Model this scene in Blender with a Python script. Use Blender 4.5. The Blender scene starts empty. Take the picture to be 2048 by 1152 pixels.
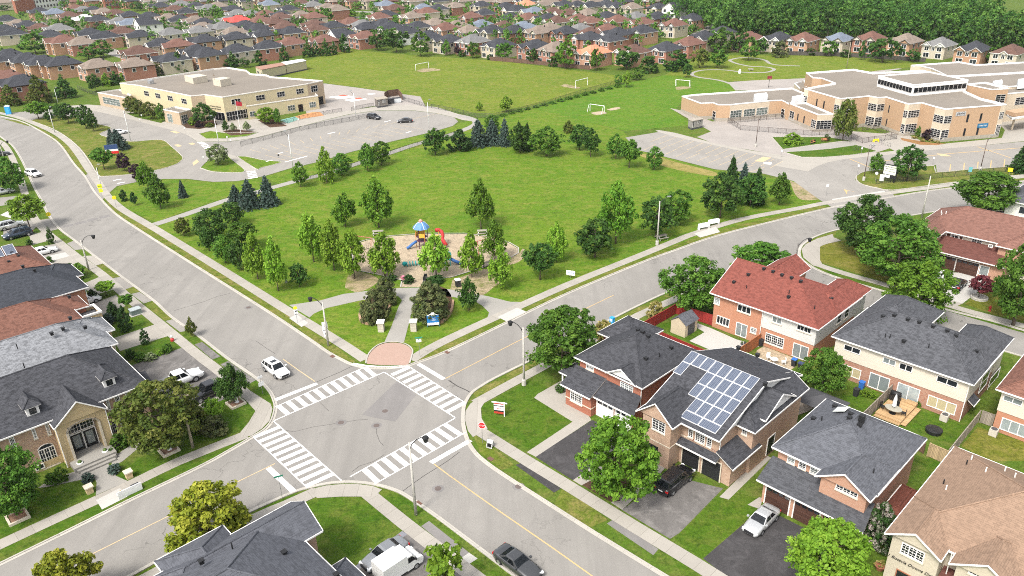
import bpy, math, random, colorsys
import numpy as np
from mathutils import Vector, Matrix
from mathutils.geometry import tessellate_polygon
random.seed(7); rng = np.random.default_rng(7)
scene = bpy.context.scene
C = scene.collection
R_ = math.radians
# ---------------------------------------------------------------- camera (a drone 53 m up)
HC = 53.0; FPX = 1535.0; PITCH = R_(25.33); ROLL = R_(1.24)
_c, _s = math.cos(PITCH), math.sin(PITCH)
_cr, _sr = math.cos(ROLL), math.sin(ROLL)
RC = np.array([[1,0,0],[0,-_s, _c],[0,-_c, -_s]]) @ np.array([[_cr, -_sr, 0],[_sr, _cr, 0],[0,0,1]])
cam = bpy.data.cameras.new("camera"); camo = bpy.data.objects.new("camera", cam); C.objects.link(camo)
cam.sensor_width = 36.0; cam.lens = FPX / 2048 * 36.0; cam.clip_end = 6000; cam.clip_start = 0.5
camo.matrix_world = Matrix([[RC[0,0],-RC[0,1],-RC[0,2],0],[RC[1,0],-RC[1,1],-RC[1,2],0],
                            [RC[2,0],-RC[2,1],-RC[2,2], HC],[0,0,0,1]])
scene.camera = camo
# ---------------------------------------------------------------- light: bright overcast day
SUN_EL, SUN_AZ = 52.0,215.0
w = bpy.data.worlds.new("World"); scene.world = w; w.use_nodes = True
nt = w.node_tree; nt.nodes.clear()
sky = nt.nodes.new("ShaderNodeTexSky"); sky.sky_type = 'NISHITA'; sky.sun_disc = False
sky.sun_elevation = R_(SUN_EL); sky.sun_rotation = R_(SUN_AZ); sky.dust_density = 4.0; sky.air_density = 1.0
hs = nt.nodes.new("ShaderNodeHueSaturation"); hs.inputs['Saturation'].default_value = 0.28
bg = nt.nodes.new("ShaderNodeBackground"); bg.inputs[1].default_value = 0.15
wo = nt.nodes.new("ShaderNodeOutputWorld")
nt.links.new(sky.outputs[0], hs.inputs['Color']); nt.links.new(hs.outputs[0], bg.inputs[0]); nt.links.new(bg.outputs[0], wo.inputs[0])
sl = bpy.data.lights.new("sun", 'SUN'); sl.energy = 1.5; sl.angle = R_(11); sl.color = (1.0,0.955,0.88)
so = bpy.data.objects.new("sun", sl); C.objects.link(so)
_d = Vector((math.sin(R_(SUN_AZ)) * math.cos(R_(SUN_EL)), math.cos(R_(SUN_AZ)) * math.cos(R_(SUN_EL)), math.sin(R_(SUN_EL))))
so.rotation_euler = _d.to_track_quat('Z', 'Y').to_euler()
scene.view_settings.view_transform = 'Standard'; scene.view_settings.look = 'None'
scene.view_settings.exposure = 1.12; scene.view_settings.gamma = 1.0
scene.render.engine = 'CYCLES'
cy = scene.cycles
cy.max_bounces = 5; cy.diffuse_bounces = 3; cy.glossy_bounces = 2; cy.transmission_bounces = 3; cy.transparent_max_bounces = 6
cy.use_denoising = False; cy.filter_width = 1.0; cy.caustics_reflective = False; cy.caustics_refractive = False
# ---------------------------------------------------------------- survey: a point read off the photograph -> a point in the place
def G(x, y, z=0.0):
    d = RC @ np.array([(x - 1024) / FPX, (y - 576) / FPX, 1.0])
    k = (HC - z) / -d[2]
    return Vector((d[0] * k, d[1] * k, z))
def proj(P):
    d = RC.T @ np.array([P[0], P[1], P[2] - HC])
    return 1024 + FPX * d[0] / d[2],576 + FPX * d[1] / d[2], d[2]
def hgt(b, ty):
    B = G(*b); lo, hi = 0.0,45.0
    for _ in range(40):
        m = (lo + hi) / 2
        if proj((B.x, B.y, m))[1] > ty: lo = m
        else: hi = m
    return lo
def Zm(ox, oy, s):
    return lambda *p: [(ox + x / s, oy + y / s) for x, y in p]
GA = R_(43.8)
UX, UY = Vector((math.sin(GA),-math.cos(GA),0)), Vector((math.cos(GA), math.sin(GA),0))
GROT = GA - math.pi / 2
def ST(s, t, z=0.0): return UX * s + UY * t + Vector((0,0, z))
def st(x, y, z=0.0):
    P = G(x, y, z); return P.dot(UX), P.dot(UY)
def on_t(x, y, t):
    d = RC @ np.array([(x - 1024) / FPX, (y - 576) / FPX, 1.0]); k = t / (d[0] * UY.x + d[1] * UY.y)
    return (d[0] * UX.x + d[1] * UX.y) * k, HC + d[2] * k
def on_s(x, y, s):
    d = RC @ np.array([(x - 1024) / FPX, (y - 576) / FPX, 1.0]); k = s / (d[0] * UX.x + d[1] * UX.y)
    return (d[0] * UY.x + d[1] * UY.y) * k, HC + d[2] * k
# ---------------------------------------------------------------- materials
MATS = {}
class NT:
    def __init__(s, name):
        s.m = bpy.data.materials.new(name); s.m.use_nodes = True; s.t = s.m.node_tree; s.t.nodes.clear()
        s.out = s.n("OutputMaterial"); s.b = s.n("BsdfPrincipled"); s.l(s.b.outputs[0], s.out.inputs[0])
    def n(s, k, **kw):
        x = s.t.nodes.new("ShaderNode" + k)
        for a, v in kw.items():
            if a in x.inputs: x.inputs[a].default_value = v
            else: setattr(x, a, v)
        return x
    def l(s, a, b): s.t.links.new(a, b)
    def noise(s, vec, scale, detail=3.0, rough=0.55, dist=0.0):
        x = s.n("TexNoise"); x.inputs['Scale'].default_value = scale; x.inputs['Detail'].default_value = detail
        x.inputs['Roughness'].default_value = rough; x.inputs['Distortion'].default_value = dist
        if vec is not None: s.l(vec, x.inputs['Vector'])
        return x.outputs['Fac']
    def ramp(s, fac, stops, interp='LINEAR'):
        r = s.n("ValToRGB"); r.color_ramp.interpolation = interp; e = r.color_ramp.elements
        while len(e) < len(stops): e.new(0.5)
        for i, (p, c) in enumerate(stops):
            e[i].position = p; e[i].color = (c, c, c, 1) if not hasattr(c, '__len__') else (*c[:3],1)
        s.l(fac, r.inputs[0]); return r.outputs[0]
    def mix(s, fac, a, b, mode='MIX'):
        x = s.n("Mix"); x.data_type = 'RGBA'; x.blend_type = mode; x.clamp_factor = True
        for sock, v in ((x.inputs[0], fac),(x.inputs[6], a),(x.inputs[7], b)):
            if hasattr(v, 'is_linked'): s.l(v, sock)
            elif hasattr(v, '__len__'): sock.default_value = (*v[:3],1)
            else: sock.default_value = v
        return x.outputs[2]
    def coords(s, kind='pos', scale=None, rotz=0.0):
        if kind == 'uv': v = s.n("TexCoord").outputs['UV']
        elif kind == 'obj': v = s.n("TexCoord").outputs['Object']
        else: v = s.n("NewGeometry").outputs['Position']
        if scale or rotz:
            mp = s.n("Mapping"); s.l(v, mp.inputs[0])
            if scale: mp.inputs['Scale'].default_value = scale
            mp.inputs['Rotation'].default_value = (0,0, rotz); v = mp.outputs[0]
        return v
    def bump(s, h, strength=0.3, dist=0.05):
        b = s.n("Bump"); b.inputs['Strength'].default_value = strength; b.inputs['Distance'].default_value = dist
        s.l(h, b.inputs['Height']); s.l(b.outputs[0], s.b.inputs['Normal'])
    def done(s, col, rough=0.8, spec=0.3, metal=0.0):
        if hasattr(col, 'is_linked'): s.l(col, s.b.inputs['Base Color'])
        else: s.b.inputs['Base Color'].default_value = (*col[:3],1)
        s.b.inputs['Roughness'].default_value = rough; s.b.inputs['Specular IOR Level'].default_value = spec
        s.b.inputs['Metallic'].default_value = metal
        return s.m
def cached(f):
    def g(*a):
        k = (f.__name__,) + a
        if k not in MATS: MATS[k] = f(*a)
        return MATS[k]
    return g
def sc(c, k): return tuple(x * k for x in c)
@cached
def plain(name, col, rough=0.6, spec=0.3, metal=0.0):
    t = NT(name); v = t.coords('obj'); n = t.noise(v, 3.0,4)
    c = t.mix(n, sc(col, 0.86), sc(col, 1.12)); return t.done(c, rough, spec, metal)
@cached
def asphalt(name, col, streak, cracks):
    t = NT(name); v = t.coords('pos', None, -GROT); 
    big = t.noise(v, 0.09,4,0.6); mid = t.noise(v, 0.5,5,0.65); fine = t.noise(v, 9.0,3,0.7)
    c = t.mix(t.ramp(big, [(0.3,0),(0.7,1)]), sc(col, 0.86), sc(col, 1.12))
    c = t.mix(t.ramp(mid, [(0.35,0),(0.75,1)]), c, sc(col, 0.93))
    c = t.mix(t.ramp(fine, [(0.2,0),(0.8,1)]), t.mix(1.0, c, (0.86,0.86,0.86), 'MULTIPLY'), t.mix(1.0, c, (1.13,1.13,1.12), 'MULTIPLY'))
    if streak:
        sv = t.coords('pos', (0.55,0.035,1),-GROT); sn = t.noise(sv, 1.0,4,0.6,0.3)
        c = t.mix(t.ramp(sn, [(0.42,0),(0.72, streak)]), c, sc(col, 0.72))
        st2 = t.noise(t.coords('pos'),1.7,5,0.75,1.0)
        c = t.mix(t.ramp(st2,[(0.66,0),(0.8,0.5)]), c, sc(col, 0.62))
    if streak >= .7:
        s1 = t.noise(t.coords('pos'),0.4,6,0.75,1.2); c = t.mix(t.ramp(s1,[(0.48,0),(0.68,0.55)]), c, sc(col, 1.9)); s2 = t.noise(t.coords('pos'),1.1,6,0.8,1.5); c = t.mix(t.ramp(s2,[(0.5,0),(0.66,0.6)]), c, sc(col, 0.55))
    if cracks:
        vo = t.n("TexVoronoi"); vo.feature = 'DISTANCE_TO_EDGE'; vo.inputs['Scale'].default_value = 0.085
        dv = t.n("VectorMath"); dv.operation = 'ADD'; wn = t.n("TexNoise"); wn.inputs['Scale'].default_value = 0.5; wn.inputs['Detail'].default_value = 5
        v0 = t.coords('pos'); t.l(v0, wn.inputs['Vector']); scv = t.n("VectorMath"); scv.operation = 'SCALE'; scv.inputs['Scale'].default_value = 5.0
        t.l(wn.outputs['Color'], scv.inputs[0]); t.l(v0, dv.inputs[0]); t.l(scv.outputs[0], dv.inputs[1]); t.l(dv.outputs[0], vo.inputs['Vector'])
        msk = t.noise(v0,0.045,2); cr = t.ramp(vo.outputs['Distance'],[(0.0,1),(0.006,0)])
        mm = t.n("Math"); mm.operation = 'MULTIPLY'; t.l(cr, mm.inputs[0]); t.l(t.ramp(msk, [(0.46,0),(0.58, cracks)]), mm.inputs[1])
        c = t.mix(mm.outputs[0], c, sc(col, 0.3))
    t.bump(fine, 0.25,0.02); return t.done(c, 0.88,0.25)
@cached
def grass(name, c1, c2, dry, dryamt, worn):
    t = NT(name); v = t.coords('pos')
    a = t.noise(v, 0.06,5,0.62,0.5); b = t.noise(v, 0.45,6,0.7,0.7); f = t.noise(v, 3.2,5,0.8)
    c = t.mix(t.ramp(a, [(0.34,0),(0.66,1)]), c1, c2)
    c = t.mix(t.ramp(b, [(0.48,0),(0.66, dryamt)]), c, dry)
    c2n = t.noise(t.coords('pos', (1,3.4,1),0.5),0.16,5,0.65,0.3)
    c = t.mix(t.ramp(c2n, [(0.5,0),(0.72, dryamt)]), c, dry)
    dk = t.noise(v, 0.9,6,0.75,0.6)
    c = t.mix(t.ramp(dk, [(0.5,0),(0.64,0.7)]), c, sc(c1,0.55))
    if worn:
        wnz = t.noise(v, 0.33,6,0.72,0.8); c = t.mix(t.ramp(wnz, [(0.62,0),(0.74, worn)]), c, (0.22,0.175,0.105))
    c = t.mix(t.ramp(f, [(0.32,0),(0.68,1)]), t.mix(1.0, c, (0.6,0.64,0.6), 'MULTIPLY'), t.mix(1.0, c, (1.38,1.32,1.25), 'MULTIPLY'))
    t.bump(f, 0.6,0.06); return t.done(c, 0.95,0.1)
@cached
def concrete(name, col, joint=0.0):
    t = NT(name); v = t.coords('pos', None, -GROT)
    a = t.noise(v, 0.35,5,0.65); f = t.noise(v, 7,3,0.7)
    c = t.mix(a, sc(col, 0.82), sc(col, 1.14)); c = t.mix(t.ramp(f, [(0.3,0),(0.75,0.35)]), c, sc(col, 0.72))
    if joint:
        br = t.n("TexBrick"); t.l(t.coords('uv'), br.inputs['Vector']); br.offset = 0.0
        br.inputs['Scale'].default_value = 1.0; br.inputs['Mortar Size'].default_value = 0.012; br.inputs['Brick Width'].default_value = joint; br.inputs['Row Height'].default_value = 50.0
        br.inputs['Color1'].default_value = (0.93,0.93,0.93,1); br.inputs['Color2'].default_value = (1.05,1.05,1.05,1); br.inputs['Mortar'].default_value = (0.45,0.43,0.4,1)
        c = t.mix(1.0, c, br.outputs['Color'], 'MULTIPLY')
    return t.done(c, 0.9,0.2)
@cached
def brick(name, c1, c2, mortar, bw=0.23, rh=0.075):
    t = NT(name); v = t.coords('uv'); br = t.n("TexBrick"); t.l(v, br.inputs['Vector'])
    br.inputs['Scale'].default_value = 1.0; br.inputs['Brick Width'].default_value = bw; br.inputs['Row Height'].default_value = rh
    br.inputs['Mortar Size'].default_value = min(0.012, rh * 0.14); br.inputs['Bias'].default_value = -0.1
    for k, x in (('Color1', c1),('Color2', c2),('Mortar', mortar)): br.inputs[k].default_value = (*x, 1)
    n = t.noise(v, 1.1,4,0.6); n2 = t.noise(v, 6.0,3,0.7)
    c = t.mix(t.ramp(n2,[(0.35,0),(0.75,0.55)]), br.outputs['Color'], sc(c2,0.75))
    c = t.mix(t.ramp(n, [(0.3,0),(0.75,0.35)]), c, sc(c1,0.8))
    t.bump(br.outputs['Fac'],-0.35,0.01); return t.done(c, 0.88,0.2)
@cached
def shingle(name, col, var=0.35, bw=0.42, rh=0.19):
    t = NT(name); v = t.coords('uv'); br = t.n("TexBrick"); t.l(v, br.inputs['Vector']); br.offset = 0.37; hi = sc(col, 1 + var * 1.25); lo = sc(col, 1 - var * .9)
    br.inputs['Scale'].default_value = 1.0; br.inputs['Brick Width'].default_value = bw; br.inputs['Row Height'].default_value = rh
    br.inputs['Mortar Size'].default_value = 0.02; br.inputs['Bias'].default_value = 0.0
    br.inputs['Color1'].default_value = (*lo, 1); br.inputs['Color2'].default_value = (*hi, 1); br.inputs['Mortar'].default_value = (*sc(col, 0.45),1)
    n = t.noise(t.coords('uv', (1,1.8,1)),1.5,4,0.75); n2 = t.noise(v, 0.25,4,0.6); n3 = t.noise(t.coords('uv', (3.0,.35,1)),1.0,3,.6)
    c = t.mix(t.ramp(n, [(0.42,0.0),(0.6,0.75)]), br.outputs['Color'], hi); c = t.mix(t.ramp(n, [(0.38,0.6),(0.5,0.0)]), c, lo)
    c = t.mix(t.ramp(n2,[(0.35,0),(0.7,0.4)]), c, sc(col, 0.8)); c = t.mix(t.ramp(n3,[(0.55,0),(0.75,0.3)]), c, sc(col, 1.5))
    oi = t.n("ObjectInfo"); c = t.mix(t.ramp(oi.outputs['Random'],[(0,0),(1,0.3)]), c, sc(col, 0.75))
    t.bump(br.outputs['Fac'],-0.5,0.02); return t.done(c, 0.92,0.15)
@cached
def siding(name, col, pitch=0.2):
    t = NT(name); v = t.coords('uv'); wv = t.n("TexWave"); wv.wave_type = 'BANDS'; wv.bands_direction = 'Y'; wv.wave_profile = 'SAW'
    wv.inputs['Scale'].default_value = 0.314 / pitch; wv.inputs['Distortion'].default_value = 0; t.l(v, wv.inputs['Vector'])
    n = t.noise(v, 0.7,4); c = t.mix(n, sc(col, 0.9), sc(col, 1.06)); c = t.mix(t.ramp(wv.outputs['Fac'],[(0.0,0.3),(0.25,0)]), c, sc(col, 0.6))
    t.bump(wv.outputs['Fac'],0.3,0.015); return t.done(c, 0.6,0.3)
@cached
def planks(name, col, wdt=0.14, along='X'):
    t = NT(name); v = t.coords('uv', (1,1,1),0 if along == 'X' else math.pi / 2); br = t.n("TexBrick"); t.l(v, br.inputs['Vector'])
    br.inputs['Scale'].default_value = 1.0; br.inputs['Brick Width'].default_value = 3.0; br.inputs['Row Height'].default_value = wdt; br.inputs['Mortar Size'].default_value = 0.012
    br.inputs['Color1'].default_value = (*sc(col, 0.78),1); br.inputs['Color2'].default_value = (*sc(col, 1.2),1); br.inputs['Mortar'].default_value = (*sc(col, 0.3),1)
    n = t.noise(v, 4,4,0.7); c = t.mix(t.ramp(n, [(0.35,0),(0.8,0.5)]), br.outputs['Color'], sc(col, 0.65)); return t.done(c, 0.8,0.2)
@cached
def glass_pane(name, col, rough=0.08):
    t = NT(name); v = t.coords('pos'); n = t.noise(v, 0.9,3); oi = t.n("ObjectInfo")
    c = t.mix(t.ramp(oi.outputs['Random'],[(0.0,0),(0.6,0.25),(1.0,1)]), sc(col, 0.7), sc(col, 2.2)); c = t.mix(n, c, sc(col, 0.6))
    return t.done(c, rough, 0.6)
@cached
def paint(name, col, metal=0.0, coat=0.7):
    t = NT(name); n = t.noise(t.coords('obj'),2.5,3); t.b.inputs['Coat Weight'].default_value = coat; t.b.inputs['Coat Roughness'].default_value = 0.06
    return t.done(t.mix(n, sc(col, 0.93), sc(col, 1.05)),0.32,0.5, metal)
@cached
def leaf(name, ca, cb, cc):
    t = NT(name); at = t.n("Attribute", attribute_name="tint"); oi = t.n("ObjectInfo")
    c = t.ramp(at.outputs['Fac'],[(0.0, ca),(0.5, cb),(1.0, cc)])
    hsv = t.n("HueSaturation"); t.l(c, hsv.inputs['Color'])
    mr = t.n("MapRange"); t.l(oi.outputs['Random'], mr.inputs[0]); mr.inputs[3].default_value = 0.92; mr.inputs[4].default_value = 1.28; t.l(mr.outputs[0], hsv.inputs['Value'])
    mh = t.n("MapRange"); t.l(oi.outputs['Random'], mh.inputs[0]); mh.inputs[3].default_value = 0.492; mh.inputs[4].default_value = 0.508; t.l(mh.outputs[0], hsv.inputs['Hue'])
    t.done(hsv.outputs[0],0.6,0.2)
    tr = t.n("BsdfTranslucent"); t.l(hsv.outputs[0], tr.inputs[0]); mx = t.n("MixShader"); mx.inputs[0].default_value = 0.36
    t.l(t.b.outputs[0], mx.inputs[1]); t.l(tr.outputs[0], mx.inputs[2]); t.l(mx.outputs[0], t.out.inputs[0]); return t.m
@cached
def mesh_wire(name, col, dens):
    t = NT(name); t.done(col, 0.5,0.3); tb = t.n("BsdfTransparent"); mx = t.n("MixShader")
    v = t.coords('uv', None, math.pi / 4); ck = t.n("TexBrick"); t.l(v, ck.inputs['Vector']); ck.offset = 0
    ck.inputs['Scale'].default_value = 1.0; ck.inputs['Brick Width'].default_value = 0.07; ck.inputs['Row Height'].default_value = 0.07; ck.inputs['Mortar Size'].default_value = 0.07 * dens
    ck.inputs['Mortar Smooth'].default_value = 0
    t.l(ck.outputs['Fac'], mx.inputs[0]); t.l(tb.outputs[0], mx.inputs[1]); t.l(t.b.outputs[0], mx.inputs[2]); t.l(mx.outputs[0], t.out.inputs[0]); return t.m
# ---------------------------------------------------------------- mesh builder
class MB:
    def __init__(s): s.v = []; s.f = []; s.m = []
    def add(s, vs, fs, mi=0):
        o = len(s.v); s.v += [tuple(p) for p in vs]; s.f += [tuple(i + o for i in f) for f in fs]; s.m += [mi] * len(fs); return s
    def box(s, x0, x1, y0, y1, z0, z1, mi=0):
        return s.add([(x0, y0, z0),(x1, y0, z0),(x1, y1, z0),(x0, y1, z0),(x0, y0, z1),(x1, y0, z1),(x1, y1, z1),(x0, y1, z1)],
                     [(0,3,2,1),(4,5,6,7),(0,1,5,4),(1,2,6,5),(2,3,7,6),(3,0,4,7)], mi)
    def obox(s, c, hx, hy, hz, ang=0.0, mi=0):
        ca, sa = math.cos(ang), math.sin(ang); vs = []
        for z in (0,2 * hz):
            for a, b in ((-hx, -hy),(hx, -hy),(hx, hy),(-hx, hy)): vs.append((c[0] + a * ca - b * sa, c[1] + a * sa + b * ca, c[2] + z))
        return s.add(vs, [(0,3,2,1),(4,5,6,7),(0,1,5,4),(1,2,6,5),(2,3,7,6),(3,0,4,7)], mi)
    def poly(s, pts, z=None, mi=0):
        P = [Vector((p[0], p[1], p[2] if z is None else z)) for p in pts]
        a = sum(P[i].x * P[(i + 1) % len(P)].y - P[(i + 1) % len(P)].x * P[i].y for i in range(len(P)))
        tr = tessellate_polygon([P]); out = []
        for t in tr:
            n = (P[t[1]] - P[t[0]]).cross(P[t[2]] - P[t[0]])
            out.append(tuple(t) if n.z > 0 else (t[0], t[2], t[1]))
        return s.add(P, out, mi)
    def prism(s, pts, z0, z1, mi=0, top=True, bottom=False, mt=None):
        a = sum(pts[i][0] * pts[(i + 1) % len(pts)][1] - pts[(i + 1) % len(pts)][0] * pts[i][1] for i in range(len(pts)))
        if a < 0: pts = pts[::-1]
        n = len(pts); vs = [(p[0], p[1], z0) for p in pts] + [(p[0], p[1], z1) for p in pts]
        s.add(vs, [(i, (i + 1) % n, n + (i + 1) % n, n + i) for i in range(n)], mi)
        if top: s.poly(pts, z1, mi if mt is None else mt)
        if bottom: s.poly(pts, z0, mi)
        return s
    def tube(s, path, r, n=6, mi=0, cap=True):
        P = [Vector(p) for p in path]; rr = r if hasattr(r, '__len__') else [r] * len(P); rings = []
        for i, p in enumerate(P):
            d = (P[min(i + 1, len(P) - 1)] - P[max(i - 1,0)]).normalized()
            a = d.cross(Vector((0,0,1))) if abs(d.z) < 0.95 else d.cross(Vector((1,0,0))); a.normalize(); b = d.cross(a)
            rings.append([p + a * (rr[i] * math.cos(2 * math.pi * k / n)) + b * (rr[i] * math.sin(2 * math.pi * k / n)) for k in range(n)])
        vs = [q for ring in rings for q in ring]; fs = []
        for i in range(len(P) - 1):
            for k in range(n): fs.append((i * n + k, i * n + (k + 1) % n, (i + 1) * n + (k + 1) % n, (i + 1) * n + k))
        if cap: fs += [tuple(range(n))[::-1], tuple((len(P) - 1) * n + k for k in range(n))]
        return s.add(vs, fs, mi)
    def lathe(s, prof, n=16, c=(0,0,0), mi=0):
        vs = []; fs = []
        for r, z in prof: vs += [(c[0] + r * math.cos(2 * math.pi * k / n), c[1] + r * math.sin(2 * math.pi * k / n), c[2] + z) for k in range(n)]
        for i in range(len(prof) - 1):
            for k in range(n): fs.append((i * n + k, i * n + (k + 1) % n, (i + 1) * n + (k + 1) % n, (i + 1) * n + k))
        fs.append(tuple(range(n))[::-1]); fs.append(tuple((len(prof) - 1) * n + k for k in range(n)))
        return s.add(vs, fs, mi)
    def ball(s, c, r, n=10, sq=(1,1,1), mi=0):
        prof = [(r * math.sin(math.pi * i / n) + 1e-4,-r * math.cos(math.pi * i / n)) for i in range(n + 1)]; o = len(s.v)
        s.lathe(prof, n, (0,0,0), mi)
        for i in range(o, len(s.v)): p = s.v[i]; s.v[i] = (c[0] + p[0] * sq[0], c[1] + p[1] * sq[1], c[2] + p[2] * sq[2])
        return s
    def move(s, M):
        s.v = [tuple(M @ Vector(p)) for p in s.v]; return s
    def mesh(s, name, mats, smooth=False, uv=True):
        me = bpy.data.meshes.new(name); me.from_pydata(s.v, [], s.f)
        for m in (mats if isinstance(mats, (list, tuple)) else [mats]): me.materials.append(m)
        if max(s.m, default=0) > 0: me.polygons.foreach_set('material_index', s.m)
        if smooth: me.polygons.foreach_set('use_smooth', [True] * len(me.polygons))
        me.update()
        if uv:
            L = me.uv_layers.new(name="UVMap").data; Z = Vector((0,0,1)); V = me.vertices
            for p in me.polygons:
                n = p.normal
                if abs(n.z) > 0.985: a, b = Vector((1,0,0)), Vector((0,1,0))
                else: a = Z.cross(n).normalized(); b = n.cross(a)
                for li in p.loop_indices:
                    q = V[me.loops[li].vertex_index].co; L[li].uv = (q.dot(a), q.dot(b))
        return me
    def obj(s, name, mats, parent=None, smooth=False, uv=True, loc=None):
        return link(name, s.mesh(name, mats, smooth, uv), parent, loc)
def link(name, data, parent=None, loc=None):
    o = bpy.data.objects.new(name, data); C.objects.link(o)
    if parent is not None: o.parent = parent
    if loc is not None: o.location = loc
    return o
def P1(name, mat, parent, fn, *a, **k): m = MB(); getattr(m, fn)(*a, **k); return m.obj(name, mat, parent)
def P1s(name, mat, parent, fn, *a, **k): m = MB(); getattr(m, fn)(*a, **k); return m.obj(name, mat, parent, True)
def tag(o, label=None, cat=None, group=None, kind=None):
    if label: o['label'] = label
    if cat: o['category'] = cat
    if group: o['group'] = group
    if kind: o['kind'] = kind
    return o
def thing(name, label, cat, loc=(0,0,0), rz=0.0, group=None):
    o = link(name, None, None, loc); o.rotation_euler = (0,0, rz); o.empty_display_size = 0.3
    return tag(o, label, cat, group)
def dup(o, parent=None, skip=()):
    c = o.copy(); C.objects.link(c); c.parent = parent
    for ch in o.children:
        if ch.name.split('.')[0] not in skip: dup(ch, c, skip)
    return c
ORD = "first second third fourth fifth sixth seventh eighth ninth tenth eleventh twelfth thirteenth fourteenth fifteenth sixteenth seventeenth eighteenth nineteenth twentieth".split()
def ordn(i):
    n = i + 1
    if n <= 20: return ORD[n - 1]
    tens = {2: "twenty", 3: "thirty", 4: "forty", 5: "fifty", 6: "sixty", 7: "seventy", 8: "eighty", 9: "ninety"}[n // 10]
    return tens + "-" + ORD[n % 10 - 1] if n % 10 else tens[:-1] + "ieth"
def smooth_line(P, k=5):
    P = [Vector(p) for p in P]; out = []
    for i in range(len(P) - 1):
        a, b, c, d = P[max(i - 1,0)], P[i], P[i + 1], P[min(i + 2, len(P) - 1)]
        for j in range(k):
            t = j / k; out.append(0.5 * ((2 * b) + (c - a) * t + (2 * a - 5 * b + 4 * c - d) * t * t + (3 * b - a - 3 * c + d) * t ** 3))
    out.append(P[-1]); return out
def offset_line(P, d, closed=False):
    out = []; n = len(P)
    for i in range(n):
        a = P[(i - 1) % n] if closed else P[max(i - 1,0)]; b = P[(i + 1) % n] if closed else P[min(i + 1, n - 1)]
        t = (b - a); t.z = 0
        if t.length < 1e-6: out.append(P[i].copy()); continue
        t.normalize(); out.append(P[i] + Vector((-t.y, t.x, 0)) * d)
    return out
# ---------------------------------------------------------------- ground materials
LAWN = (0.070,0.150,0.010); LAWN2 = (0.104,0.172,0.014); DRY = (0.185,0.188,0.042)
M_grass = grass("grass", (0.060,0.115,0.012),(0.085,0.135,0.018),(0.15,0.14,0.045),0.5,0.0)
M_park = grass("park_grass", LAWN, LAWN2, DRY, 0.62,0.0)
M_verge = grass("verge_grass", (0.082,0.125,0.014),(0.115,0.142,0.022),(0.20,0.17,0.06),0.9,0.55)
M_field = grass("field_grass", (0.095,0.152,0.014),(0.132,0.176,0.018),(0.20,0.19,0.05),0.75,0.0)
M_meadow = grass("meadow_grass", (0.064,0.155,0.010),(0.092,0.172,0.014),(0.165,0.178,0.04),0.5,0.0)
M_yard = grass("yard_grass", (0.040,0.098,0.007),(0.064,0.118,0.010),(0.13,0.14,0.03),0.5,0.0)
M_yardy = grass("dry_yard_grass", (0.10,0.12,0.015),(0.13,0.135,0.02),(0.2,0.17,0.05),0.8,0.2)
M_road = asphalt("road_asphalt", (0.240,0.226,0.207),0.55,0.75)
M_lot = asphalt("lot_asphalt", (0.262,0.245,0.222),0.35,0.5)
M_pink = asphalt("playground_asphalt", (0.315,0.285,0.26),0.2,0.3)
M_dark = asphalt("dark_asphalt", (0.052,0.049,0.050),0.7,0.0)
M_middark = asphalt("worn_asphalt", (0.150,0.140,0.132),0.95,0.3)
M_patch = asphalt("patch_asphalt", (0.200,0.188,0.180),0.5,0.0)
M_conc = concrete("concrete", (0.34,0.315,0.275),0.0)
M_walk = concrete("walk_concrete", (0.345,0.32,0.28),1.5)
M_kerb = concrete("kerb_concrete", (0.41,0.385,0.34),3.0)
M_white_conc = concrete("white_concrete", (0.44,0.425,0.395),0.0)
M_path = concrete("path_concrete", (0.30,0.285,0.258),0.0)
M_sand = grass("sand", (0.37,0.30,0.225),(0.40,0.33,0.25),(0.34,0.275,0.20),0.4,0.0)
M_dirt = grass("bare_dirt", (0.30,0.235,0.155),(0.34,0.275,0.19),(0.12,0.14,0.035),0.9,0.0)
M_mulch = grass("mulch", (0.075,0.045,0.03),(0.1,0.06,0.04),(0.05,0.035,0.025),0.5,0.0)
M_dry = grass("straw_grass", (0.25,0.205,0.075),(0.28,0.23,0.09),(0.14,0.16,0.03),0.7,0.0)
M_redpave = brick("red_pavers", (0.36,0.235,0.185),(0.42,0.28,0.225),(0.30,0.24,0.2),0.2,0.1)
def markmat(name, col, worn):
    t = NT(name); n = t.noise(t.coords('pos'),2.2,6,0.8)
    a = t.ramp(n, [(0.5,0),(0.72, worn)]); return t.done(t.mix(a, col, (0.3,0.28,0.25)),0.7,0.3)
M_white = markmat("white_paint", (0.80,0.79,0.76),0.45)
M_yellow = markmat("yellow_paint", (0.50,0.345,0.16),1.0)
M_yfade = markmat("faded_yellow_paint", (0.50,0.38,0.22),1.0)
M_crack = plain("tar_crack", (0.05,0.046,0.043),0.9)
def sheet(name, px, z, mat, smooth=0, label=None):
    P = [G(x, y, z) for x, y in px]
    if smooth: P = smooth_line(P + [P[0]], smooth)[:-1]
    mb = MB(); mb.poly(P); o = mb.obj(name, mat); return tag(o, label, None, None, 'structure')
def ribbon_mesh(P, wl, wr, z, mat, name):
    A = offset_line(P, wl); B = offset_line(P, -wr); n = len(P); vs = []; uv = []; u = 0.0
    for i in range(n):
        if i: u += (P[i] - P[i - 1]).length
        vs += [(A[i].x, A[i].y, z),(B[i].x, B[i].y, z)]; uv += [(u, wl + wr),(u, 0)]
    fs = [(2 * i + 1,2 * i + 3,2 * i + 2,2 * i) for i in range(n - 1)]
    me = bpy.data.meshes.new(name); me.from_pydata(vs, [], fs); me.materials.append(mat); L = me.uv_layers.new(name="UVMap").data
    for lp in me.loops: L[lp.index].uv = uv[lp.vertex_index]
    me.update(); return me
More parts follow.
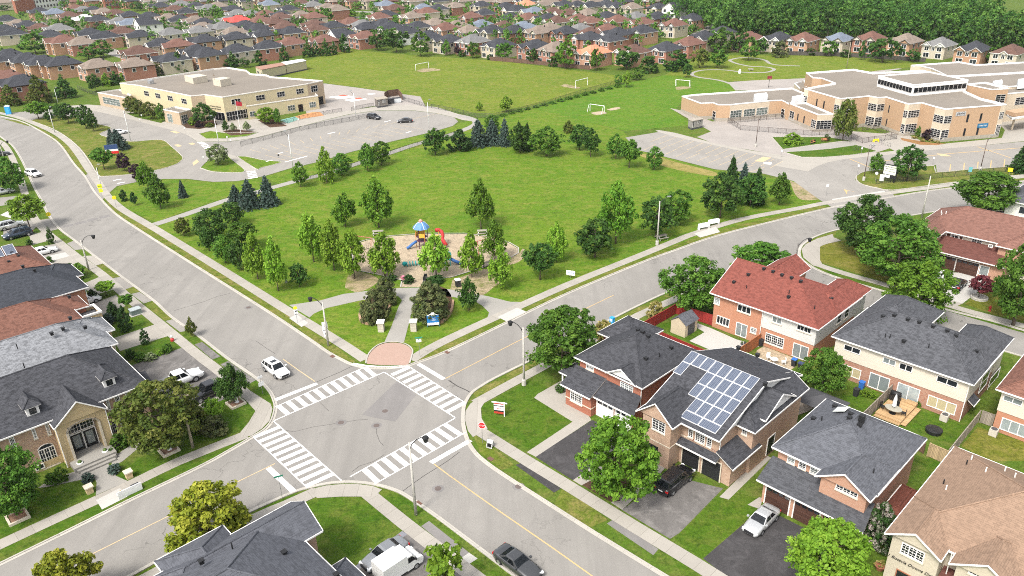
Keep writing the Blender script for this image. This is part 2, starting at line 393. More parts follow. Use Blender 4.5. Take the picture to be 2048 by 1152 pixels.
def ribbon(name, px, width, z, mat, k=4, label=None):
    P = [G(x, y, z) for x, y in px]
    if k: P = smooth_line(P, k)
    return tag(link(name, ribbon_mesh(P, width / 2, width / 2, z, mat, name)), label, None, None, 'structure')
def kerb(name, P, side, h=0.11, wd=0.17, gut=0.32, z0=0.02, close=False):
    Q = P + [P[0]] if close else P
    a = offset_line(Q, -side * gut); b = [p.copy() for p in Q]; c = offset_line(Q, side * wd); n = len(Q); vs = []; uv = []; u = 0
    for i in range(n):
        if i: u += (Q[i] - Q[i - 1]).length
        for k, (p, z) in enumerate(((a[i], z0 + .002),(b[i], z0 + .004),(b[i], h),(c[i], h),(c[i],0.0))): vs.append((p.x, p.y, z)); uv.append((u, k * 0.2))
    fs = []
    for i in range(n - 1):
        for k in range(4):
            q = (5 * i + k, 5 * i + 5 + k, 5 * i + 6 + k, 5 * i + 1 + k); fs.append(q if side > 0 else q[::-1])
    me = bpy.data.meshes.new(name); me.from_pydata(vs, [], fs); me.materials.append(M_kerb); L = me.uv_layers.new(name="UVMap").data
    for lp in me.loops: L[lp.index].uv = uv[lp.vertex_index]
    me.update(); return tag(link(name, me), None, None, None, 'structure')
# ---------------------------------------------------------------- base ground
mb = MB(); mb.poly([(-2600,-300),(2600,-300),(2600,4200),(-2600,4200)],0.0)
tag(mb.obj("ground", M_grass), kind='structure')
sheet("park_lawn", [(306,450),(376,424),(450,398),(540,375),(655,345),(760,312),(870,278),(945,236),(990,238),(1060,215),(1246,262),(1276,301),(1430,340),(1587,362),(1640,400),(1600,425),(1432,468),(1280,518),(1134,580),(1046,615),(820,718),(735,722),(620,645),(450,548)],0.004, M_park)
sheet("sports_field", [(560,160),(590,130),(640,112),(705,100),(850,112),(1000,122),(1130,138),(1240,152),(1232,168),(1100,202),(985,231),(920,224),(851,213),(800,186),(650,166)],0.004, M_field)
sheet("meadow", [(985,233),(1100,203),(1250,167),(1330,150),(1455,163),(1480,180),(1365,200),(1350,222),(1385,250),(1252,262),(1060,216),(990,240)],0.012, M_meadow)
sheet("path_lawn", [(1330,150),(1400,110),(1700,112),(1860,130),(1620,156),(1455,163)],0.020, M_field)
# ---------------------------------------------------------------- roads: one sheet, kerb lines traced from the photograph
L_NW = [(-60,225),(0,273),(23,290),(39,313),(53,341),(66,371),(82,400),(97,431),(120,459),(146,479),(186,510),(242,553),(305,600),(342,634),(395,671),(453,716),(512,757),(537,781),(547,800),(550,817),(543,842),(529,859),(505,874),(450,906),(398,934),(254,1003),(127,1066),(0,1128),(-200,1226)]
L_S = [(60,1257),(262,1151.6),(353.5,1100),(430,1058),(521,1013.6),(589,984),(617,976),(652,968),(683,964.8),(715,965),(745,968.7),(774,975.5),(801.5,986),(833,1006),(872,1033),(940,1084),(1004.5,1133),(1080,1190)]
L_E = [(1420,1206),(1330,1151.6),(1195,1069),(1105,1012),(1004,947),(962,916),(943,894),(933,872),(927.5,848),(927,829),(930.5,808),(944,786),(965,771),(993,755),(1071,716),(1160,670),(1230,635),(1280,610),(1339,583),(1420,553),(1450,545)]
court_up = [(1599,506),(1604,519),(1632,538),(1680,557),(1780,586),(1881,616),(1981,641),(2060,664),(2200,700)]
L_NE = [(1599,506),(1601,497),(1608,488),(1632,473),(1673,460),(1740,446),(1822,431),(1900,419),(2048,400),(2300,372)]
L_N = [(2300,336),(2048,362),(1931,373),(1855,382),(1765,397),(1667,414),(1553,441),(1432,472),(1348,501),(1280,526),(1134,587),(1017,643),(939,681),(878,709),(831,726),(812,732),(773,736.5),(732,735),(705,729),(685,720),(656,704),(624.5,682),(538,624),(400,537),(276,458),(240,434),(222,419),(203,399),(187,380),(170,352),(148,327),(127,297),(109,279),(74,258),(43,243),(0,232),(-80,214)]
def wl(px, k=4): return smooth_line([G(x, y, 0.012) for x, y in px], k)
WNW, WS, WE, WNE, WN, WC = wl(L_NW), wl(L_S), wl(L_E), wl(L_NE), wl(L_N), wl(court_up)
court_low = [p + Vector((0,0,0)) for p in offset_line(WC, -8.2)]
cl = court_low[7:]
b0 = G(1450,545,0.012)
arc = smooth_line([b0, G(1480,541,.012), G(1506,548,.012), cl[0]],5)
ring = WNW + WS + WE + arc[1:-1] + cl + WC[::-1] + WNE[1:] + WN
mb = MB(); mb.poly(ring, 0.012); tag(mb.obj("road", M_road), kind='structure')
kerb("kerb", WNW, -1); kerb("kerb", WS, -1); kerb("kerb", WE + arc[1:] + cl[1:],-1); kerb("kerb", WC[::-1] + WNE[1:],-1); kerb("kerb", WN, -1)
# ---------------------------------------------------------------- verges (boulevard grass between kerb and walk)
def verge(px, mat=None): return sheet("verge", px, 0.016, mat or M_verge)
verge([(276,458),(400,537),(538,624),(578,651),(590,640),(560,618),(450,549),(309,461),(262,432),(228,408),(213,396),(216,410),(240,433)])
verge([(582,645),(625,680),(685,719),(716,728),(660,683),(606,645)])
verge([(832,724),(880,707),(939,680),(1013,643),(995,634),(939,661),(880,692)])
verge([(1018,640),(1134,585),(1280,525),(1348,500),(1430,471),(1540,443),(1655,414),(1640,411),(1540,435),(1430,462),(1330,497),(1280,519),(1134,576),(1046,618)])
verge([(0,236),(74,257),(127,295),(170,351),(180,345),(160,314),(128,283),(78,255),(40,242)])
verge([(1860,381),(1931,372),(2048,361),(2048,356),(1931,367),(1870,375)])
verge([(0,1115),(0,1099),(210,996),(250,975),(356,927),(495,875),(505,872),(398,931),(127,1063)], M_yard)
verge([(273,1150),(353,1103),(430,1060),(521,1016),(589,987),(616,980),(570,1003),(460,1058),(372,1104),(300,1143)], M_yard)
verge([(747,977),(774,978),(833,1009),(846,1018),(826,1040),(808,1028),(775,1000)], M_yard)
verge([(946,1118),(1004,1150),(1010,1160),(950,1130),(935,1120)], M_yard)
verge([(944,862),(960,905),(1004,940),(1028,930),(1015,917),(965,880)])
verge([(1107,1009),(1180,1055),(1216,1040),(1190,1018),(1125,977)])
verge([(1345,1114),(1363,1148),(1380,1160),(1405,1155),(1378,1134),(1360,1118),(1340,1100)], M_yard)
verge([(946,787),(967,772),(1072,719),(1160,673),(1230,638),(1280,613),(1339,586),(1410,560),(1410,568),(1357,589),(1280,623),(1245,641),(1160,686),(1066,733),(955,797)])
verge([(1610,487),(1633,475),(1673,462),(1671,470),(1650,476),(1622,489)])
verge([(1634,541),(1680,559),(1780,588),(1881,618),(2048,666),(2048,658),(1909,621),(1779,579),(1690,553),(1650,538)], M_yard)
verge([(35,340),(44,338),(56,372),(48,374)], M_yard); verge([(54,382),(66,380),(76,408),(68,410)], M_yard)
verge([(73,420),(87,418),(99,436),(80,437)], M_yard); verge([(193,531),(207,527),(239,553),(222,556)])
verge([(250,580),(268,573),(279,583),(262,587)]); verge([(287,608),(306,602),(345,637),(331,641)])
verge([(358,664),(376,660),(401,681),(388,688)], M_yard); verge([(425,716),(442,712),(454,721),(440,728)], M_yard); verge([(494,770),(512,760),(536,785),(544,803),(540,807)], M_yard)
# ---------------------------------------------------------------- walks
W = 0.030
ribbon("sidewalk", [(-30,219),(0,226),(40,236),(78,251),(112,267),(139,287),(158,310),(174,334),(197,366),(211,387),(228,405),(253,424),(313,459),(450,543),(570,618),(675,682),(731,719)],1.7, W, M_walk, 4)
ribbon("sidewalk", [(822,720),(880,686),(1007,627),(1134,570),(1280,511),(1348,483),(1389,467),(1485,438),(1600,416),(1656,405),(1785,385),(1863,375),(1941,364),(2048,353),(2200,336)],1.7, W + .002, M_walk, 4)
ribbon("sidewalk", [(-20,275),(0,283),(12,294),(25,317),(42,362),(52,395),(62,425),(75,445),(96,467),(116,483),(143,505),(164,521),(203,548),(260,598),(317,645),(395,709),(442,745),(492,788),(528,812)],1.5, W + .004, M_walk, 4)
ribbon("sidewalk", [(-150,1160),(0,1089),(127,1030),(254,972),(356,923),(492,869)],1.55, W, M_walk, 2)
ribbon("sidewalk", [(260,1174),(372,1113),(505,1039),(570,1011),(632,983)],1.55, W + .002, M_walk, 2)
ribbon("sidewalk", [(730,982),(811,1048),(900,1116),(946,1151),(1010,1200)],1.55, W + .004, M_walk, 2)
ribbon("sidewalk", [(953,858),(983,877),(1061,926),(1134,970),(1262,1049),(1391,1127),(1470,1177)],1.6, W, M_walk, 2)
ribbon("sidewalk", [(951,806),(1011,773),(1071,741),(1160,693),(1251,645),(1280,629),(1357,595),(1430,565)],1.55, W + .002, M_walk, 2)
ribbon("sidewalk", [(1676,478),(1640,487),(1622,499),(1620,512),(1632,527),(1690,547),(1779,572),(1909,614),(1981,634),(2060,655),(2160,680)],1.6, W + .004, M_walk, 4)
sheet("corner_pad", [(484,792),(500,781),(541,807),(545,818),(539,841),(524,857),(503,871),(482,876),(481,864),(497,845),(511,822)], W + .008, M_walk)
sheet("corner_pad", [(618,979),(652,971),(684,968),(715,968),(746,972),(764,979),(748,993),(722,993),(683,993),(634,996)], W + .008, M_walk)
sheet("corner_pad", [(941,807),(931,822),(930,840),(936,862),(946,874),(975,857),(963,836),(962,816),(975,795),(958,795)], W + .008, M_walk)
sheet("corner_pad", [(1603,498),(1612,488),(1634,477),(1665,468),(1668,476),(1640,485),(1640,520),(1650,537),(1626,531),(1607,515)], W + .008, M_walk)
sheet("ramp", [(995,634),(1014,643),(1052,623),(1034,615)], W + .010, M_white_conc); sheet("ramp", [(578,636),(603,654),(617,646),(594,629)], W + .010, M_white_conc)
sheet("ramp", [(1400,475),(1440,464),(1432,453),(1388,467)], W + .010, M_white_conc); sheet("ramp", [(192,1000),(204,1019),(255,993),(240,976)], W + .010, M_white_conc)
# park paths and plaza
sheet("plaza_path", [(619,635),(578,610),(640,601),(686,588),(733,582),(801,575.6),(841,575),(896,578),(974,592),(1020,603.5),(1050,604),(1046,613),(1010,630),(972,645),(978,625),(964,611),(948,601.6),(907,594),(860,591),(835,596),(824,623),(816,653),(808,684),(769,684),(784,650),(796,616),(804,600),(796,592),(760,594),(719.7,601),(653,616),(628,627)], W - .006, M_path)
ribbon("park_path", [(309,449),(376,427),(450,401),(500,388),(545,375),(600,360),(655,346),(723,324.5),(780,306),(834,288),(889,273),(932,258),(953,246),(940,236),(915,230)],2.3, W - .004, M_path, 4)
sheet("playground_sand", [(716,487),(733,481),(780,473),(850,468),(930,468),(985,475),(1020,487),(1036,497),(1035,507),(1020,515),(967,534),(902,554),(851,556),(844,573.5),(801,574.5),(803,560),(769,551),(721,541),(708,520),(706,498)],0.020, M_sand)
pring = [G(x, y) for x, y in [(844,573.5),(848,558),(902,555),(967,535),(1020,516),(1037,506),(1037,496),(1020,486),(985,474),(930,467),(850,467),(780,472),(733,480),(714,486),(704,498),(706,521),(720,542),(769,552),(804,561),(801,574.5)]]
tag(link("playground_edging", ribbon_mesh(pring, 0.12,0.12,0.09, M_kerb, "playground_edging")), kind='structure')
sheet("dirt_patch", [(690,575),(694,556),(705,542),(722,544),(748,552),(757,562),(735,578),(712,584)],0.012, M_dirt, 3)
sheet("dirt_patch", [(905,560),(940,548),(968,538),(990,545),(1010,560),(990,572),(960,592),(905,585)],0.012, M_dirt, 3)
sheet("dirt_patch", [(1000,512),(1035,507),(1046,497),(1052,508),(1040,522),(1015,530)],0.012, M_dirt, 3)
sheet("dirt_patch", [(1580,362),(1605,370),(1628,390),(1640,398),(1606,400),(1590,388)],0.012, M_dirt, 3)
sheet("straw_patch", [(1276,309),(1300,308),(1345,322),(1400,336),(1432,345),(1428,352),(1380,345),(1320,330)],0.012, M_dry, 3)
brk = Zm(480,680,5.12)((1297,243),(1306,190),(1335,130),(1390,75),(1450,43),(1520,28),(1600,27),(1670,40),(1725,66),(1758,105),(1755,150),(1728,243),(1620,256),(1450,256))
sheet("brick_island", brk, W + .012, M_redpave, 3)
bp = smooth_line([G(x, y) for x, y in brk[:12]],3); tag(link("brick_edging", ribbon_mesh(bp, 0.2,0.0,0.10, M_kerb, "brick_edging")), kind='structure')
# ---------------------------------------------------------------- left school grounds
sheet("school_drive", [(203,401),(222.7,381.6),(234,372),(273,364),(328,357.7),(375,357.7),(426,363.6),(474.6,362),(529,352),(582,336),(636.7,323.6),(697.7,305),(776,284.5),(863.7,264),(905,252),(916.4,243),(908.6,235),(873,227),(825,221),(756,221),(697.7,229),(650,240.5),(523,274),(457,283.5),(394.5,283.5),(375,270),(359,264),(289,246),(221,229),(176,219),(137,217),(60,222),(18,226),(47,238),(100,250),(180,330),(168,350),(187,380)],0.0145, M_lot)
def island(name, px, mat, k=3, z=0.020):
    o = sheet(name, px, z, mat, k); P = smooth_line([G(x, y) for x, y in px] + [G(*px[0])], k)[:-1] if k else [G(x, y) for x, y in px]
    a = sum(P[i].x * P[(i + 1) % len(P)].y - P[(i + 1) % len(P)].x * P[i].y for i in range(len(P)))
    kerb("kerb", P, 1 if a > 0 else -1,0.12,0.15,0.12,0.018, True); return o
island("grass_island", [(60,241),(112,231),(146,234),(191,247),(224,256),(200,268),(224,276),(262,283),(305,280),(328,281),(342,292),(365,313),(363,322),(348,331),(312,341),(264,349),(211,353),(196,350),(178,322),(160,298),(135,276),(105,258)], M_verge, 3)
sheet("lawn_strip", [(228,398),(222,386),(240,372),(275,364),(328,359),(375,359),(426,365),(474.6,363),(517,357),(545,373),(450,396),(376,421),(312,444),(262,424)],0.018, M_park)
sheet("lawn_strip", [(523,355),(582,338),(640,325),(700,306),(776,286),(864,265),(906,253),(920,245),(945,245),(925,258),(885,271),(830,286),(775,303),(723,320),(655,341),(560,368)],0.018, M_park)
island("grass_island", [(400,336),(416,321),(445,305),(465,320),(488,338),(488,344),(474,346),(426,344)], M_park, 3)
island("grass_island", [(473,313),(511,338),(523,336),(566,324.5),(545,322),(523,319.6),(492,313)], M_park, 2)
sheet("crossing_walk", [(449,306),(472,312),(513,340),(493,343)],0.026, M_conc)
sheet("school_walk", [(176,219),(221,229),(289,246),(359,264),(375,270),(394.5,283),(457,283),(523,273.5),(650,240),(697,228.5),(756,220.5),(825,220.5),(873,226.5),(908,234.5),(925,240),(951,243),(945,235),(920,229),(873,214),(820,209),(760,212),(690,222),(640,228),(560,246),(520,238),(430,238),(360,245),(335,245),(280,226),(215,212),(176,209),(130,212),(137,217)],0.022, M_conc)
island("planting_bed", [(397,268),(422,262),(450,266),(517,265),(494,273),(445,278),(412,278)], M_park, 0,0.026)
sheet("planting_bed", [(445,262),(470,258),(515,264),(500,268),(462,271)],0.032, M_mulch)
sheet("planting_bed", [(250,225),(285,228),(330,242),(322,246),(270,234)],0.028, M_yard); sheet("planting_bed", [(365,250),(385,243),(430,240),(435,250),(400,258),(372,256)],0.028, M_mulch); sheet("planting_bed", [(515,240),(545,238),(575,252),(540,255)],0.028, M_mulch)
sheet("playground_asphalt", [(600,170),(650,167),(720,176),(800,187.5),(841,193),(851,213),(800,211),(740,213),(660,230),(615,236)],0.018, M_pink)
M_rpaint = plain("red_paint", (0.45,0.10,0.06),0.8); M_gpaint = plain("teal_paint", (0.18,0.36,0.30),0.8); M_opaint = plain("orange_paint", (0.5,0.24,0.1),0.8)
sheet("court_marking", [(656,194),(690,190),(712,194),(680,198)],0.024, M_white); sheet("court_marking", [(676,191),(688,189.5),(697,191.5),(684,193)],0.028, M_rpaint)
sheet("court_marking", [(688,200),(718,195),(735,198),(704,203)],0.024, M_white); sheet("court_marking", [(708,196.5),(720,195),(728,197),(714,198.8)],0.028, M_rpaint); sheet("court_marking", [(733,188),(745,186),(752,188),(740,189)],0.024, M_white)
sheet("play_rug", [(590,233),(625,224),(640,224),(648,231),(600,238)],0.030, M_opaint); sheet("play_rug", [(560,240),(590,233),(600,238),(575,247)],0.030, M_gpaint)
# parking bays of the left school
def bay_row(a0, a1, b0, b1, n, mat, wd=0.13, z=0.026):
    mb = MB()
    for i in range(n):
        f = i / (n - 1); A = G(a0[0] + (a1[0] - a0[0]) * f, a0[1] + (a1[1] - a0[1]) * f, z); B = G(b0[0] + (b1[0] - b0[0]) * f, b0[1] + (b1[1] - b0[1]) * f, z)
        t = (B - A).normalized(); p = Vector((-t.y, t.x, 0)) * wd / 2; mb.poly([A + p, B + p, B - p, A - p])
    return tag(mb.obj("parking_marking", mat), kind='structure')
bay_row((500,299),(880,226),(522,305),(850,233),20, M_yfade)
bay_row((530,310),(800,251),(552,316),(828,255),15, M_yfade); bay_row((552,316),(828,255),(578,322),(846,259),15, M_yfade)
def stripe(px, wd, mat, z=0.026, name="road_marking"):
    P = [G(x, y, z) for x, y in px]; return tag(link(name, ribbon_mesh(P, wd / 2, wd / 2, z, mat, name)), kind='structure')
for px in ([(532,323),(545,320)],[(556,307),(566,305)],[(655,268),(670,264)],[(768,244),(781,241)],[(812,266),(823,262)],[(226,361),(243,358)],[(234,367),(250,364)],[(588,337),(606,331)],[(570,324),(615,312)]): stripe(px, 0.45, M_white)
for px in ([(250,219),(262,222)],[(344,262),(356,266)],[(352,289),(360,293)],[(381,286),(387,289)]): stripe(px, 1.2, M_yfade)
sheet("road_marking", Zm(250,180,5.12)((690,745),(735,710),(760,735),(700,775)),0.028, M_yfade)
def zebra(P0, P1, Q0, Q1, n, z=0.026, mat=None):
    a, b, c, d = (G(*q, z) for q in (P0, P1, Q0, Q1)); mb = MB()
    for i in range(n):
        t0, t1 = 2 * i / (2 * n - 1),(2 * i + 1) / (2 * n - 1); mb.poly([a.lerp(b, t0), a.lerp(b, t1), c.lerp(d, t1), c.lerp(d, t0)])
    return tag(mb.obj("crosswalk_marking", mat or M_white), kind='structure')
q = Zm(250,180,5.12)((735,530),(840,620),(810,530),(900,600)); zebra(*q, 6)
q = Zm(250,180,5.12)((1245,835),(1265,910),(1335,825),(1360,895)); zebra(*q, 5)
# ---------------------------------------------------------------- right school grounds
q = Zm(1648,260,5.12)
A2 = [(1251,275),(1276,300),(1348,318),(1430,338.5),(1526,347),(1587,362),(1612,380),(1640,400),(1665,415),(1790,394),(1782,382),(1757,377),(1726,370),(1710,360),(1711,352),(1720,347),(1745,341),(1790,338),(1872,330),(1874,347),(1941,339),(2060,330),(2200,316),(2200,268),(2048,283),(1950,292),(1863,300),(1804,307),(1750,312),(1690,318),(1655,325),(1633,333),(1616,343),(1547,331),(1567,320),(1350,274),(1317,264)]
sheet("school_lot", A2,0.0145, M_lot)
sheet("school_walk", [(1311,261),(1317,260),(1350,265.5),(1428,286),(1506,301.6),(1563,310),(1604,316),(1643,315),(1750,306),(1804,300),(1892,287),(2003,276),(2060,270),(2060,281),(1950,292),(1863,300),(1804,307),(1750,312),(1690,318),(1655,325),(1633,333),(1616,343),(1547,331),(1567,320),(1350,274),(1317,264)],0.024, M_conc)
sheet("school_yard", [(1340,216),(1375,224),(1425,243),(1560,230),(1640,250),(1700,262),(1800,270),(1800,290),(1750,306),(1650,316),(1606,316),(1563,311),(1428,287),(1394,274),(1422,263),(1385,242)],0.018, M_pink)
sheet("school_yard", [(1990,240),(2120,225),(2120,272),(2003,277),(2010,260)],0.018, M_conc)
sheet("school_yard", [(1757,268),(1800,262),(1850,285),(1880,289),(1790,302),(1770,292)],0.022, M_conc)
island("grass_island", [(1543,274),(1655,274),(1711,283),(1685,283),(1623,291),(1565,299)], M_yard, 0)
sheet("gravel_walk", [(1566,300),(1623,292),(1685,284),(1713,285),(1713,290),(1660,297),(1626,300),(1568,304)],0.022, M_path)
island("grass_island", [(1567,304.6),(1626,300.5),(1660,297.5),(1713,290),(1757,303),(1700,311),(1650,315),(1604,315)], M_yard, 0)
sheet("planting_bed", q((780,80),(1100,130),(1250,140),(1150,155),(980,150),(800,105)),0.030, grass("bark_mulch", (0.26,0.13,0.06),(0.3,0.16,0.08),(0.2,0.14,0.05),0.6,0.0))
island("grass_island", [(1712,353),(1718,348),(1736,342),(1790,338),(1868,331.5),(1871,345),(1941,338.5),(2060,331),(2150,322),(2150,340),(2048,350),(1941,361),(1863,371),(1785,381),(1757,377),(1726,370),(1713,361)], M_verge, 2)
sheet("drive_apron", [(1668,407),(1775,389),(1768,381),(1664,398)],0.030, M_white_conc)
sheet("court_asphalt", [(1455,164.5),(1530,159),(1630,153),(1635,178),(1471,181)],0.016, M_pink)
sheet("court_asphalt", Zm(1648,120,5.12)((300,95),(560,60),(800,90),(560,130)),0.018, M_pink)
bay_row((1300,284),(1540,336),(1335,270),(1566,322),14, M_yfade); bay_row((1288,300),(1500,344),(1312,288),(1530,334),11, M_yfade)
stripe(q((260,295),(480,385)),0.3, M_yellow); stripe(q((1570,170),(1910,285)),0.3, M_yellow); stripe(q((620,315),(1160,255),(1240,245),(2048,180)),0.3, M_yellow); stripe(q((620,372),(740,355)),0.3, M_yellow)
for x, y0, y1 in ((1295,425,350),(1437,412,335),(1577,398,325),(1712,388,312),(1850,375,300)): stripe(q((x - 8, y0),(x + 2, y1)),0.22, M_yellow)
sheet("road_marking", q((200,605),(345,640),(240,618),(235,660)),0.028, M_yellow); sheet("road_marking", q((1150,240),(1240,245),(1310,270),(1200,268)),0.028, M_yfade)
sheet("road_marking", Zm(1350,120,5.12)((905,1050),(990,1045),(985,1070),(910,1065)),0.028, M_white); sheet("road_marking", Zm(1350,120,5.12)((810,1035),(900,990),(990,1000),(900,1045)),0.0265, M_yfade)
for ln in ([(2048,675),(1940,672),(1820,665),(1740,650),(1700,620),(1620,600),(1540,592),(1450,590),(1370,602),(1330,620),(1400,650),(1480,668),(1550,680),(1650,683),(1740,692),(1785,712),(1730,735),(1640,744),(1540,742),(1450,738),(1350,724),(1250,715),(1100,715),(1010,725),(945,748),(950,772),(1020,793),(1120,806),(1220,822),(1310,848),(1370,876),(1420,912)],):
    ribbon("gravel_path", Zm(1200,0,5.12)(*ln),1.4,0.028, M_path, 3)
sheet("goal_mouth", Zm(800,0,5.12)((165,728),(240,700),(350,700),(420,718),(330,728),(230,740)),0.032, M_dirt, 3); sheet("goal_mouth", Zm(800,0,5.12)((1640,880),(1690,862),(1780,880),(1850,900),(1780,905)),0.032, M_dirt, 3)
sheet("goal_mouth", Zm(1200,0,5.12)((775,890),(880,885),(935,900),(790,918)),0.032, M_dirt, 3); sheet("goal_mouth", Zm(680,0,2.924)((1465,660),(1530,650),(1560,662),(1500,672)),0.032, M_sand, 3); sheet("goal_mouth", Zm(680,0,2.924)((1560,640),(1620,626),(1640,634),(1590,646)),0.032, M_sand, 3)
# ---------------------------------------------------------------- crossing marks, lines, patches
z1 = Zm(480,680,5.12); z2 = Zm(700,700,5.12); z3 = Zm(480,830,5.12); z4 = Zm(700,830,5.12)
zebra(*z1((365,680),(1300,272),(470,770),(1400,355)),11); zebra(*z2((590,168),(1190,550),(415,245),(1010,645)),10)
zebra(*z3((135,215),(690,742),(395,110),(965,617)),11); zebra(*z4((120,570),(995,85),(260,702),(1155,190)),10)
for a in (z1((350,690),(1300,268)), z2((590,160),(1195,550)), z3((130,218),(692,748)), z4((240,714),(1182,178))): stripe(a, 0.13, M_white, 0.030)
for a in (z1((335,832),(1482,326)), z2((345,222),(1086,697)), z3((338,58),(1040,672)), z4((0,632),(1088,25))): stripe(a, 0.15, M_white, 0.034)
for a in (z1((365,612),(790,445)), z2((700,142),(960,298)), z4((830,488),(1235,258)), z3((290,540),(550,785))): stripe(a, 0.62, M_white, 0.028, "stop_line")
stripe(z1((1150,243),(1290,268),(1400,276),(1500,277),(1600,275),(1712,264)),0.55, M_white, 0.031)
stripe([(868,928),(900,952),(1000,1023),(1110,1099),(1183,1151),(1240,1192)],0.15, M_yellow)
stripe([(891,757),(1003,699),(1044,678),(1140,632),(1228,590)],0.13, M_yellow); stripe([(-60,1228),(177,1111.6),(336,1032.5),(470,966),(550,927)],0.13, M_yfade); stripe([(566,718),(598,741),(630,763)],0.14, M_yfade)
sheet("road_patch", z1((1250,765),(1600,425),(1720,475),(1800,565),(1590,835),(1400,800)),0.0165, M_patch)
q = Zm(0,400,7.314)
for pp in (((905,385),(1060,345),(1080,370),(930,405)),((1085,340),(1250,300),(1275,325),(1115,362)),((1265,290),(1415,255),(1440,280),(1290,318)),((1440,248),(1590,215),(1615,240),(1470,275))): sheet("speed_hump", q(*pp),0.0165, M_patch)
def crack(px, wd=0.05): return stripe(px, wd, M_crack, 0.0175, "tar_seam")
crack(Zm(0,380,2.924)((1020,705),(1120,675),(1200,650),(1270,622),(1345,605)),0.07); crack(z1((760,440),(900,380),(1020,330),(1100,290),(1160,262)),0.08)
crack(z1((370,905),(550,940),(750,890),(950,860),(1050,815),(1100,835),(1200,820),(1310,812)),0.045); crack(z4((520,795),(620,720),(760,620),(890,540),(1000,470),(1120,380)),0.07); crack(z4((20,580),(100,520),(230,480),(300,440),(350,405)),0.05)
crack(z1((165,10),(280,90),(360,140)),0.05); crack(z2((1010,310),(1100,370),(1190,410),(1250,445)),0.14); crack(z1((1395,900),(1400,960),(1430,1040),(1470,1080)),0.04); crack(z1((820,640),(880,700),(910,725)),0.04)
def manhole(x, y, r=0.36, ring=True):
    c = G(x, y, 0.019); mb = MB()
    if ring: mb.poly([(c.x + (r + .3) * math.cos(a * .3927), c.y + (r + .25) * math.sin(a * .3927)) for a in range(16)],0.0185,1)
    mb.poly([(c.x + r * math.cos(a * .3927), c.y + r * math.sin(a * .3927)) for a in range(16)],0.0235,0)
    return mb.obj("manhole_cover", [plain("cast_iron", (0.12,0.095,0.085),0.7), M_patch])
for x, y, l in ((770,822, "manhole cover on the dark asphalt patch in the crossing"),(753,851, "manhole cover among radiating cracks in the crossing"),(682,845, "faint manhole cover left of the cracked one in the crossing"),(876,977, "manhole cover with worn ring beside the tall concrete lamp post"),(1037,973, "manhole cover near the kerb opposite the black driveway"),(497,615, "small iron cover on the road by the park walk")):
    tag(manhole(x, y), l, "manhole cover")
for x, y, l in ((981,918, "drain grate by the kerb near the stop sign"),(837,1007, "drain grate at the kerb under the tall concrete lamp post"),(894,705, "drain grate at the kerb by the street name sign"),(665,713, "drain grate at the kerb by the park corner")):
    p = G(x, y); mb = MB(); mb.obox((p.x, p.y, 0.02),0.35,0.25,0.012, GROT)
    tag(mb.obj("drain_grate", plain("rusty_iron", (0.14,0.075,0.055),0.8)), l, "drain grate")
# ---------------------------------------------------------------- driveways and yards near the camera
D = 0.020
def drv(px, mat, name="driveway", z=D): return sheet(name, px, z, mat)
drv([(262,731),(365,695),(398,723),(448,762),(470,790),(400,818),(340,800),(300,762)], M_middark); drv([(390,808),(438,788),(452,791),(394,814)], M_conc, "garden_path", D + .004)
drv([(389,689),(404,684),(441,713),(425,719)], M_middark, "drive_apron", D + .002); drv([(331,642),(347,638),(377,661),(360,664)], M_lot, "drive_apron", D + .002); drv([(262,588),(279,584),(305,601),(288,607)], M_lot, "drive_apron", D + .002); drv([(222,557),(240,554),(267,573),(250,579)], M_lot, "drive_apron", D + .002); drv([(441,729),(456,722),(512,760),(496,769)], M_middark, "drive_apron", D + .002)
drv([(80,440),(100,437),(117,458),(100,462)], M_lot, "drive_apron", D + .002); drv([(134,487),(148,481),(168,498),(150,500)], M_lot, "drive_apron", D + .002); drv([(165,512),(187,511),(206,527),(192,531)], M_conc, "drive_apron", D + .002)
drv([(225,677),(309,649),(336,672),(240,702)], M_conc); drv([(170,612),(232,590),(251,612),(200,632)], M_conc); drv([(165,575),(170,566),(205,551),(224,562),(240,575),(190,590)], M_conc)
drv([(70,531),(110,512),(150,502),(168,519),(110,545),(80,545)], M_conc, "patio"); drv([(50,500),(112,487),(142,507),(80,526)], M_lot); drv([(96,512),(136,503),(146,510),(104,522)], M_white_conc, "patio", D + .004); drv([(58,469),(97,462),(110,478),(64,490)], M_conc, "patio"); drv([(10,446),(66,440),(74,452),(60,466),(5,475)], M_lot); drv([(0,395),(55,390),(62,402),(0,412)], M_lot); drv([(0,430),(20,420),(66,418),(70,428),(20,436)], M_white_conc, "patio")
sheet("lawn", [(222,650),(262,630),(300,640),(309,648),(234,673)],0.010, M_yard); sheet("lawn", [(248,697),(335,672),(364,694),(300,714),(262,716)],0.010, M_yard)
sheet("lawn", [(-60,1080),(0,1000),(120,975),(180,990),(330,880),(390,815),(452,792),(482,782),(510,822),(490,850),(480,864),(356,914),(254,962),(127,1018),(0,1077)],0.010, M_yard)
q6 = Zm(0,927,5.12); qm = Zm(220,740,6.024)
drv(q6((390,250),(500,170),(830,60),(900,-20),(1050,-60),(1130,30),(1170,90),(1185,125),(1310,180),(980,325),(990,200),(970,150),(860,160),(480,240)), M_path, "entrance_walk", D)
drv(qm((60,1030),(340,850),(395,890),(330,950),(150,1100),(0,1180)), M_path, "garden_path", D - .004)
sheet("lawn", [(590,1020),(632,997),(683,993),(724,994),(800,1056),(700,1115),(660,1080)],0.010, M_yard)
sheet("lawn", [(963,812),(1060,760),(1130,790),(1144,842),(1070,904),(975,850),(963,834)],0.010, M_yard)
z8 = Zm(680,758,2.924); z9 = Zm(1348,758,2.924)
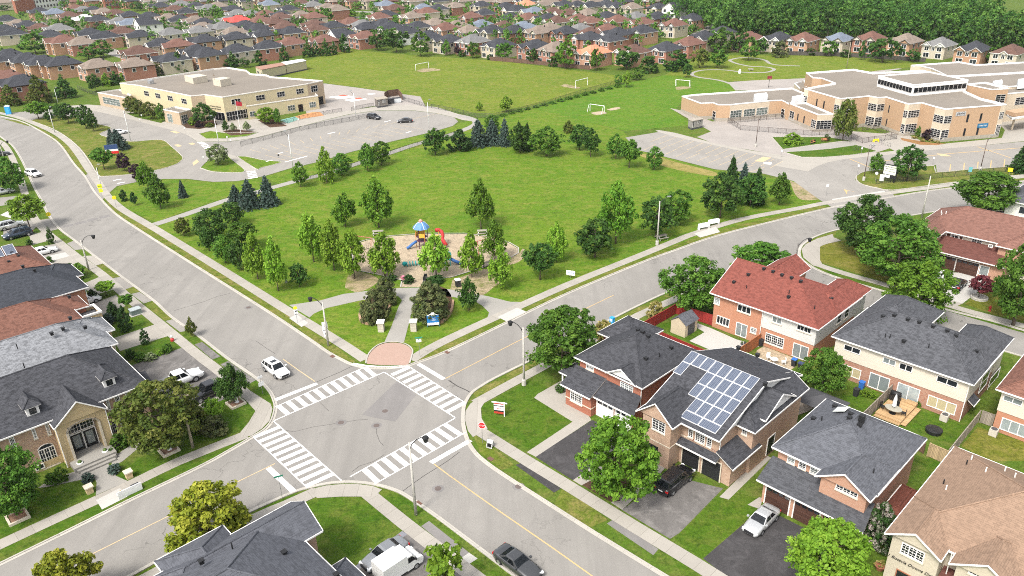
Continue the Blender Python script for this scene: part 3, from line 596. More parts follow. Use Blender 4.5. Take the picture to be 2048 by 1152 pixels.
drv(z8((1092,428),(1360,250),(1135,110),(1155,88),(1310,0),(1340,-30),(1400,120),(1470,240),(1145,455)), M_conc, "garden_path", D + .004); drv(z8((1143,455),(1475,240),(1680,330),(1560,470),(1362,592)), M_dark); drv(z8((1362,592),(1450,530),(1620,420),(1700,340),(1760,320),(1600,520),(1412,622)), M_conc, "garden_path", D + .002)
drv(z8((1026,502),(1062,490),(1292,640),(1252,664)), M_dark, "drive_apron"); drv(z8((1585,722),(1780,590),(1840,480),(1900,520),(1880,545),(1650,765)), M_conc, "garden_path", D + .002); drv(z8((1648,765),(1890,590),(1920,560),(2240,640),(1985,900),(1930,935)), M_middark)
drv(z8((1560,845),(1600,820),(1862,995),(1832,1030)), M_patch, "drive_apron"); sheet("garden_bed", z8((1412,618),(1500,560),(1620,560),(1720,620),(1585,718)),0.012, M_mulch)
drv(z9((170,1050),(520,750),(860,920),(960,980),(900,1100),(700,1330),(500,1300)), M_dark); sheet("lawn", z9((0,935),(290,650),(520,700),(500,760),(165,1050)),0.010, M_yard); drv(z9((430,735),(500,690),(520,700),(500,760)), M_conc, "garden_path", D + .004); drv(z9((265,690),(520,440),(570,460),(320,705)), M_conc, "garden_path", D)
drv(z8((475,860),(520,830),(755,1015),(705,1050)), M_patch, "drive_apron"); drv(z8((705,1050),(755,1015),(805,1050),(750,1085)), M_white_conc, "drive_apron", D + .002)
drv([(700,1140),(804,1062),(815,1068),(700,1152)], plain("grey_stone", (0.2,0.2,0.22)), "garden_path", D + .002); drv([(700,1152),(816,1066),(840,1078),(930,1148),(1000,1230),(800,1240)], M_middark)
drv([(1862,606),(1872,566),(1900,545),(1960,545),(1990,556),(1950,588),(1925,607)], M_white_conc); drv([(1903,600),(1925,607),(1914,612),(1888,606)], M_conc, "drive_apron", D + .002)
sheet("lawn", [(1630,490),(1700,480),(1830,540),(1860,595),(1779,566),(1690,540),(1634,522)],0.010, M_yardy); sheet("lawn", [(1930,608),(1960,585),(2060,600),(2060,645),(1990,630)],0.010, M_yardy)
qr = Zm(1280,500,3.64); qb = Zm(1400,640,3.64); qw = Zm(1648,675,3.64)
drv(qr((360,662),(470,598),(350,530),(370,515),(520,570),(700,650),(870,700),(660,790)), M_white_conc, "patio"); sheet("lawn", qr((125,560),(215,520),(350,530),(470,598),(360,665)),0.010, M_yard)
drv(qr((850,730),(900,700),(1130,790),(1130,850),(990,950),(830,860)), M_sand, "patio", D + .002); sheet("lawn", qb((420,330),(550,360),(600,340),(740,370),(700,460),(650,450)),0.010, M_yard)
sheet("lawn", qw((-20,330),(180,340),(340,480),(310,530),(100,460)),0.010, M_yard); sheet("lawn", qw((540,600),(640,530),(800,560),(1020,640),(1100,560),(980,780),(800,740)),0.010, M_yard); sheet("lawn", qw((1000,790),(1120,650),(1230,690),(1456,760),(1456,900),(1200,900)),0.010, M_yardy)
drv(qb((690,700),(720,560),(860,600),(800,660)), concrete("stone_patio", (0.42,0.36,0.29),0.6), "patio")
sheet("lawn", z9((1440,480),(1600,420),(1560,520),(1500,560)),0.010, M_yard)
# ---------------------------------------------------------------- house materials
CH = (0.050,0.051,0.057); CH2 = (0.068,0.070,0.077); GR = (0.092,0.096,0.108); LG = (0.18,0.185,0.195); BR = (0.155,0.075,0.055); RD = (0.185,0.060,0.046); TN = (0.25,0.168,0.118); BW = (0.175,0.090,0.070)
S_ch = shingle("charcoal_shingle", CH, 0.42); S_ch2 = shingle("dark_grey_shingle", CH2,0.38); S_gr = shingle("grey_shingle", GR, 0.30); S_lg = shingle("light_grey_shingle", LG, 0.38); S_br = shingle("brown_shingle", BR, 0.34); S_rd = shingle("red_shingle", RD, 0.34); S_tn = shingle("tan_shingle", TN, 0.18); S_bw = shingle("brown_tan_shingle", BW, 0.30)
B_red = brick("red_brick", (0.36,0.115,0.062),(0.28,0.08,0.045),(0.34,0.22,0.17)); B_org = brick("orange_brick", (0.46,0.20,0.115),(0.40,0.165,0.09),(0.44,0.3,0.22)); B_pink = brick("pink_brick", (0.46,0.25,0.165),(0.39,0.19,0.12),(0.48,0.36,0.28)); B_tan = brick("mottled_tan_brick", (0.50,0.35,0.25),(0.33,0.19,0.125),(0.47,0.37,0.29)); B_mix = brick("mottled_red_brick", (0.30,0.10,0.06),(0.44,0.27,0.19),(0.36,0.28,0.22)); B_cream = brick("cream_stone", (0.54,0.47,0.36),(0.47,0.39,0.28),(0.55,0.48,0.38),0.5,0.2); B_buff = brick("buff_stone", (0.55,0.43,0.25),(0.47,0.35,0.19),(0.52,0.42,0.28),0.55,0.22); B_pale = brick("pale_brick", (0.52,0.46,0.36),(0.44,0.38,0.29),(0.5,0.45,0.37))
V_cream = siding("cream_siding", (0.60,0.545,0.45)); V_grey = siding("grey_siding", (0.56,0.55,0.52)); V_white = siding("white_siding", (0.68,0.67,0.64))
T_white = plain("white_trim", (0.74,0.72,0.69),0.5); T_soffit = plain("soffit", (0.50,0.48,0.45),0.6); T_stone = plain("stone_trim", (0.58,0.51,0.41),0.8)
PANE = glass_pane("window_glass", (0.022,0.026,0.032)); PANE_L = glass_pane("curtained_glass", (0.22,0.25,0.25)); T_black = plain("black_metal", (0.018,0.018,0.019),0.45); T_dgrey = plain("dark_grey_metal", (0.07,0.07,0.075),0.5)
T_brown = planks("brown_garage_door", (0.075,0.036,0.026),0.28); T_white_door = siding("white_garage_door", (0.70,0.69,0.67),0.5); T_black_door = siding("black_garage_door", (0.02,0.02,0.022),0.5); T_gal = plain("galvanised_steel", (0.42,0.43,0.44),0.35,0.5,0.6)
class House:
    def __init__(s, name, label, s0, t0, cat="house", group=None):
        s.o = (s0, t0); s.root = thing(name, label, cat, ST(s0, t0), GROT, group); s.n = 0
    def L(s, p): return (p[0] - s.o[0], p[1] - s.o[1], p[2])
    def emit(s, mb, name, mats, parent=None, smooth=False):
        mb.v = [(p[0] - s.o[0], p[1] - s.o[1], p[2]) for p in mb.v]
        return mb.obj(name, mats, parent or s.root, smooth)
    def wall(s, s0, s1, t0, t1, z0, z1, mat, name="wall"):
        mb = MB(); mb.prism([(s0, t0),(s1, t0),(s1, t1),(s0, t1)], z0, z1,0, True); return s.emit(mb, name, mat)
    def band(s, s0, s1, t0, t1, z, mat=None, h=0.12):
        mb = MB(); e = .035; mb.prism([(s0 - e, t0 - e),(s1 + e, t0 - e),(s1 + e, t1 + e),(s0 - e, t1 + e)], z, z + h, 0, True, True); return s.emit(mb, "stone_band", mat or T_stone)
    def hip(s, s0, s1, t0, t1, z, pitch, mat, gables='', axis=None, wallmat=None, trim=True, zb=None):
        """roof over the eave rectangle; gables: letters N(+t) S(-t) E(+s) W(-s) that end in an upright gable"""
        dx, dy = s1 - s0, t1 - t0; ax = axis or ('s' if dx >= dy else 't'); run = (dy if ax == 's' else dx) / 2; hgt_ = run * pitch; zr = z + hgt_
        if ax == 's':
            a = (s0 + (0 if 'W' in gables else min(run, dx / 2)),(t0 + t1) / 2, zr); b = (s1 - (0 if 'E' in gables else min(run, dx / 2)),(t0 + t1) / 2, zr)
        else:
            a = ((s0 + s1) / 2, t0 + (0 if 'S' in gables else min(run, dy / 2)), zr); b = ((s0 + s1) / 2, t1 - (0 if 'N' in gables else min(run, dy / 2)), zr)
        c = [(s0, t0, z),(s1, t0, z),(s1, t1, z),(s0, t1, z)]; mb = MB()
        if ax == 's': F = [(0,1,5,4),(2,3,4,5),(3,0,4),(1,2,5)]; gm = ['', '', 'W', 'E']
        else: F = [(1,2,5,4),(3,0,4,5),(0,1,4),(2,3,5)]; gm = ['', '', 'S', 'N']
        V = c + [a, b]
        mb.add(V, [f for f, g in zip(F, gm) if not g or g not in gables],0)
        th = 0.06; mb.add([(x, y, zz - th) for x, y, zz in V],[f[::-1] for f, g in zip(F, gm) if not g or g not in gables],1)
        r = s.emit(mb, "roof", [mat, T_soffit])
        if trim:
            tb = MB(); w_ = 0.07; h_ = 0.15
            def edge(p, q, out):
                p = Vector(p); q = Vector(q); o = Vector(out) * w_; dn = Vector((0,0,-h_)); up = Vector((0,0,0.012))
                k = [p + up, q + up, q + o + up, p + o + up]; k2 = [x + dn for x in k]; tb.add(k + k2,[(0,1,2,3),(7,6,5,4),(0,4,5,1),(1,5,6,2),(2,6,7,3),(3,7,4,0)])
            for i, (g, out) in enumerate((('S', (0,-1,0)),('E', (1,0,0)),('N', (0,1,0)),('W', (-1,0,0)))):
                p, q = c[i], c[(i + 1) % 4]
                if g in gables: ap = a if g in 'WS' else b; edge(p, ap, out); edge(ap, q, out)
                else: edge(p, q, out)
            s.emit(tb, "gutter", T_white, r)
        for g in gables:
            i = 'SENW'.index(g); p, q = c[i], c[(i + 1) % 4]; ap = a if g in 'WS' else b; ins = 0.28
            inn = {'S': (0, ins, 0), 'N': (0,-ins, 0), 'E': (-ins, 0,0), 'W': (ins, 0,0)}[g]; gb = MB()
            gb.add([tuple(Vector(x) + Vector(inn) - Vector((0,0,.03))) for x in (p, q, ap)],[(0,1,2)],0); s.emit(gb, "gable", wallmat or V_white)

        rc = MB()
        ends = [(a, c[0], 'WS'),(a, c[3] if ax == 's' else c[1], 'WS'),(b, c[1] if ax == 's' else c[3], 'EN'),(b, c[2], 'EN')]
        for p, q, gg in ends:
            if any(x in gables for x in gg if x in ('WE' if ax == 's' else 'SN')): continue
            rc.tube([Vector(p) + Vector((0,0,.01)), Vector(q) + Vector((0,0,.01))],0.085,5)
        if (Vector(a) - Vector(b)).length > 0.1: rc.tube([Vector(a), Vector(b)],0.09,5)
        if rc.v: s.emit(rc, "ridge_cap", mat, r)
        return r
    def lean(s, P, mat, trim=True):
        mb = MB(); mb.add(P, [(0,1,2,3)],0); mb.add([(x, y, z - .12) for x, y, z in P],[(3,2,1,0)],1)
        mb.add(list(P) + [(x, y, z - .12) for x, y, z in P],[(0,4,5,1),(1,5,6,2),(3,7,4,0)],1); r = s.emit(mb, "roof", [mat, T_soffit])
        if trim:
            tb = MB(); d = Vector(P[1]) - Vector(P[0]); o = Vector((d.y, -d.x, 0)).normalized() * .08; k = [Vector(P[0]) + Vector((0,0,.01)), Vector(P[1]) + Vector((0,0,.01))]
            v = k + [k[1] + o, k[0] + o]; tb.add(v + [x - Vector((0,0,.15)) for x in v],[(0,3,2,1),(4,5,6,7),(2,3,7,6),(0,4,7,3),(1,2,6,5),(0,1,5,4)]); s.emit(tb, "gutter", T_white, r)
        return r
    def _map(s, pl, c):
        k = pl[1] == '+'; o = 1 if k else -1
        if pl[0] == 't': return (lambda u, v, d: (u, c + o * d, v)),(o < 0)
        return (lambda u, v, d: (c + o * d, u, v)),(o > 0)
    def _box(s, mb, M, u0, u1, v0, v1, d0, d1, mi=0):
        vs = [M(u, v, d) for d in (d0, d1) for u, v in ((u0, v0),(u1, v0),(u1, v1),(u0, v1))]
        mb.add(vs, [(4,5,6,7),(0,1,5,4),(1,2,6,5),(2,3,7,6),(3,0,4,7)], mi)
    def window(s, pl, c, u0, u1, v0, v1, nx=2, ny=1, mun=(2,3), sill=True, pane=None, fm=None, fw=0.09, arch=False, name="window"):
        if u0 > u1: u0, u1 = u1, u0
        if v0 > v1: v0, v1 = v1, v0
        M, _ = s._map(pl, c); mb = MB()
        s._box(mb, M, u0, u1, v0, v0 + fw, 0,.06); s._box(mb, M, u0, u1, v1 - fw, v1,0,.06); s._box(mb, M, u0, u0 + fw, v0 + fw, v1 - fw, 0,.058); s._box(mb, M, u1 - fw, u1, v0 + fw, v1 - fw, 0,.058)
        du = (u1 - u0 - fw) / nx
        for i in range(1, nx): x = u0 + fw / 2 + du * i; s._box(mb, M, x - .045, x + .045, v0 + fw, v1 - fw, 0,.056)
        for i in range(nx):
            a = u0 + fw / 2 + du * i
            for j in range(1, mun[0]): x = a + du * j / mun[0]; s._box(mb, M, x - .017, x + .017, v0 + fw, v1 - fw, 0.006,.036)
        for j in range(1, mun[1]): y = v0 + (v1 - v0) * j / mun[1]; s._box(mb, M, u0 + fw, u1 - fw, y - .017, y + .017,0.006,.034)
        if arch:
            n = 8; cu = (u0 + u1) / 2; ru = (u1 - u0) / 2; rz = arch
            for k in range(n):
                t0, t1 = math.pi * k / n, math.pi * (k + 1) / n; q = []
                for tt, rr in ((t0,1),(t1,1),(t1,.86),(t0,.86)): q.append((cu + ru * rr * math.cos(tt), v1 + rz * rr * math.sin(tt) * 1.0))
                mb.add([M(a, b, d) for d in (0,.06) for a, b in q],[(4,5,6,7),(7,6,5,4),(0,1,5,4),(2,3,7,6)])
        w_ = s.emit(mb, name, fm or T_white); pb = MB(); vs = [M(u0 + .02, v0 + .02,.012), M(u1 - .02, v0 + .02,.012), M(u1 - .02, v1 - .02,.012), M(u0 + .02, v1 - .02,.012)]
        pb.add(vs, [(0,1,2,3)])
        if arch: pb.add([M((u0 + u1) / 2 + (u1 - u0) / 2 * .95 * math.cos(math.pi * k / 8), v1 - .02 + arch * .95 * math.sin(math.pi * k / 8),.012) for k in range(9)],[tuple(range(9))])
        s.emit(pb, "pane", pane or (PANE_L if random.random() < .25 else PANE), w_)
        if sill: sb = MB(); s._box(sb, M, u0 - .06, u1 + .06, v0 - .13, v0 - .003,0,.11); s.emit(sb, "sill", T_stone, w_)
        return w_
    def wpx(s, pl, c, tl, br, *a, **k):
        f = on_t if pl[0] == 't' else on_s; A, B = f(*tl, c), f(*br, c); return s.window(pl, c, A[0], B[0], B[1], A[1], *a, **k)
    def garage(s, pl, c, u0, u1, h, mat, lights=4, z=0.03):
        M, _ = s._map(pl, c); mb = MB(); s._box(mb, M, u0, u1, z, h, 0,.03)
        o = s.emit(mb, "garage_door", mat); fb = MB(); s._box(fb, M, u0 - .12, u0, z, h, 0,.07); s._box(fb, M, u1, u1 + .12, z, h, 0,.07); s._box(fb, M, u0 - .12, u1 + .12, h, h + .14,0,.07); s.emit(fb, "frame", T_white if mat is not T_black_door else T_stone, o)
        for i in range(lights):
            a = u0 + (u1 - u0) * (i + .14) / lights; b = u0 + (u1 - u0) * (i + .86) / lights; lb = MB(); s._box(lb, M, a, b, h - .48, h - .16,0,.04); s.emit(lb, "pane", PANE, o)
        return o
    def door(s, pl, c, u0, u1, z, h, mat, name="door"):
        M, _ = s._map(pl, c); mb = MB(); s._box(mb, M, u0, u1, z, z + h, 0,.05); o = s.emit(mb, name, mat)
        fb = MB(); s._box(fb, M, u0 - .1, u0, z, z + h, 0,.08); s._box(fb, M, u1, u1 + .1, z, z + h, 0,.08); s._box(fb, M, u0 - .1, u1 + .1, z + h, z + h + .1,0,.08); s.emit(fb, "frame", T_white, o)
        hb = MB(); s._box(hb, M, u1 - .14, u1 - .08, z + .95, z + 1.1,.05,.11); s.emit(hb, "handle", T_gal, o); return o
    def slider(s, pl, c, u0, u1, z, h):
        w_ = s.window(pl, c, u0, u1, z, z + h, 2,1,(1,1), False, PANE_L, name="patio_door"); return w_
    def vent(s, x, y, z, kind=0):
        mb = MB()
        if kind == 0: mb.box(x - .17, x + .17, y - .17, y + .17, z - .25, z + .06); mb.box(x - .22, x + .22, y - .22, y + .22, z + .06, z + .15)
        else: mb.tube([(x, y, z - .3),(x, y, z + .38)],.06,7)
        return s.emit(mb, "roof_vent", T_black if kind != 2 else T_white)
    def pipe(s, x, y, z0, z1): mb = MB(); mb.tube([(x, y, z0),(x, y, z1)],.05,6); return s.emit(mb, "downpipe", T_white)
def zoof(z, e0, e, k): return z + (e - e0) * k
# ---------------------------------------------------------------- red brick corner house
o3 = Zm(1100,660,5.12); o4 = Zm(1250,700,5.12); o9 = Zm(1348,758,2.924)
h = House("corner_house", "red brick corner house with charcoal hip roof and white garage doors", -48,66)
h.wall(-52.4,-43.2,61.4,71.9,0.02,5.6, B_red); h.wall(-52.4,-48.4,58.9,61.38,0.02,2.95, B_red); h.wall(-48.38,-42.9,59.7,61.38,0.02,2.9, B_red); h.wall(-54.3,-49.5,68.2,73.4,0.02,5.5, B_red)
h.band(-52.4,-48.4,58.9,61.36,1.05)
h.hip(-52.9,-42.7,60.9,72.4,5.6,.57, S_ch); h.hip(-54.9,-49.2,67.6,74,5.55,.6, S_ch)
h.hip(-47.9,-43.6,60.75,64.6,5.62,.62, S_ch, 'S', 't', V_white)
h.lean([(-52.9,58.4,2.9),(-48.2,58.4,2.9),(-48.2,61.38,4.3),(-52.9,61.38,4.3)], S_ch); h.lean([(-48.19,59.0,2.95),(-42.3,59.0,2.95),(-43.1,61.38,4.15),(-48.19,61.38,4.15)], S_ch)
h.hip(-54.8,-52.42,60.3,66.5,2.95,.5, S_ch)
for y in (60.6,63.2,66): mb = MB(); mb.box(-54.6,-54.42, y, y + .18,0,2.95); h.emit(mb, "porch_post", T_white)
h.wpx('t-', 61.4, *o3((372,345),(450,425)),2,1,(2,3)); h.wpx('t-', 61.4, *o3((722,518),(852,652)),3,1,(2,3)); h.wpx('t-', 58.9, *o3((212,622),(330,775)),3,1,(2,4)); h.wpx('t-', 58.9, *o3((245,812),(297,848)),2,1,(1,1), False)
h.garage('t-', 59.7,-48.1,-45.75,2.3, T_white_door, 3); h.garage('t-', 59.7,-45.35,-43.1,2.3, T_white_door, 3)
for x, y, k in ((-47.6,67.2,0),(-46.9,67.4,0),(-48.8,67.9,0),(-44.5,66.5,1),(-45,64.5,0),(-44.6,69,0)): h.vent(x, y, min(5.6 + .57 * min(x + 52.9,-42.7 - x, y - 60.9,72.4 - y),8.5) + .15, k)
h.pipe(-43.1,61.3,0,5.5)
# ---------------------------------------------------------------- house with the solar panels
h = House("solar_house", "mottled tan brick house with solar panels covering its charcoal roof", -35,66)
h.wall(-39.8,-31.6,59.2,75.2,0.02,5.8, B_tan); h.wall(-39.8,-36.2,57.2,59.18,0.02,5.8, B_tan); h.wall(-31.58,-29.8,62.6,73.0,0.02,5.8, B_tan); h.wall(-31.58,-30.1,59.3,62.58,0.02,3.0, B_tan)
h.band(-39.8,-36.2,57.2,59.0,2.75); h.band(-36.18,-31.6,59.2,60.0,3.5)
KS = .352; h.hip(-40.3,-31.15,58.2,75.6,5.8, KS, S_ch, 'EW', 's', V_white)
h.hip(-40.4,-35.7,56.7,63.5,5.8,.86, S_ch, 'S', 't', B_tan); h.hip(-33.4,-29.3,61.9,73.5,5.8,.62, S_ch, 'N', 't', V_white); h.hip(-35.6,-29.35,64.0,70.5,6.2,.55, S_ch, 'E', 's', V_white)
h.lean([(-36.15,58.3,2.95),(-31.3,58.3,2.95),(-31.3,59.18,3.35),(-36.15,59.18,3.35)], S_ch); h.lean([(-29.5,58.5,2.95),(-29.5,64.2,2.95),(-31.56,64.2,4.1),(-31.56,58.5,4.1)], S_ch)
h.wpx('t-', 57.2, *o4((285,675),(410,865)),2,1,(2,5), arch=.25); h.wpx('t-', 59.2, *o4((655,785),(695,905)),1,1,(2,5), pane=PANE); h.wpx('t-', 59.2, *o4((725,825),(815,970)),2,1,(2,5), pane=PANE); h.wpx('t-', 59.2, *o4((845,878),(885,1005)),1,1,(2,5), pane=PANE); h.wpx('t-', 62.6, *o4((1203,792),(1250,880)),1,1,(2,4))
h.garage('t-', 59.2,-35.8,-33.75,2.35, T_black_door, 0); h.garage('t-', 59.2,-33.3,-31.2,2.35, T_black_door, 0)
h.window('t-', 57.2,-39.2,-37.6,.9,2.2,1,1,(1,1), False, PANE, T_black, name="porch_opening"); h.door('s+', -29.8,66.2,67.6,.35,2.2, T_black)
cells = [(i, 0) for i in range(8)] + [(0,1)] + [(i, 1) for i in range(3,8)] + [(i, 2) for i in range(3,8)] + [(i, 3) for i in range(4,8)]
def on_slope(x, y):
    lo, hi = 5.0,11.0
    for _ in range(40):
        m = (lo + hi) / 2; t_ = st(x, y, m)[1]
        if 5.8 + (t_ - 58.2) * KS > m: lo = m
        else: hi = m
    return st(x, y, lo)
cTL, cTR, cBL = on_slope(*o4((682,14))[0]), on_slope(*o4((1385,300))[0]), on_slope(*o4((668,475))[0])
pw = (cTR[0] - cTL[0]) / 8; pt = (cTL[1] + cTR[1]) / 2; ph = 1.78
M_pv = NT("photovoltaic_cells"); _v = M_pv.coords('uv'); _b = M_pv.n("TexBrick"); _b.offset = 0; M_pv.l(_v, _b.inputs['Vector']); _b.inputs['Scale'].default_value = 1; _b.inputs['Brick Width'].default_value = .165; _b.inputs['Row Height'].default_value = .165; _b.inputs['Mortar Size'].default_value = .012
for k, c in (('Color1', (.05,.065,.10)),('Color2', (.068,.082,.12)),('Mortar', (.20,.22,.255))): _b.inputs[k].default_value = (*c, 1)
M_pv = M_pv.done(_b.outputs['Color'],.2,.5)
T_pvf = plain('panel_frame', (.5,.5,.5),.4)
def pv(x0, x1, y0, y1):
    zz = lambda y: 5.8 + (y - 58.2) * KS + .12; mb = MB(); q = [(x0, y0),(x1, y0),(x1, y1),(x0, y1)]; e = .055; q2 = [(x0 + e, y0 + e),(x1 - e, y0 + e),(x1 - e, y1 - e),(x0 + e, y1 - e)]
    mb.add([(a, b, zz(b)) for a, b in q] + [(a, b, zz(b) - .06) for a, b in q],[(0,1,2,3),(0,4,5,1),(1,5,6,2),(2,6,7,3),(3,7,4,0)],0); mb.add([(a, b, zz(b) + .006) for a, b in q2],[(0,1,2,3)],1)
    h.emit(mb, "solar_panel", [T_pvf, M_pv])
for i, j in cells: pv(cTL[0] + pw * i + .015, cTL[0] + pw * (i + 1) - .015, pt - ph * (j + 1) + .015, pt - ph * j - .015)
for k in (0,1): pv(cTL[0] + pw * (4 + 2 * k) + .015, cTL[0] + pw * (6 + 2 * k) - .015, pt - ph * 4 - 1.05, pt - ph * 4 - .015)
h.pipe(-31.5,59.1,2.9,5.7)
for x, y, k in ((-34.6,71,0),(-37,71,0),(-31.0,66.2,0)): h.vent(x, y, 9.0, k)
def lettering(parent, txt, size, M, mat, name="lettering"):
    cu = bpy.data.curves.new(name, 'FONT'); cu.body = txt; cu.size = size; cu.extrude = .012; cu.align_x = 'CENTER'; cu.align_y = 'CENTER'; cu.shear = .3
    tmp = bpy.data.objects.new(name, cu); C.objects.link(tmp); dg = bpy.context.evaluated_depsgraph_get(); me = bpy.data.meshes.new_from_object(tmp.evaluated_get(dg)); C.objects.unlink(tmp); bpy.data.objects.remove(tmp); bpy.data.curves.remove(cu)
    me.name = name; me.materials.clear(); me.materials.append(mat); o = link(name, me, parent); o.matrix_local = M; return o
def face_M(x, y, z, out):                            # text upright on a wall; out = outward direction in the parent's frame
    n = Vector(out).normalized(); zz = Vector((0,0,1)); xx = zz.cross(n).normalized(); yy = n.cross(xx); return Matrix(((xx.x, yy.x, n.x, x),(xx.y, yy.y, n.y, y),(xx.z, yy.z, n.z, z),(0,0,0,1)))
lettering(h.root, "115 Botavia Downs Drive", .34, face_M(-33.6 + 35,59.14 - 66,3.62,(0,-1,0)), plain("dark_red_letters", (0.2,0.02,0.015)))
# ---------------------------------------------------------------- pink brick house
o7 = Zm(1480,780,3.64)
h = House("pink_brick_house", "pink brick house with grey hip roof, skylight and brown garage doors", -22,66)
h.wall(-26.6,-17.3,61.9,72.7,0.02,5.6, B_pink); h.wall(-21.6,-17.3,60.6,61.88,2.9,5.6, B_pink); h.wall(-26.6,-20.4,59.6,61.88,0.02,2.9, B_pink); h.wall(-18.0,-17.3,59.6,61.88,0.02,.5, B_pink)
h.hip(-27.1,-16.7,61.3,73.2,5.6,.56, S_gr); h.hip(-22.0,-16.8,60.05,66.5,5.62,.62, S_gr, 'S', 't', B_pink)
h.lean([(-27.1,58.95,2.9),(-16.5,58.95,2.9),(-16.9,61.88,4.2),(-27.1,61.88,4.2)], S_ch2)
for x in (-17.1,-20.2): mb = MB(); mb.box(x, x + .25,59.3,59.55,0,2.85); h.emit(mb, "porch_post", T_black)
for a in (((350,475),(397,548)),((432,512),(478,588)),((515,548),(565,630))): h.wpx('t-', 61.9, *o7(*a),1,1,(2,4))
h.wpx('t-', 60.6, *o7((707,652),(855,792)),3,1,(2,4)); h.garage('t-', 59.6,-26.2,-23.75,2.3, T_brown, 4); h.garage('t-', 59.6,-23.2,-20.75,2.3, T_brown, 4); h.door('t-', 61.9,-19.6,-18.6,.4,2.1, T_brown)
h.wpx('s+', -17.3, *o9((1262,690),(1292,735)),1,1,(1,2))
mb = MB(); mb.add([(-24.6,68.6,7.35),(-23.4,68.6,7.95),(-23.4,69.8,7.95),(-24.6,69.8,7.35)],[(0,1,2,3)]); h.emit(mb, "skylight", plain("skylight_glass", (.55,.57,.52),.15))
for x, y, k in ((-22.7,68.2,0),(-22.4,67.2,0),(-21.2,66.9,0),(-25.2,70.6,0),(-25.0,67.2,1),(-26.0,67.6,0),(-18.0,63.2,1),(-19.2,62.3,0)): h.vent(x, y, min(5.6 + .56 * min(x + 27.1,-16.7 - x, y - 61.3,73.2 - y),8.5) + .14, k)
mb = MB(); mb.box(-21.6,-21.1,67.3,67.8,8,9.0); h.emit(mb, "chimney", T_black)
# lean-to shed roof beside it
h = House("side_shed", "reddish brown hip roofed shed between pink and tan houses", -15.3,66, "shed"); h.wall(-16.6,-14.5,63.6,68.6,.02,2.2, V_cream); h.hip(-16.85,-14.3,63.2,69.0,2.25,.7, shingle("shed_shingle", (.14,.05,.035),.25))
# ---------------------------------------------------------------- tan roofed house
h = House("tan_roof_house", "pale brick house with broad tan shingle roof and script lettering", -9,66)
h.wall(-13.8,0.5,59.4,73.3,0.02,5.6, B_pale); h.wall(-13.8,-10.0,57.6,59.38,.02,5.6, B_pale); h.wall(-8.8,-4.6,57.8,59.38,.02,5.6, B_pale)
h.hip(-14.3,1.0,58.7,73.8,5.6,.46, S_tn); h.hip(-14.3,-9.8,57.0,63.5,5.62,.62, S_tn, 'S', 't', B_pale); h.hip(-9.25,-4.2,57.2,63.5,5.62,.62, S_tn, 'S', 't', B_pale)
h.wpx('t-', 57.6, *o9((1337,952),(1455,1078)),3,1,(2,4), pane=PANE); h.wpx('t-', 57.8, *o9((1738,1072),(1862,1200)),3,1,(2,4), pane=PANE)
A_, B2_ = on_t(*Zm(1760,1060,9.1)((205,465))[0],57.6), on_t(*Zm(1760,1060,9.1)((860,800))[0],57.6)
lettering(h.root, "111 Botavia Downs Drive", .42, face_M((A_[0] + B2_[0]) / 2 + 9,57.54 - 66,(A_[1] + B2_[1]) / 2,(0,-1,0)), T_black)
h.window('t-', 57.6,-12.9,-10.9,.2,2.2,1,1,(1,1), False, PANE, plain("rust_brick", (.3,.12,.07)), name="porch_opening"); h.pipe(-9.5,58.7,2.6,5.6)
h.lean([(-9.9,58.0,3.0),(-8.85,58.0,3.0),(-8.85,59.38,3.4),(-9.9,59.38,3.4)], shingle("porch_shingle", (.12,.05,.04),.25))
for x, y, k in ((-12.2,71.2,2),(-12.3,70.2,1),(-12.4,65.2,2),(-12.9,66.2,1),(-9.4,71.0,2),(-8.4,69.8,2),(-10.5,69.0,2)): h.vent(x, y, min(5.6 + .46 * min(x + 14.3, y - 58.7,73.8 - y),9.0) + .12, k)
# ---------------------------------------------------------------- red roofed pair
qr = Zm(1280,500,3.64); q66 = Zm(1348,380,2.924)
h = House("red_roof_house", "orange brick and grey siding semi with brick red roof", -43,94)
h.wall(-50.5,-43.02,88.2,100.2,.02,5.5, B_org); h.wall(-43,-35.5,88.2,100.2,.02,2.75, B_org); h.wall(-43,-35.44,88.14,100.2,2.76,5.5, V_grey)
h.hip(-51.0,-35.0,87.6,100.7,5.5,.5, S_rd, 'W', 's', B_org); h.hip(-49.8,-44.6,93,105.0,5.52,.62, S_rd, 'N', 't', V_white); h.hip(-40.2,-35.1,93,104.0,5.52,.62, S_rd, '', 't')
h.wall(-49.3,-45.1,100.22,104.6,.02,5.5, B_org); h.wall(-39.7,-35.6,100.22,103.6,.02,5.5, V_grey)
for a, kw in ((((543,338),(580,400)),(1,1,(3,4))),(((714,390),(805,472)),(3,1,(1,1))),(((562,472),(648,562)),(4,1,(1,1))),(((807,557),(846,611)),(1,1,(2,3)))): h.wpx('t-', 88.2, *qr(*a), *kw)
for a, kw in ((((966,477),(1030,545)),(2,1,(1,1))),(((1146,537),(1245,613)),(2,1,(2,1)))): h.wpx('t-', 88.14, *qr(*a), *kw)
h.wpx('t-', 88.2, *qr((918,598),(1042,717)),3,1,(3,4)); 
for a in (((703,527),(775,628)),((1120,672),(1218,792))): A, B = on_t(*qr(a[0])[0],88.2), on_t(*qr(a[1])[0],88.2); h.slider('t-', 88.2, A[0], B[0],.15,2.05)
for a in (((957,737),(974,768)),((1001,702),(1017,736))): h.wpx('s+', -35.44, *q66(*a),1,1,(1,2))
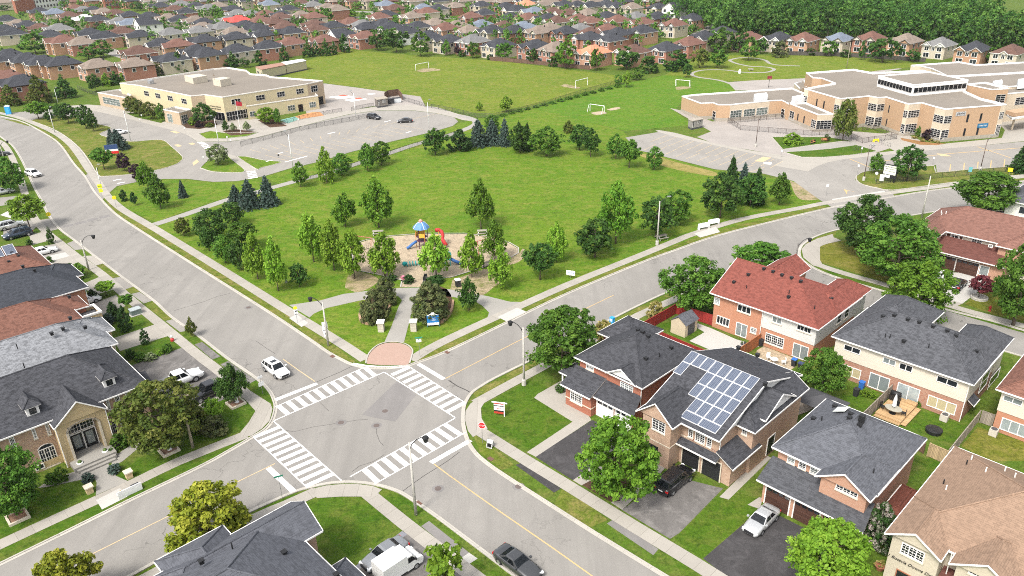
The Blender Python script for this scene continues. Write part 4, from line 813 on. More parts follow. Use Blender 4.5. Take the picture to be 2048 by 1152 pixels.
for x, y, k in ((-48.9,90.2,0),(-47.8,92.0,0),(-46.4,93.6,0),(-45,93.6,0),(-43.6,93.5,0),(-42.2,93.5,0),(-40.8,93.4,0),(-40.9,90.6,0),(-41.2,91.2,1),(-46.8,90.0,1),(-37.2,90.6,1),(-37.0,95,0)): h.vent(x, y, min(5.5 + .5 * min(y - 87.6,100.7 - y, -35 - x),8.75) + .14, k)
h.pipe(-43.0,88.05,.1,5.4)
# ---------------------------------------------------------------- long dark roofed pair with cream siding
qw = Zm(1648,675,3.64)
h = House("cream_siding_house", "long cream siding semi with brick base under dark grey roof", -25,94)
h.wall(-32.6,-17.2,87.7,97.6,.02,2.7, B_mix); h.wall(-32.66,-17.14,87.64,97.66,2.71,5.5, V_cream); h.wall(-32.4,-26.0,97.68,103.0,.02,5.45, V_cream); h.wall(-21.6,-17.3,97.68,101.5,.02,5.45, V_cream)
h.hip(-33.1,-16.7,87.2,98.2,5.5,.56, S_ch2); h.hip(-33.0,-25.4,92.5,103.6,5.52,.62, S_ch2, '', 't'); h.hip(-22.1,-16.75,92.5,102.0,5.52,.62, S_ch2, '', 't')
for a in (((150,45),(262,128)),((434,138),(518,212)),((554,178),(640,259)),((827,272),(968,370))): h.wpx('t-', 87.64, *qw(*a),2,1,(1,1), False)
for a in (((103,178),(260,308)),((763,415),(950,568))): h.wpx('t-', 87.7, *qw(*a),3,1,(1,1), False, pane=plain("drawn_blinds", (.42,.36,.22),.3))
for a in (((335,264),(462,403)),((540,333),(680,478))): A, B = on_t(*qw(a[0])[0],87.7), on_t(*qw(a[1])[0],87.7); h.slider('t-', 87.7, A[0], B[0],.2,2.05)
for a in (((140,307),(190,338)),((808,554),(862,590))): h.wpx('t-', 87.7, *qw(*a),2,1,(1,1), False)
for a in (((1155,285),(1180,340)),((1210,300),(1245,350))): h.wpx('s+', -17.14, *qw(*a),1,1,(1,2), False)
for x, y, k in ((-29.2,92.2,0),(-27.9,92.2,0),(-26.3,92.2,0),(-25,92.3,0),(-23.4,92.3,0),(-21.8,92.3,0),(-20.9,92.8,0),(-27.5,89.2,1),(-27.0,89.3,1),(-25.4,89.4,0),(-22.7,89.7,1),(-18.5,93.2,0)): h.vent(x, y, min(5.5 + .56 * min(y - 87.2,98.2 - y, -16.7 - x, x + 33.1),8.6) + .14, k)
h.pipe(-17.2,87.55,.1,5.4); h.lean([(-16.4,88.5,2.2),(-16.4,90.5,2.2),(-17.12,90.5,2.7),(-17.12,88.5,2.7)], S_ch)
# ---------------------------------------------------------------- brown roofed house across the court
qq = Zm(1648,380,3.64)
h = House("shuttered_house", "brick and cream house with reddish brown roof, shutters and twin garages", -30,137)
h.wall(-39.8,-16,135.0,145,.02,5.5, V_cream); h.wall(-39.7,-36.1,131.3,134.98,.02,5.5, B_pink); h.wall(-36.08,-25.5,131.9,134.98,.02,3.0, B_pink); h.wall(-27.4,-22,133.6,134.98,2.8,5.5, B_pink)
h.hip(-40.3,-15.5,134.4,145.6,5.5,.56, S_bw, '', 's'); h.hip(-40.3,-35.6,130.8,139,5.52,.62, S_bw, 'S', 't', V_cream); h.hip(-27.8,-21.6,133.1,139.5,5.52,.55, S_bw, '', 't')
h.lean([(-36.06,131.2,3.0),(-25.2,131.2,3.0),(-25.2,134.98,4.6),(-36.06,134.98,4.6)], shingle("dark_brown_shingle", (.12,.05,.04),.3))
h.wpx('t-', 131.3, *qq((722,332),(762,390)),1,1,(1,2), False); h.wpx('t-', 135, *qq((920,320),(980,380)),2,1,(2,2), False); h.wpx('t-', 135, *qq((1078,350),(1148,400)),2,1,(2,2), False); h.wpx('t-', 131.3, *qq((735,450),(770,515)),1,1,(1,2), False); h.wpx('t-', 133.6, *qq((1200,393),(1226,422)),1,1,(2,2), False)
for a in (((898,314),(916,366)),((984,334),(1000,386))): A, B = on_t(*qq(a[0])[0],135), on_t(*qq(a[1])[0],135); h.door('t-', 135, A[0], B[0], B[1], A[1] - B[1], T_brown, "shutter")
for a in (((820,475),(942,588)),((968,513),(1108,628))): A, B = on_t(*qq(a[0])[0],131.9), on_t(*qq(a[1])[0],131.9); h.garage('t-', 131.9, A[0], B[0],2.3, T_brown, 4)
h.wpx('t-', 131.9, *qq((1140,545),(1190,630)),1,1,(1,1), False)
for x, y, k in ((-38.5,140,2),(-37.6,137.2,2),(-37.1,137.6,2),(-22,138,2),(-24,137.5,2)): h.vent(x, y, min(5.5 + .56 * min(y - 134.4,145.6 - y, x + 40.3),8.6) + .14, k)
# ---------------------------------------------------------------- two cut by the right edge
h = House("brown_roof_house", "cream siding house with brown roof cut by the right edge", -9,94); h.wall(-14.1,-4,88.6,99.5,.02,2.7, B_org); h.wall(-14.16,-4,88.54,99.5,2.71,5.5, V_cream); h.hip(-14.7,-3.5,88,100,5.5,.56, S_br)
h.wpx('t-', 88.54, *qw((1312,413),(1440,503)),2,1,(1,1), False); h.wpx('t-', 88.6, *qw((1300,580),(1470,735)),3,1,(1,1), False)
h = House("white_siding_house", "white siding house with dark roof beyond the court at right edge", -28,165); h.wall(-33.2,-23,158.5,171.5,.02,5.5, V_white); h.hip(-33.7,-22.5,158,172,5.5,.5, S_ch2); h.wall(-36.0,-33.22,158.5,163,.02,2.6, V_white); h.lean([(-36.3,163.3,2.6),(-36.3,158.2,2.6),(-33.24,158.2,3.6),(-33.24,163.3,3.6)], S_ch2); h.window('t-', 158.5,-31,-29,3.4,4.8,2,1,(1,1), False)
h.garage('t-', 158.5,-35.6,-33.6,2.2, T_white_door, 0)
# ---------------------------------------------------------------- stone fronted mansion on the left corner
om = Zm(0,700,5.12)
h = House("stone_mansion", "large brick and stone house with dormers and arched double entrance", -90,10)
h.wall(-96,-84.8,-8,21.6,1.0,5.8, B_tan); h.wall(-96.05,-84.74,-8.05,21.65,.02,.99, B_buff); h.wall(-84.78,-83.3,11.75,12.75,.02,5.5, B_buff); h.wall(-84.78,-83.3,15.75,16.75,.02,5.5, B_buff); h.wall(-84.78,-83.3,12.76,15.74,4.75,5.5, B_buff); h.wall(-95.5,-87.6,21.67,23.2,.02,3.0, B_tan)
h.hip(-96.5,-84.3,-8.5,22.1,5.8,.62, S_ch, '', 't'); h.hip(-91,-82.8,11.55,16.95,5.5,.82, S_ch, 'E', 's', B_buff)
h.lean([(-87.1,21.68,3.0),(-87.1,23.6,3.0),(-90,23.6,4.4),(-90,21.68,4.4)], S_ch); h.lean([(-94,23.7,2.9),(-87.2,23.7,2.9),(-87.2,21.7,3.8),(-94,21.7,3.8)][::-1], S_ch, False)
mb = MB(); mb.box(-84.8,-81.6,12.0,16.4,0,.6); mb.box(-81.6,-81.2,12.2,16.2,0,.4); mb.box(-81.2,-80.8,12.4,16.0,0,.2); h.emit(mb, "entrance_steps", M_path)
mb = MB(); n = 10
for k in range(n):
    t0, t1 = math.pi * k / n, math.pi * (k + 1) / n; q = [(14.25 + r * math.cos(tt),4.1 + r * .55 * math.sin(tt)) for tt, r in ((t0,1.5),(t1,1.5),(t1,1.75),(t0,1.75))]
    mb.add([(-83.22, a, b) for a, b in q] + [(-83.3, a, b) for a, b in q],[(0,1,2,3),(3,2,1,0),(0,4,5,1),(2,6,7,3)])
mb.box(-83.3,-83.22,12.5,12.75,.6,4.2); mb.box(-83.3,-83.22,15.75,16.0,.6,4.2); h.emit(mb, "entrance_arch", T_stone)
h.window('s+', -84.75,12.85,15.65,3.0,4.1,2,1,(4,2), False, PANE, arch=.65); 
d = h.door('s+', -84.75,12.95,14.22,.62,2.2, T_black); d2 = h.door('s+', -84.75,14.28,15.55,.62,2.2, T_black)
for a, b, dd in ((13.2,13.95, d),(14.55,15.3, d2)): mb = MB(); mb.box(-84.7,-84.685, a, b, 1.0,2.6); h.emit(mb, "pane", PANE_L, dd)
for a, kw in ((((75,885),(180,1003)),(1,1,(3,4))),(((305,783),(388,898)),(1,1,(3,4))),(((445,737),(528,858)),(1,1,(3,4))),(((1078,512),(1140,605)),(1,1,(3,4))),(((1160,463),(1250,578)),(1,1,(3,4))),(((1272,433),(1335,533)),(1,1,(3,4)))): h.wpx('s+', -84.8, *om(*a), *kw, fm=T_stone if False else None)
h.wpx('s+', -84.8, *om((385,1035),(612,1150)),3,1,(2,4), arch=.5, pane=PANE); h.wpx('s+', -84.8, *om((1135,760),(1220,868)),1,1,(2,4), arch=.25, pane=PANE); h.wpx('s+', -84.8, *om((1222,715),(1308,826)),1,1,(2,4), arch=.2, pane=PANE_L); h.wpx('s+', -84.8, *om((1325,680),(1400,780)),1,1,(2,4), arch=.2, pane=PANE)
h.window('s+', -84.74,9.0,9.9,.3,.95,1,1,(1,1), False, PANE)
for tc in (10.6,18.45):
    mb = MB(); mb.box(-88,-85.5, tc - .62, tc + .62,5.9,7.65); o = h.emit(mb, "dormer", T_white); h.window('s+', -85.5, tc - .33, tc + .33,6.65,7.35,1,1,(2,2), False, PANE, T_black, .05)
    h.hip(-89,-85.2, tc - .9, tc + .9,7.6,.75, S_ch, '', 's', None, False)
h.pipe(-83.2,11.7,.1,5.4); h.pipe(-83.2,16.8,.1,5.4)
for x, y in ((-91.5,5),(-92,12)): h.vent(x, y, 9.3,1)
# ---------------------------------------------------------------- left row along the street
def rowhouse(name, label, s0, s1, t0, t1, roof, wall, pitch=.55, wing=None, g=''):
    h = House(name, label, (s0 + s1) / 2,(t0 + t1) / 2); h.wall(s0 + .5, s1 - .5, t0 + .5, t1 - .5,.02,5.6, wall); h.hip(s0, s1, t0, t1,5.6, pitch, roof, g)
    if wing: a, b, c, z = wing; h.wall(a + .4, b - .4, t1 - .48, c - .4,.02, z, wall); h.hip(a, b, t1 - 4.5, c, z + .02,.6, roof, '', 't')
    h.garage('t+', t1 - .5, s0 + 1, s0 + 3.4,2.3, T_brown, 4); h.window('t+', t1 - .5, s1 - 4, s1 - 2,3.6,5,2,1,(2,3)); h.window('s+', s1 - .5, t1 - 5, t1 - 4,3.6,4.8,1,1,(1,2)); h.pipe(s1 - .45, t1 - .4,.1,5.4); return h
h = rowhouse("grey_roof_house", "house with light grey shingle roof behind the stone mansion", -107.6,-97.2,3,23.2, S_lg, B_buff, .55,(-106.8,-101.6,24.3,5.5)); [h.vent(x, y, 8.2, k) for x, y, k in ((-101,18.4,0),(-100.6,17,0),(-100,13,1),(-99.3,20.5,0),(-103.5,20,0))]
h = rowhouse("red_brown_house", "house with reddish brown shingle roof and flat stone porch tower", -117.6,-107.4,4,22.4, S_br, B_red, .55,(-116.8,-111.8,24.3,5.5)); [h.vent(x, y, z, 0) for x, y, z in ((-114,14.2,8.5),(-113,22.5,7.2))]
mb = MB(); mb.prism([(-112.6,22.5),(-109.4,22.5),(-109.4,25.1),(-112.6,25.1)],.02,5.0,0, False); h.emit(mb, "stone_tower", B_buff); mb = MB()
for b in ((-112.7,-109.3,24.9,25.2),(-112.7,-109.3,22.4,22.7),(-112.7,-112.4,22.7,24.9),(-109.6,-109.3,22.7,24.9)): mb.box(*b, 5.0,5.25)
h.emit(mb, "parapet", T_white); mb = MB(); mb.box(-112.4,-109.6,22.7,24.9,4.5,4.6); h.emit(mb, "tower_deck", T_dgrey); h.window('t+', 25.1,-111.4,-110.5,1.0,2.4,1,1,(1,1), True, PANE)
h = rowhouse("blue_black_house", "orange brick house with blue black roof, skylight and pale flashing", -130.8,-118.4,4,26.4, shingle("blue_black_shingle", (.045,.049,.058),.35), B_org, .5,(-130,-124,27.4,5.5)); [h.vent(x, y, z, 0) for x, y, z in ((-125.2,20.2,8.9),(-123.5,21.2,8.5))]
mb = MB(); mb.add([(-121.2,11.6,7.15),(-120,11.6,6.55),(-120,12.8,6.55),(-121.2,12.8,7.15)],[(0,1,2,3)]); h.emit(mb, "skylight", T_white)
h = rowhouse("solar_brown_house", "brown roofed house with three white framed solar panels", -143.4,-131.0,4,25.2, S_br, B_red, .5); [h.vent(x, y, z, 0) for x, y, z in ((-135.6,21,7.9),(-134.6,21.6,7.4),(-134,20,7.1))]
for k in range(3):
    mb = MB(); x0, x1, y0 = -137.1,-135.1,16.6 + k * 1.75
    z = lambda x: 5.6 + (-131.0 - x) * .5 + .12
    mb.add([(x0, y0, z(x0)),(x1, y0, z(x1)),(x1, y0 + 1.6, z(x1)),(x0, y0 + 1.6, z(x0))],[(0,1,2,3)],0); mb.add([(x0 + .08, y0 + .08, z(x0 + .08) + .01),(x1 - .08, y0 + .08, z(x1 - .08) + .01),(x1 - .08, y0 + 1.52, z(x1 - .08) + .01),(x0 + .08, y0 + 1.52, z(x0 + .08) + .01)],[(0,1,2,3)],1); h.emit(mb, "solar_panel", [T_pvf, M_pv])
rowhouse("street_house", "brick house partly cut by left edge beyond the solar brown house", -157,-145.5,4,21, S_bw, B_red, .5)
rowhouse("street_house", "dark roofed house at the left edge behind the dense street tree", -171,-159.5,3,19, S_ch2, B_org, .5)
# ---------------------------------------------------------------- dark roof at the bottom edge
h = House("foreground_house", "brick house seen from above with slate grey roof at bottom edge", -48,14)
S_fg = shingle("slate_shingle", (.088,.092,.105),.28,.5,.2)
h.wall(-53.7,-40,-2,21.2,.02,5.6, B_tan); h.hip(-54.2,-39.5,-3,21.7,5.6,.5, S_fg, '', 't'); h.wall(-53.7,-49.5,21.22,23.0,.02,5.6, B_tan); h.hip(-54.25,-48.95,10,23.45,5.62,.62, S_fg, 'N', 't', B_tan)
h.hip(-55.9,-49,11.6,17.6,5.58,.5, S_fg, '', 's'); h.wall(-55.4,-53.72,12.1,17.1,.02,5.58, B_tan); h.wall(-46.5,-40.2,21.22,23.6,.02,3.2, B_tan); h.hip(-47,-39.7,16.5,24.2,3.3,.75, S_fg, '', 't')
for x, y, z, k in ((-47.6,19.2,7.0,0),(-50.4,16.2,7.8,1),(-43.5,21.4,5.9,0),(-50.2,13.6,8.2,0)): h.vent(x, y, z, k)
h.garage('t+', 23.6,-45.8,-43.4,2.3, T_white_door, 3); h.pipe(-47.1,21.4,.1,5.5)
# ---------------------------------------------------------------- schools: flat roofed blocks, outlines read at roof height
W_yel = concrete("yellow_stucco", (0.53,0.455,0.29),0.0); W_tanb = concrete("tan_block", (0.42,0.33,0.23),0.0); B_sch = brick("school_brick", (0.46,0.305,0.185),(0.40,0.25,0.145),(0.45,0.34,0.24)); W_crm = concrete("cream_panel", (0.54,0.455,0.345),0.0); W_base = concrete("grey_block_base", (0.36,0.32,0.265),0.8)
R_grav = asphalt("gravel_roof", (0.205,0.178,0.148),0.0,0.0); T_cap = plain("parapet_cap", (0.66,0.63,0.58),0.6); T_capw = plain("white_parapet", (0.76,0.755,0.745),0.5)
GL_d = glass_pane("school_glass", (0.02,0.024,0.03),0.12); GL_g = glass_pane("green_school_glass", (0.2,0.25,0.23),0.2)
class Flat:
    def __init__(s, root): s.root = root; s.o = Vector(root.location)
    def emit(s, mb, name, mats, parent=None): mb.v = [(p[0] - s.o.x, p[1] - s.o.y, p[2]) for p in mb.v]; return mb.obj(name, mats, parent or s.root)
    def block(s, px, z, mats, cap, z0=0.0, par=0.45, base=None, world=None, capw=.3):
        P = world or [G(x, y, z) for x, y in px]; n = len(P); A = sum(P[i].x * P[(i + 1) % n].y - P[(i + 1) % n].x * P[i].y for i in range(n)); ml = mats if isinstance(mats, list) else [mats] * n
        if A < 0: P = P[::-1]; ml = (ml[:-1][::-1] + ml[-1:]) if isinstance(mats, list) else ml
        uq = []; [uq.append(m) for m in ml if m not in uq]
        for m in uq:
            mb = MB()
            for i in range(n):
                if ml[i] is m: a, b = P[i], P[(i + 1) % n]; mb.add([(a.x, a.y, z0),(b.x, b.y, z0),(b.x, b.y, z),(a.x, a.y, z)],[(0,1,2,3)])
            s.emit(mb, "wall", m)
        mb = MB(); mb.poly(P, z - par); rf = s.emit(mb, "roof", R_grav)
        I = offset_line(P, capw, True); O = offset_line(P, -.06, True); mb = MB(); vs = []
        for i in range(n): vs += [(O[i].x, O[i].y, z - .22),(O[i].x, O[i].y, z + .04),(I[i].x, I[i].y, z + .04),(I[i].x, I[i].y, z - par)]
        mb.add(vs, [(4 * i + k, 4 * ((i + 1) % n) + k, 4 * ((i + 1) % n) + k + 1,4 * i + k + 1) for i in range(n) for k in range(3)]); s.emit(mb, "parapet", cap)
        if base:
            mb = MB(); Q = offset_line(P, -.04, True)
            for i in range(n): a, b = Q[i], Q[(i + 1) % n]; mb.add([(a.x, a.y, 0),(b.x, b.y, 0),(b.x, b.y, 1.0),(a.x, a.y, 1.0)],[(0,1,2,3)])
            s.emit(mb, "base_course", base)
        s.P = P; return P
    def win(s, A, B, f0, f1, z0, z1, nx, ny, glass=None, frame=None, name="window"):
        A = Vector((A.x, A.y, 0)); B = Vector((B.x, B.y, 0)); d = (B - A); L = d.length; d.normalize(); nrm = Vector((d.y, -d.x, 0))
        if nrm.dot(Vector((0,0,0)) - A) < 0: nrm = -nrm
        def pt(u, z, o): q = A + d * u + nrm * o; return (q.x, q.y, z)
        u0, u1 = f0 * L, f1 * L; mb = MB()
        def bx(a, b, c, e, o): mb.add([pt(a, c, o), pt(b, c, o), pt(b, e, o), pt(a, e, o), pt(a, c, 0), pt(b, c, 0), pt(b, e, 0), pt(a, e, 0)],[(0,1,2,3),(3,2,1,0),(0,4,5,1),(1,5,6,2),(2,6,7,3),(3,7,4,0)])
        fw = .09
        for i in range(nx + 1): x = u0 + (u1 - u0) * i / nx; bx(x - fw / 2, x + fw / 2, z0, z1,.07)
        for j in range(ny + 1): y = z0 + (z1 - z0) * j / ny; bx(u0, u1, y - fw / 2, y + fw / 2,.068)
        w_ = s.emit(mb, name, frame or T_white); pb = MB(); pb.add([pt(u0, z0,.03), pt(u1, z0,.03), pt(u1, z1,.03), pt(u0, z1,.03)],[(0,1,2,3),(3,2,1,0)]); s.emit(pb, "pane", glass or GL_d, w_); return w_
    def box(s, px, z0, z1, mat, name):
        P = [G(x, y, z1) for x, y in px]; mb = MB(); mb.prism([(p.x, p.y) for p in P], z0, z1); return s.emit(mb, name, mat)
# --- yellow school
r = thing("yellow_school", "pale yellow two storey school with flat gravel roof beside the parking lot", "school", G(430,215)); S1 = Flat(r)
px1 = [(239,166),(273.6,170),(381,191.5),(408.7,189),(444.6,194),(614,167.6),(646,161),(578,155.6),(541,153),(533,149.5),(501,147),(492,140),(455,134.4),(427,137)]
S1.block(px1,7.6,[W_yel, W_yel, W_tanb, W_yel, W_yel, W_tanb] + [W_yel] * 8, T_cap); Q1 = [G(x, y, 7.6) for x, y in px1]
S1.block([(195,184.7),(239,178),(263,190),(251,195)],4.4, W_tanb, T_cap); a = [G(*q, 4.4) for q in ((195,184.7),(251,195))]; S1.win(a[0], a[1],.15,.75,1.0,3.2,5,3, GL_g)
S1.block([(326,218.6),(350,212.7),(382,218.6),(358,225)],3.9, W_tanb, T_cap); a = [G(*q, 3.9) for q in ((326,218.6),(358,225),(382,218.6))]; S1.win(a[0], a[1],.2,.5,.3,2.8,2,3, GL_g); S1.win(a[1], a[2],.1,.6,.3,2.8,3,3, GL_g)
P = S1.block([(492.5,212),(636,191),(628,184),(492,203)],4.3, W_yel, T_cap); a = [G(*q, 4.3) for q in ((492.5,212),(636,191))]
for f0, f1, k in ((.55,.65,3),(.86,.95,3)): S1.win(a[0], a[1], f0, f1,.9,2.5, k, 2, GL_g)
S1.win(a[0], a[1],.70,.76,.1,2.3,2,2, GL_d, T_black, "door"); S1.win(a[0], a[1],.03,.1,.9,2.4,2,2, GL_g)
for f0, f1 in ((.09,.19),(.37,.47),(.62,.71),(.855,.945)): S1.win(Q1[4], Q1[5], f0, f1,4.9,6.4,3,2, GL_d)
S1.win(Q1[4], Q1[5],.01,.26,.2,2.9,8,2, GL_d); S1.win(Q1[5], Q1[6],.2,.6,4.6,6.6,3,2); S1.win(Q1[5], Q1[6],.55,.85,.2,2.6,2,2, GL_d, T_black, "door"); S1.win(Q1[3], Q1[4],.05,.95,.2,2.7,5,1)
for f in (.12,.34,.57,.82): S1.win(Q1[1], Q1[2], f, f + .09,4.7,6.2,3,2)
S1.win(Q1[6], Q1[7],.04,.09,3.5,6.2,1,3)
S1.box([(368,151),(398,147.5),(414,151),(385,156)],7.2,9.2, plain("rooftop_unit", (.5,.45,.36)), "rooftop_unit"); S1.box([(425,157),(446,153.5),(461,156),(440,160)],7.2,9.4, plain("rooftop_unit", (.5,.45,.36)), "rooftop_unit"); S1.box([(294,160),(303,158.6),(307,160),(299,161.4)],7.2,8.4, T_gal, "rooftop_unit")
nA, nB = Q1[3], Q1[4]; d = (nB - nA); d.z = 0; nn = Vector((d.y, -d.x, 0)).normalized(); nn = nn if nn.dot(-nA) > 0 else -nn; mid = nA.lerp(nB, .5) + nn * .06
SCHOOL_M = lambda dz: face_M(mid.x - r.location.x, mid.y - r.location.y, dz, nn)
lettering(r, "ST. DAVID CATHOLIC", .55, SCHOOL_M(4.3), T_black); lettering(r, "ELEMENTARY SCHOOL", .5, SCHOOL_M(3.6), T_black)
mb = MB(); c = nA.lerp(nB, .75) + nn * .08; t = d.normalized()
for (hx, hz, zc) in ((.05,.9,5.9),(.45,.05,6.2)): mb.add([tuple(c + t * a + Vector((0,0, zc + b))) for a, b in ((-hx, -hz),(hx, -hz),(hx, hz),(-hx, hz))],[(0,1,2,3),(3,2,1,0)])
for i in range(len(mb.v)): mb.v[i] = (mb.v[i][0], mb.v[i][1], mb.v[i][2])
S1.emit(mb, "wall_cross", plain("bronze", (.25,.17,.09)))
# --- tan brick school
r = thing("brick_school", "tan brick school of angled bays with flat roofs and white parapets", "school", G(1780,290)); S2 = Flat(r)
f2 = [(1609,177),(1617.6,179),(1671,194.5),(1682,197),(1706,195),(1739,191.5),(1757,195),(1772,193.5),(1811,206),(1819,207.5),(1843,205),(1871,213),(1892,218),(1908,216.5),(2003,209.5),(2013,208.5)]
b2 = [(1961,196),(1929,181.5),(1898,152),(1845,140),(1746,145),(1707,138),(1612,145),(1625,155),(1643,156),(1670,166),(1640,171)]
m2 = [W_crm, B_sch, W_crm, W_crm, B_sch, W_crm, W_crm, B_sch, W_crm, W_crm, B_sch, W_crm, W_crm, B_sch, W_crm, B_sch] + [B_sch] * 8 + [B_sch, W_crm, B_sch]
S2.block(f2 + b2,8.6, m2, T_capw, 0,.5, W_base); F2 = [G(x, y, 8.6) for x, y in f2]
S2.win(F2[0], F2[1],.1,.9,4.9,6.6,2,4)
for i, j in ((2,3),(3,4),(5,6),(6,7),(8,9),(9,10),(11,12),(12,13)):
    L = (F2[j] - F2[i]).length; k = max(2, round(L / 1.1)); g0, g1 = (.06,.97) if L < 8 else (.03,.45)
    S2.win(F2[i], F2[j], g0, g1,4.9,6.7, k, 4); S2.win(F2[i], F2[j], g0, g1,.7,3.1, k, 5)
S2.win(F2[14], F2[15],.1,.9,4.9,6.7,3,4); S2.win(F2[14], F2[15],.1,.9,.6,3.4,3,5)
for i, j, fs in ((1,2,(.35,.62)),(7,8,(.25,)),(13,14,(.32,.60))):
    for f in fs: S2.win(F2[i], F2[j], f, f + .035,4.8,6.7,1,1, GL_d, T_dgrey); 
    for f in fs: S2.win(F2[i], F2[j], f, f + .035,1.2,3.1,1,1, GL_d, T_dgrey)
S2.block([(1822,130),(1917.6,123),(1952.7,129),(2060,123),(2200,116),(2200,135),(1898,152),(1863,136.5),(1841,131.5)],8.2, W_crm, T_capw, 0,.4)
S2.block([(1896,152.5),(2200,136),(2200,162),(2020,173),(1972,165),(1934,169)],8.4, W_crm, T_capw, 0,.4)
S2.block([(1932,168),(1970,164),(2018,176.6),(1984,178.6)],9.8, B_sch, T_capw, 0,.4); a = [G(*q, 9.8) for q in ((1984,178.6),(2018,176.6))]; S2.win(a[0], a[1],.35,.9,4.2,8.2,2,7)
S2.block([(2014,187),(2200,172),(2200,160),(2010,173)],8.0, W_crm, T_capw, 0,.4); a = [G(*q, 8.0) for q in ((2014,187),(2200,172))]; S2.win(a[0], a[1],.11,.4,4.6,6.6,6,4)
PH = [G(x, y, 11.2) for x, y in ((1757,151),(1827.7,169.5),(1937,159.5),(1859,143))]; S2.block(None, 11.2, plain("white_panel", (.68,.67,.65)), T_capw, 8.0,.3, None, PH)
S2.win(PH[0], PH[1],.02,.98,8.9,10.3,11,1); S2.win(PH[1], PH[2],.02,.98,8.9,10.3,12,1)
lw = [(1363.7,192),(1401,206),(1426,205),(1436,209),(1461,209),(1540,201),(1563,200),(1580.5,207),(1609,186),(1584,175.7),(1389,188.5)]
S2.block(lw, 4.9,[B_sch, B_sch, B_sch, B_sch, W_crm, B_sch, B_sch, B_sch, B_sch, B_sch, W_crm], T_capw, 0,.4, W_base); LW = [G(x, y, 4.9) for x, y in lw]
for f in (.02,.36,.68): S2.win(LW[4], LW[5], f, f + .28,.8,3.0,4,3, GL_g)
S2.win(LW[2], LW[3],.15,.75,.1,2.6,1,3); S2.win(LW[6], LW[7],.15,.5,.1,2.6,1,3)
hw = [(1580.5,207),(1635,228.4),(1666.5,227.5),(1612,205)]; S2.block(hw, 4.9,[B_sch, W_crm, W_crm, W_crm], T_capw, 0,.4, W_base); HW = [G(x, y, 4.9) for x, y in hw]
S2.win(HW[0], HW[1],.84,.99,.8,3.1,3,4); S2.win(HW[1], HW[2],.03,.97,.8,3.1,4,4); S2.win(HW[0], HW[1],.04,.2,.5,3.0,2,4); [S2.win(HW[0], HW[1], f, f + .03,1.2,3.0,1,1, GL_d, T_dgrey) for f in (.33,.56)]
S2.block([(1589,166.5),(1609,161),(1618,172),(1600,177)],4.9, W_crm, T_capw, 0,.4)
for q in ([(1508,188),(1533,185),(1536,190),(1510,194)],[(1584,193),(1606,189),(1610,195),(1586,199)],[(1986,162),(2004,159),(2006,164),(1988,167)],[(2036,158),(2060,156),(2060,163),(2037,165)]): S2.box(q, 4.5 if q[0][0] < 1700 else 8.0,6.2 if q[0][0] < 1700 else 9.8, plain("white_unit", (.70,.72,.73)), "rooftop_unit")
S2.block([(2011,226),(2160,204),(2160,215),(2024,236)],4.1, T_capw, T_capw, 3.6,.15); S2.box([(2012,221),(2160,200),(2160,210),(2030,226)],4.0,5.0, B_sch, "canopy_wall")
p = G(2023,260); mb = MB(); mb.tube([(p.x, p.y, 0),(p.x, p.y, 3.6)],.28,10); S2.emit(mb, "canopy_column", W_crm)
a, b = F2[13], F2[14]; dd = (b - a); nn = Vector((dd.y, -dd.x, 0)).normalized(); nn = nn if nn.dot(-a) > 0 else -nn
def plate(f, z0, z1, wd, mat, name):
    c = a.lerp(b, f) + nn * .06; t = dd.normalized(); mb = MB(); mb.add([(c.x + t.x * u, c.y + t.y * u, z) for u, z in ((-wd / 2, z0),(wd / 2, z0),(wd / 2, z1),(-wd / 2, z1))],[(0,1,2,3),(3,2,1,0)]); return S2.emit(mb, name, mat)
plate(.17,6.5,7.6,3.0, plain("sign_white", (.66,.66,.66)), "name_sign"); plate(.70,2.9,4.1,3.2, plain("banner_blue", (.08,.30,.52)), "banner")
def onwall(f, z, txt, size, mat, o=.1): c = a.lerp(b, f) + nn * o; lettering(r, txt, size, face_M(c.x - r.location.x, c.y - r.location.y, z, nn), mat)
onwall(.17,7.05, "BROWNRIDGE", .35, T_dgrey); onwall(.70,3.5, "WELCOME", .45, T_white)
# --- portable classrooms, enclosures
def flatthing(name, label, cat, px, z, wall, roofm):
    P = [G(x, y, z) for x, y in px]; c = sum(P, Vector()) / len(P); r = thing(name, label, cat, (c.x, c.y, 0)); F = Flat(r); mb = MB(); mb.prism([(p.x, p.y) for p in P],.5, z, 0, False); F.emit(mb, "wall", wall); mb = MB(); Q = offset_line(P, -.2 if sum(P[i].x * P[(i + 1) % 4].y - P[(i + 1) % 4].x * P[i].y for i in range(4)) > 0 else .2, True); mb.prism([(p.x, p.y) for p in Q], z, z + .18); F.emit(mb, "roof", roofm); mb = MB(); mb.prism([(p.x, p.y) for p in P],0,.5,0, False); F.emit(mb, "skirt", T_dgrey)
    q = sorted(P, key=lambda p: p.y)[:2]; F.win(q[0], q[1],.1,.2,.6,2.6,1,1, GL_d, T_white, "door"); F.win(q[0], q[1],.5,.8,1.5,2.5,3,1); return F
W_port = siding("portable_siding", (.46,.40,.28)); flatthing("portable_classroom", "beige portable classroom with brown roof nearer the yellow school", "portable classroom", [(511,134.5),(563,126),(571,130.5),(524,140)],3.6, W_port, plain("brown_roof", (.3,.16,.11))); flatthing("portable_classroom", "beige portable classroom with white roof beside the sports field", "portable classroom", [(563.5,125),(604,118.5),(612,122),(572,130)],3.6, W_port, T_white)
F = flatthing("utility_enclosure", "square grey block enclosure on lawn left of the brick school", "enclosure", [(1377,239),(1400,236),(1406,238.5),(1384,243)],2.4, concrete("grey_block", (.3,.28,.26),.4), W_base)
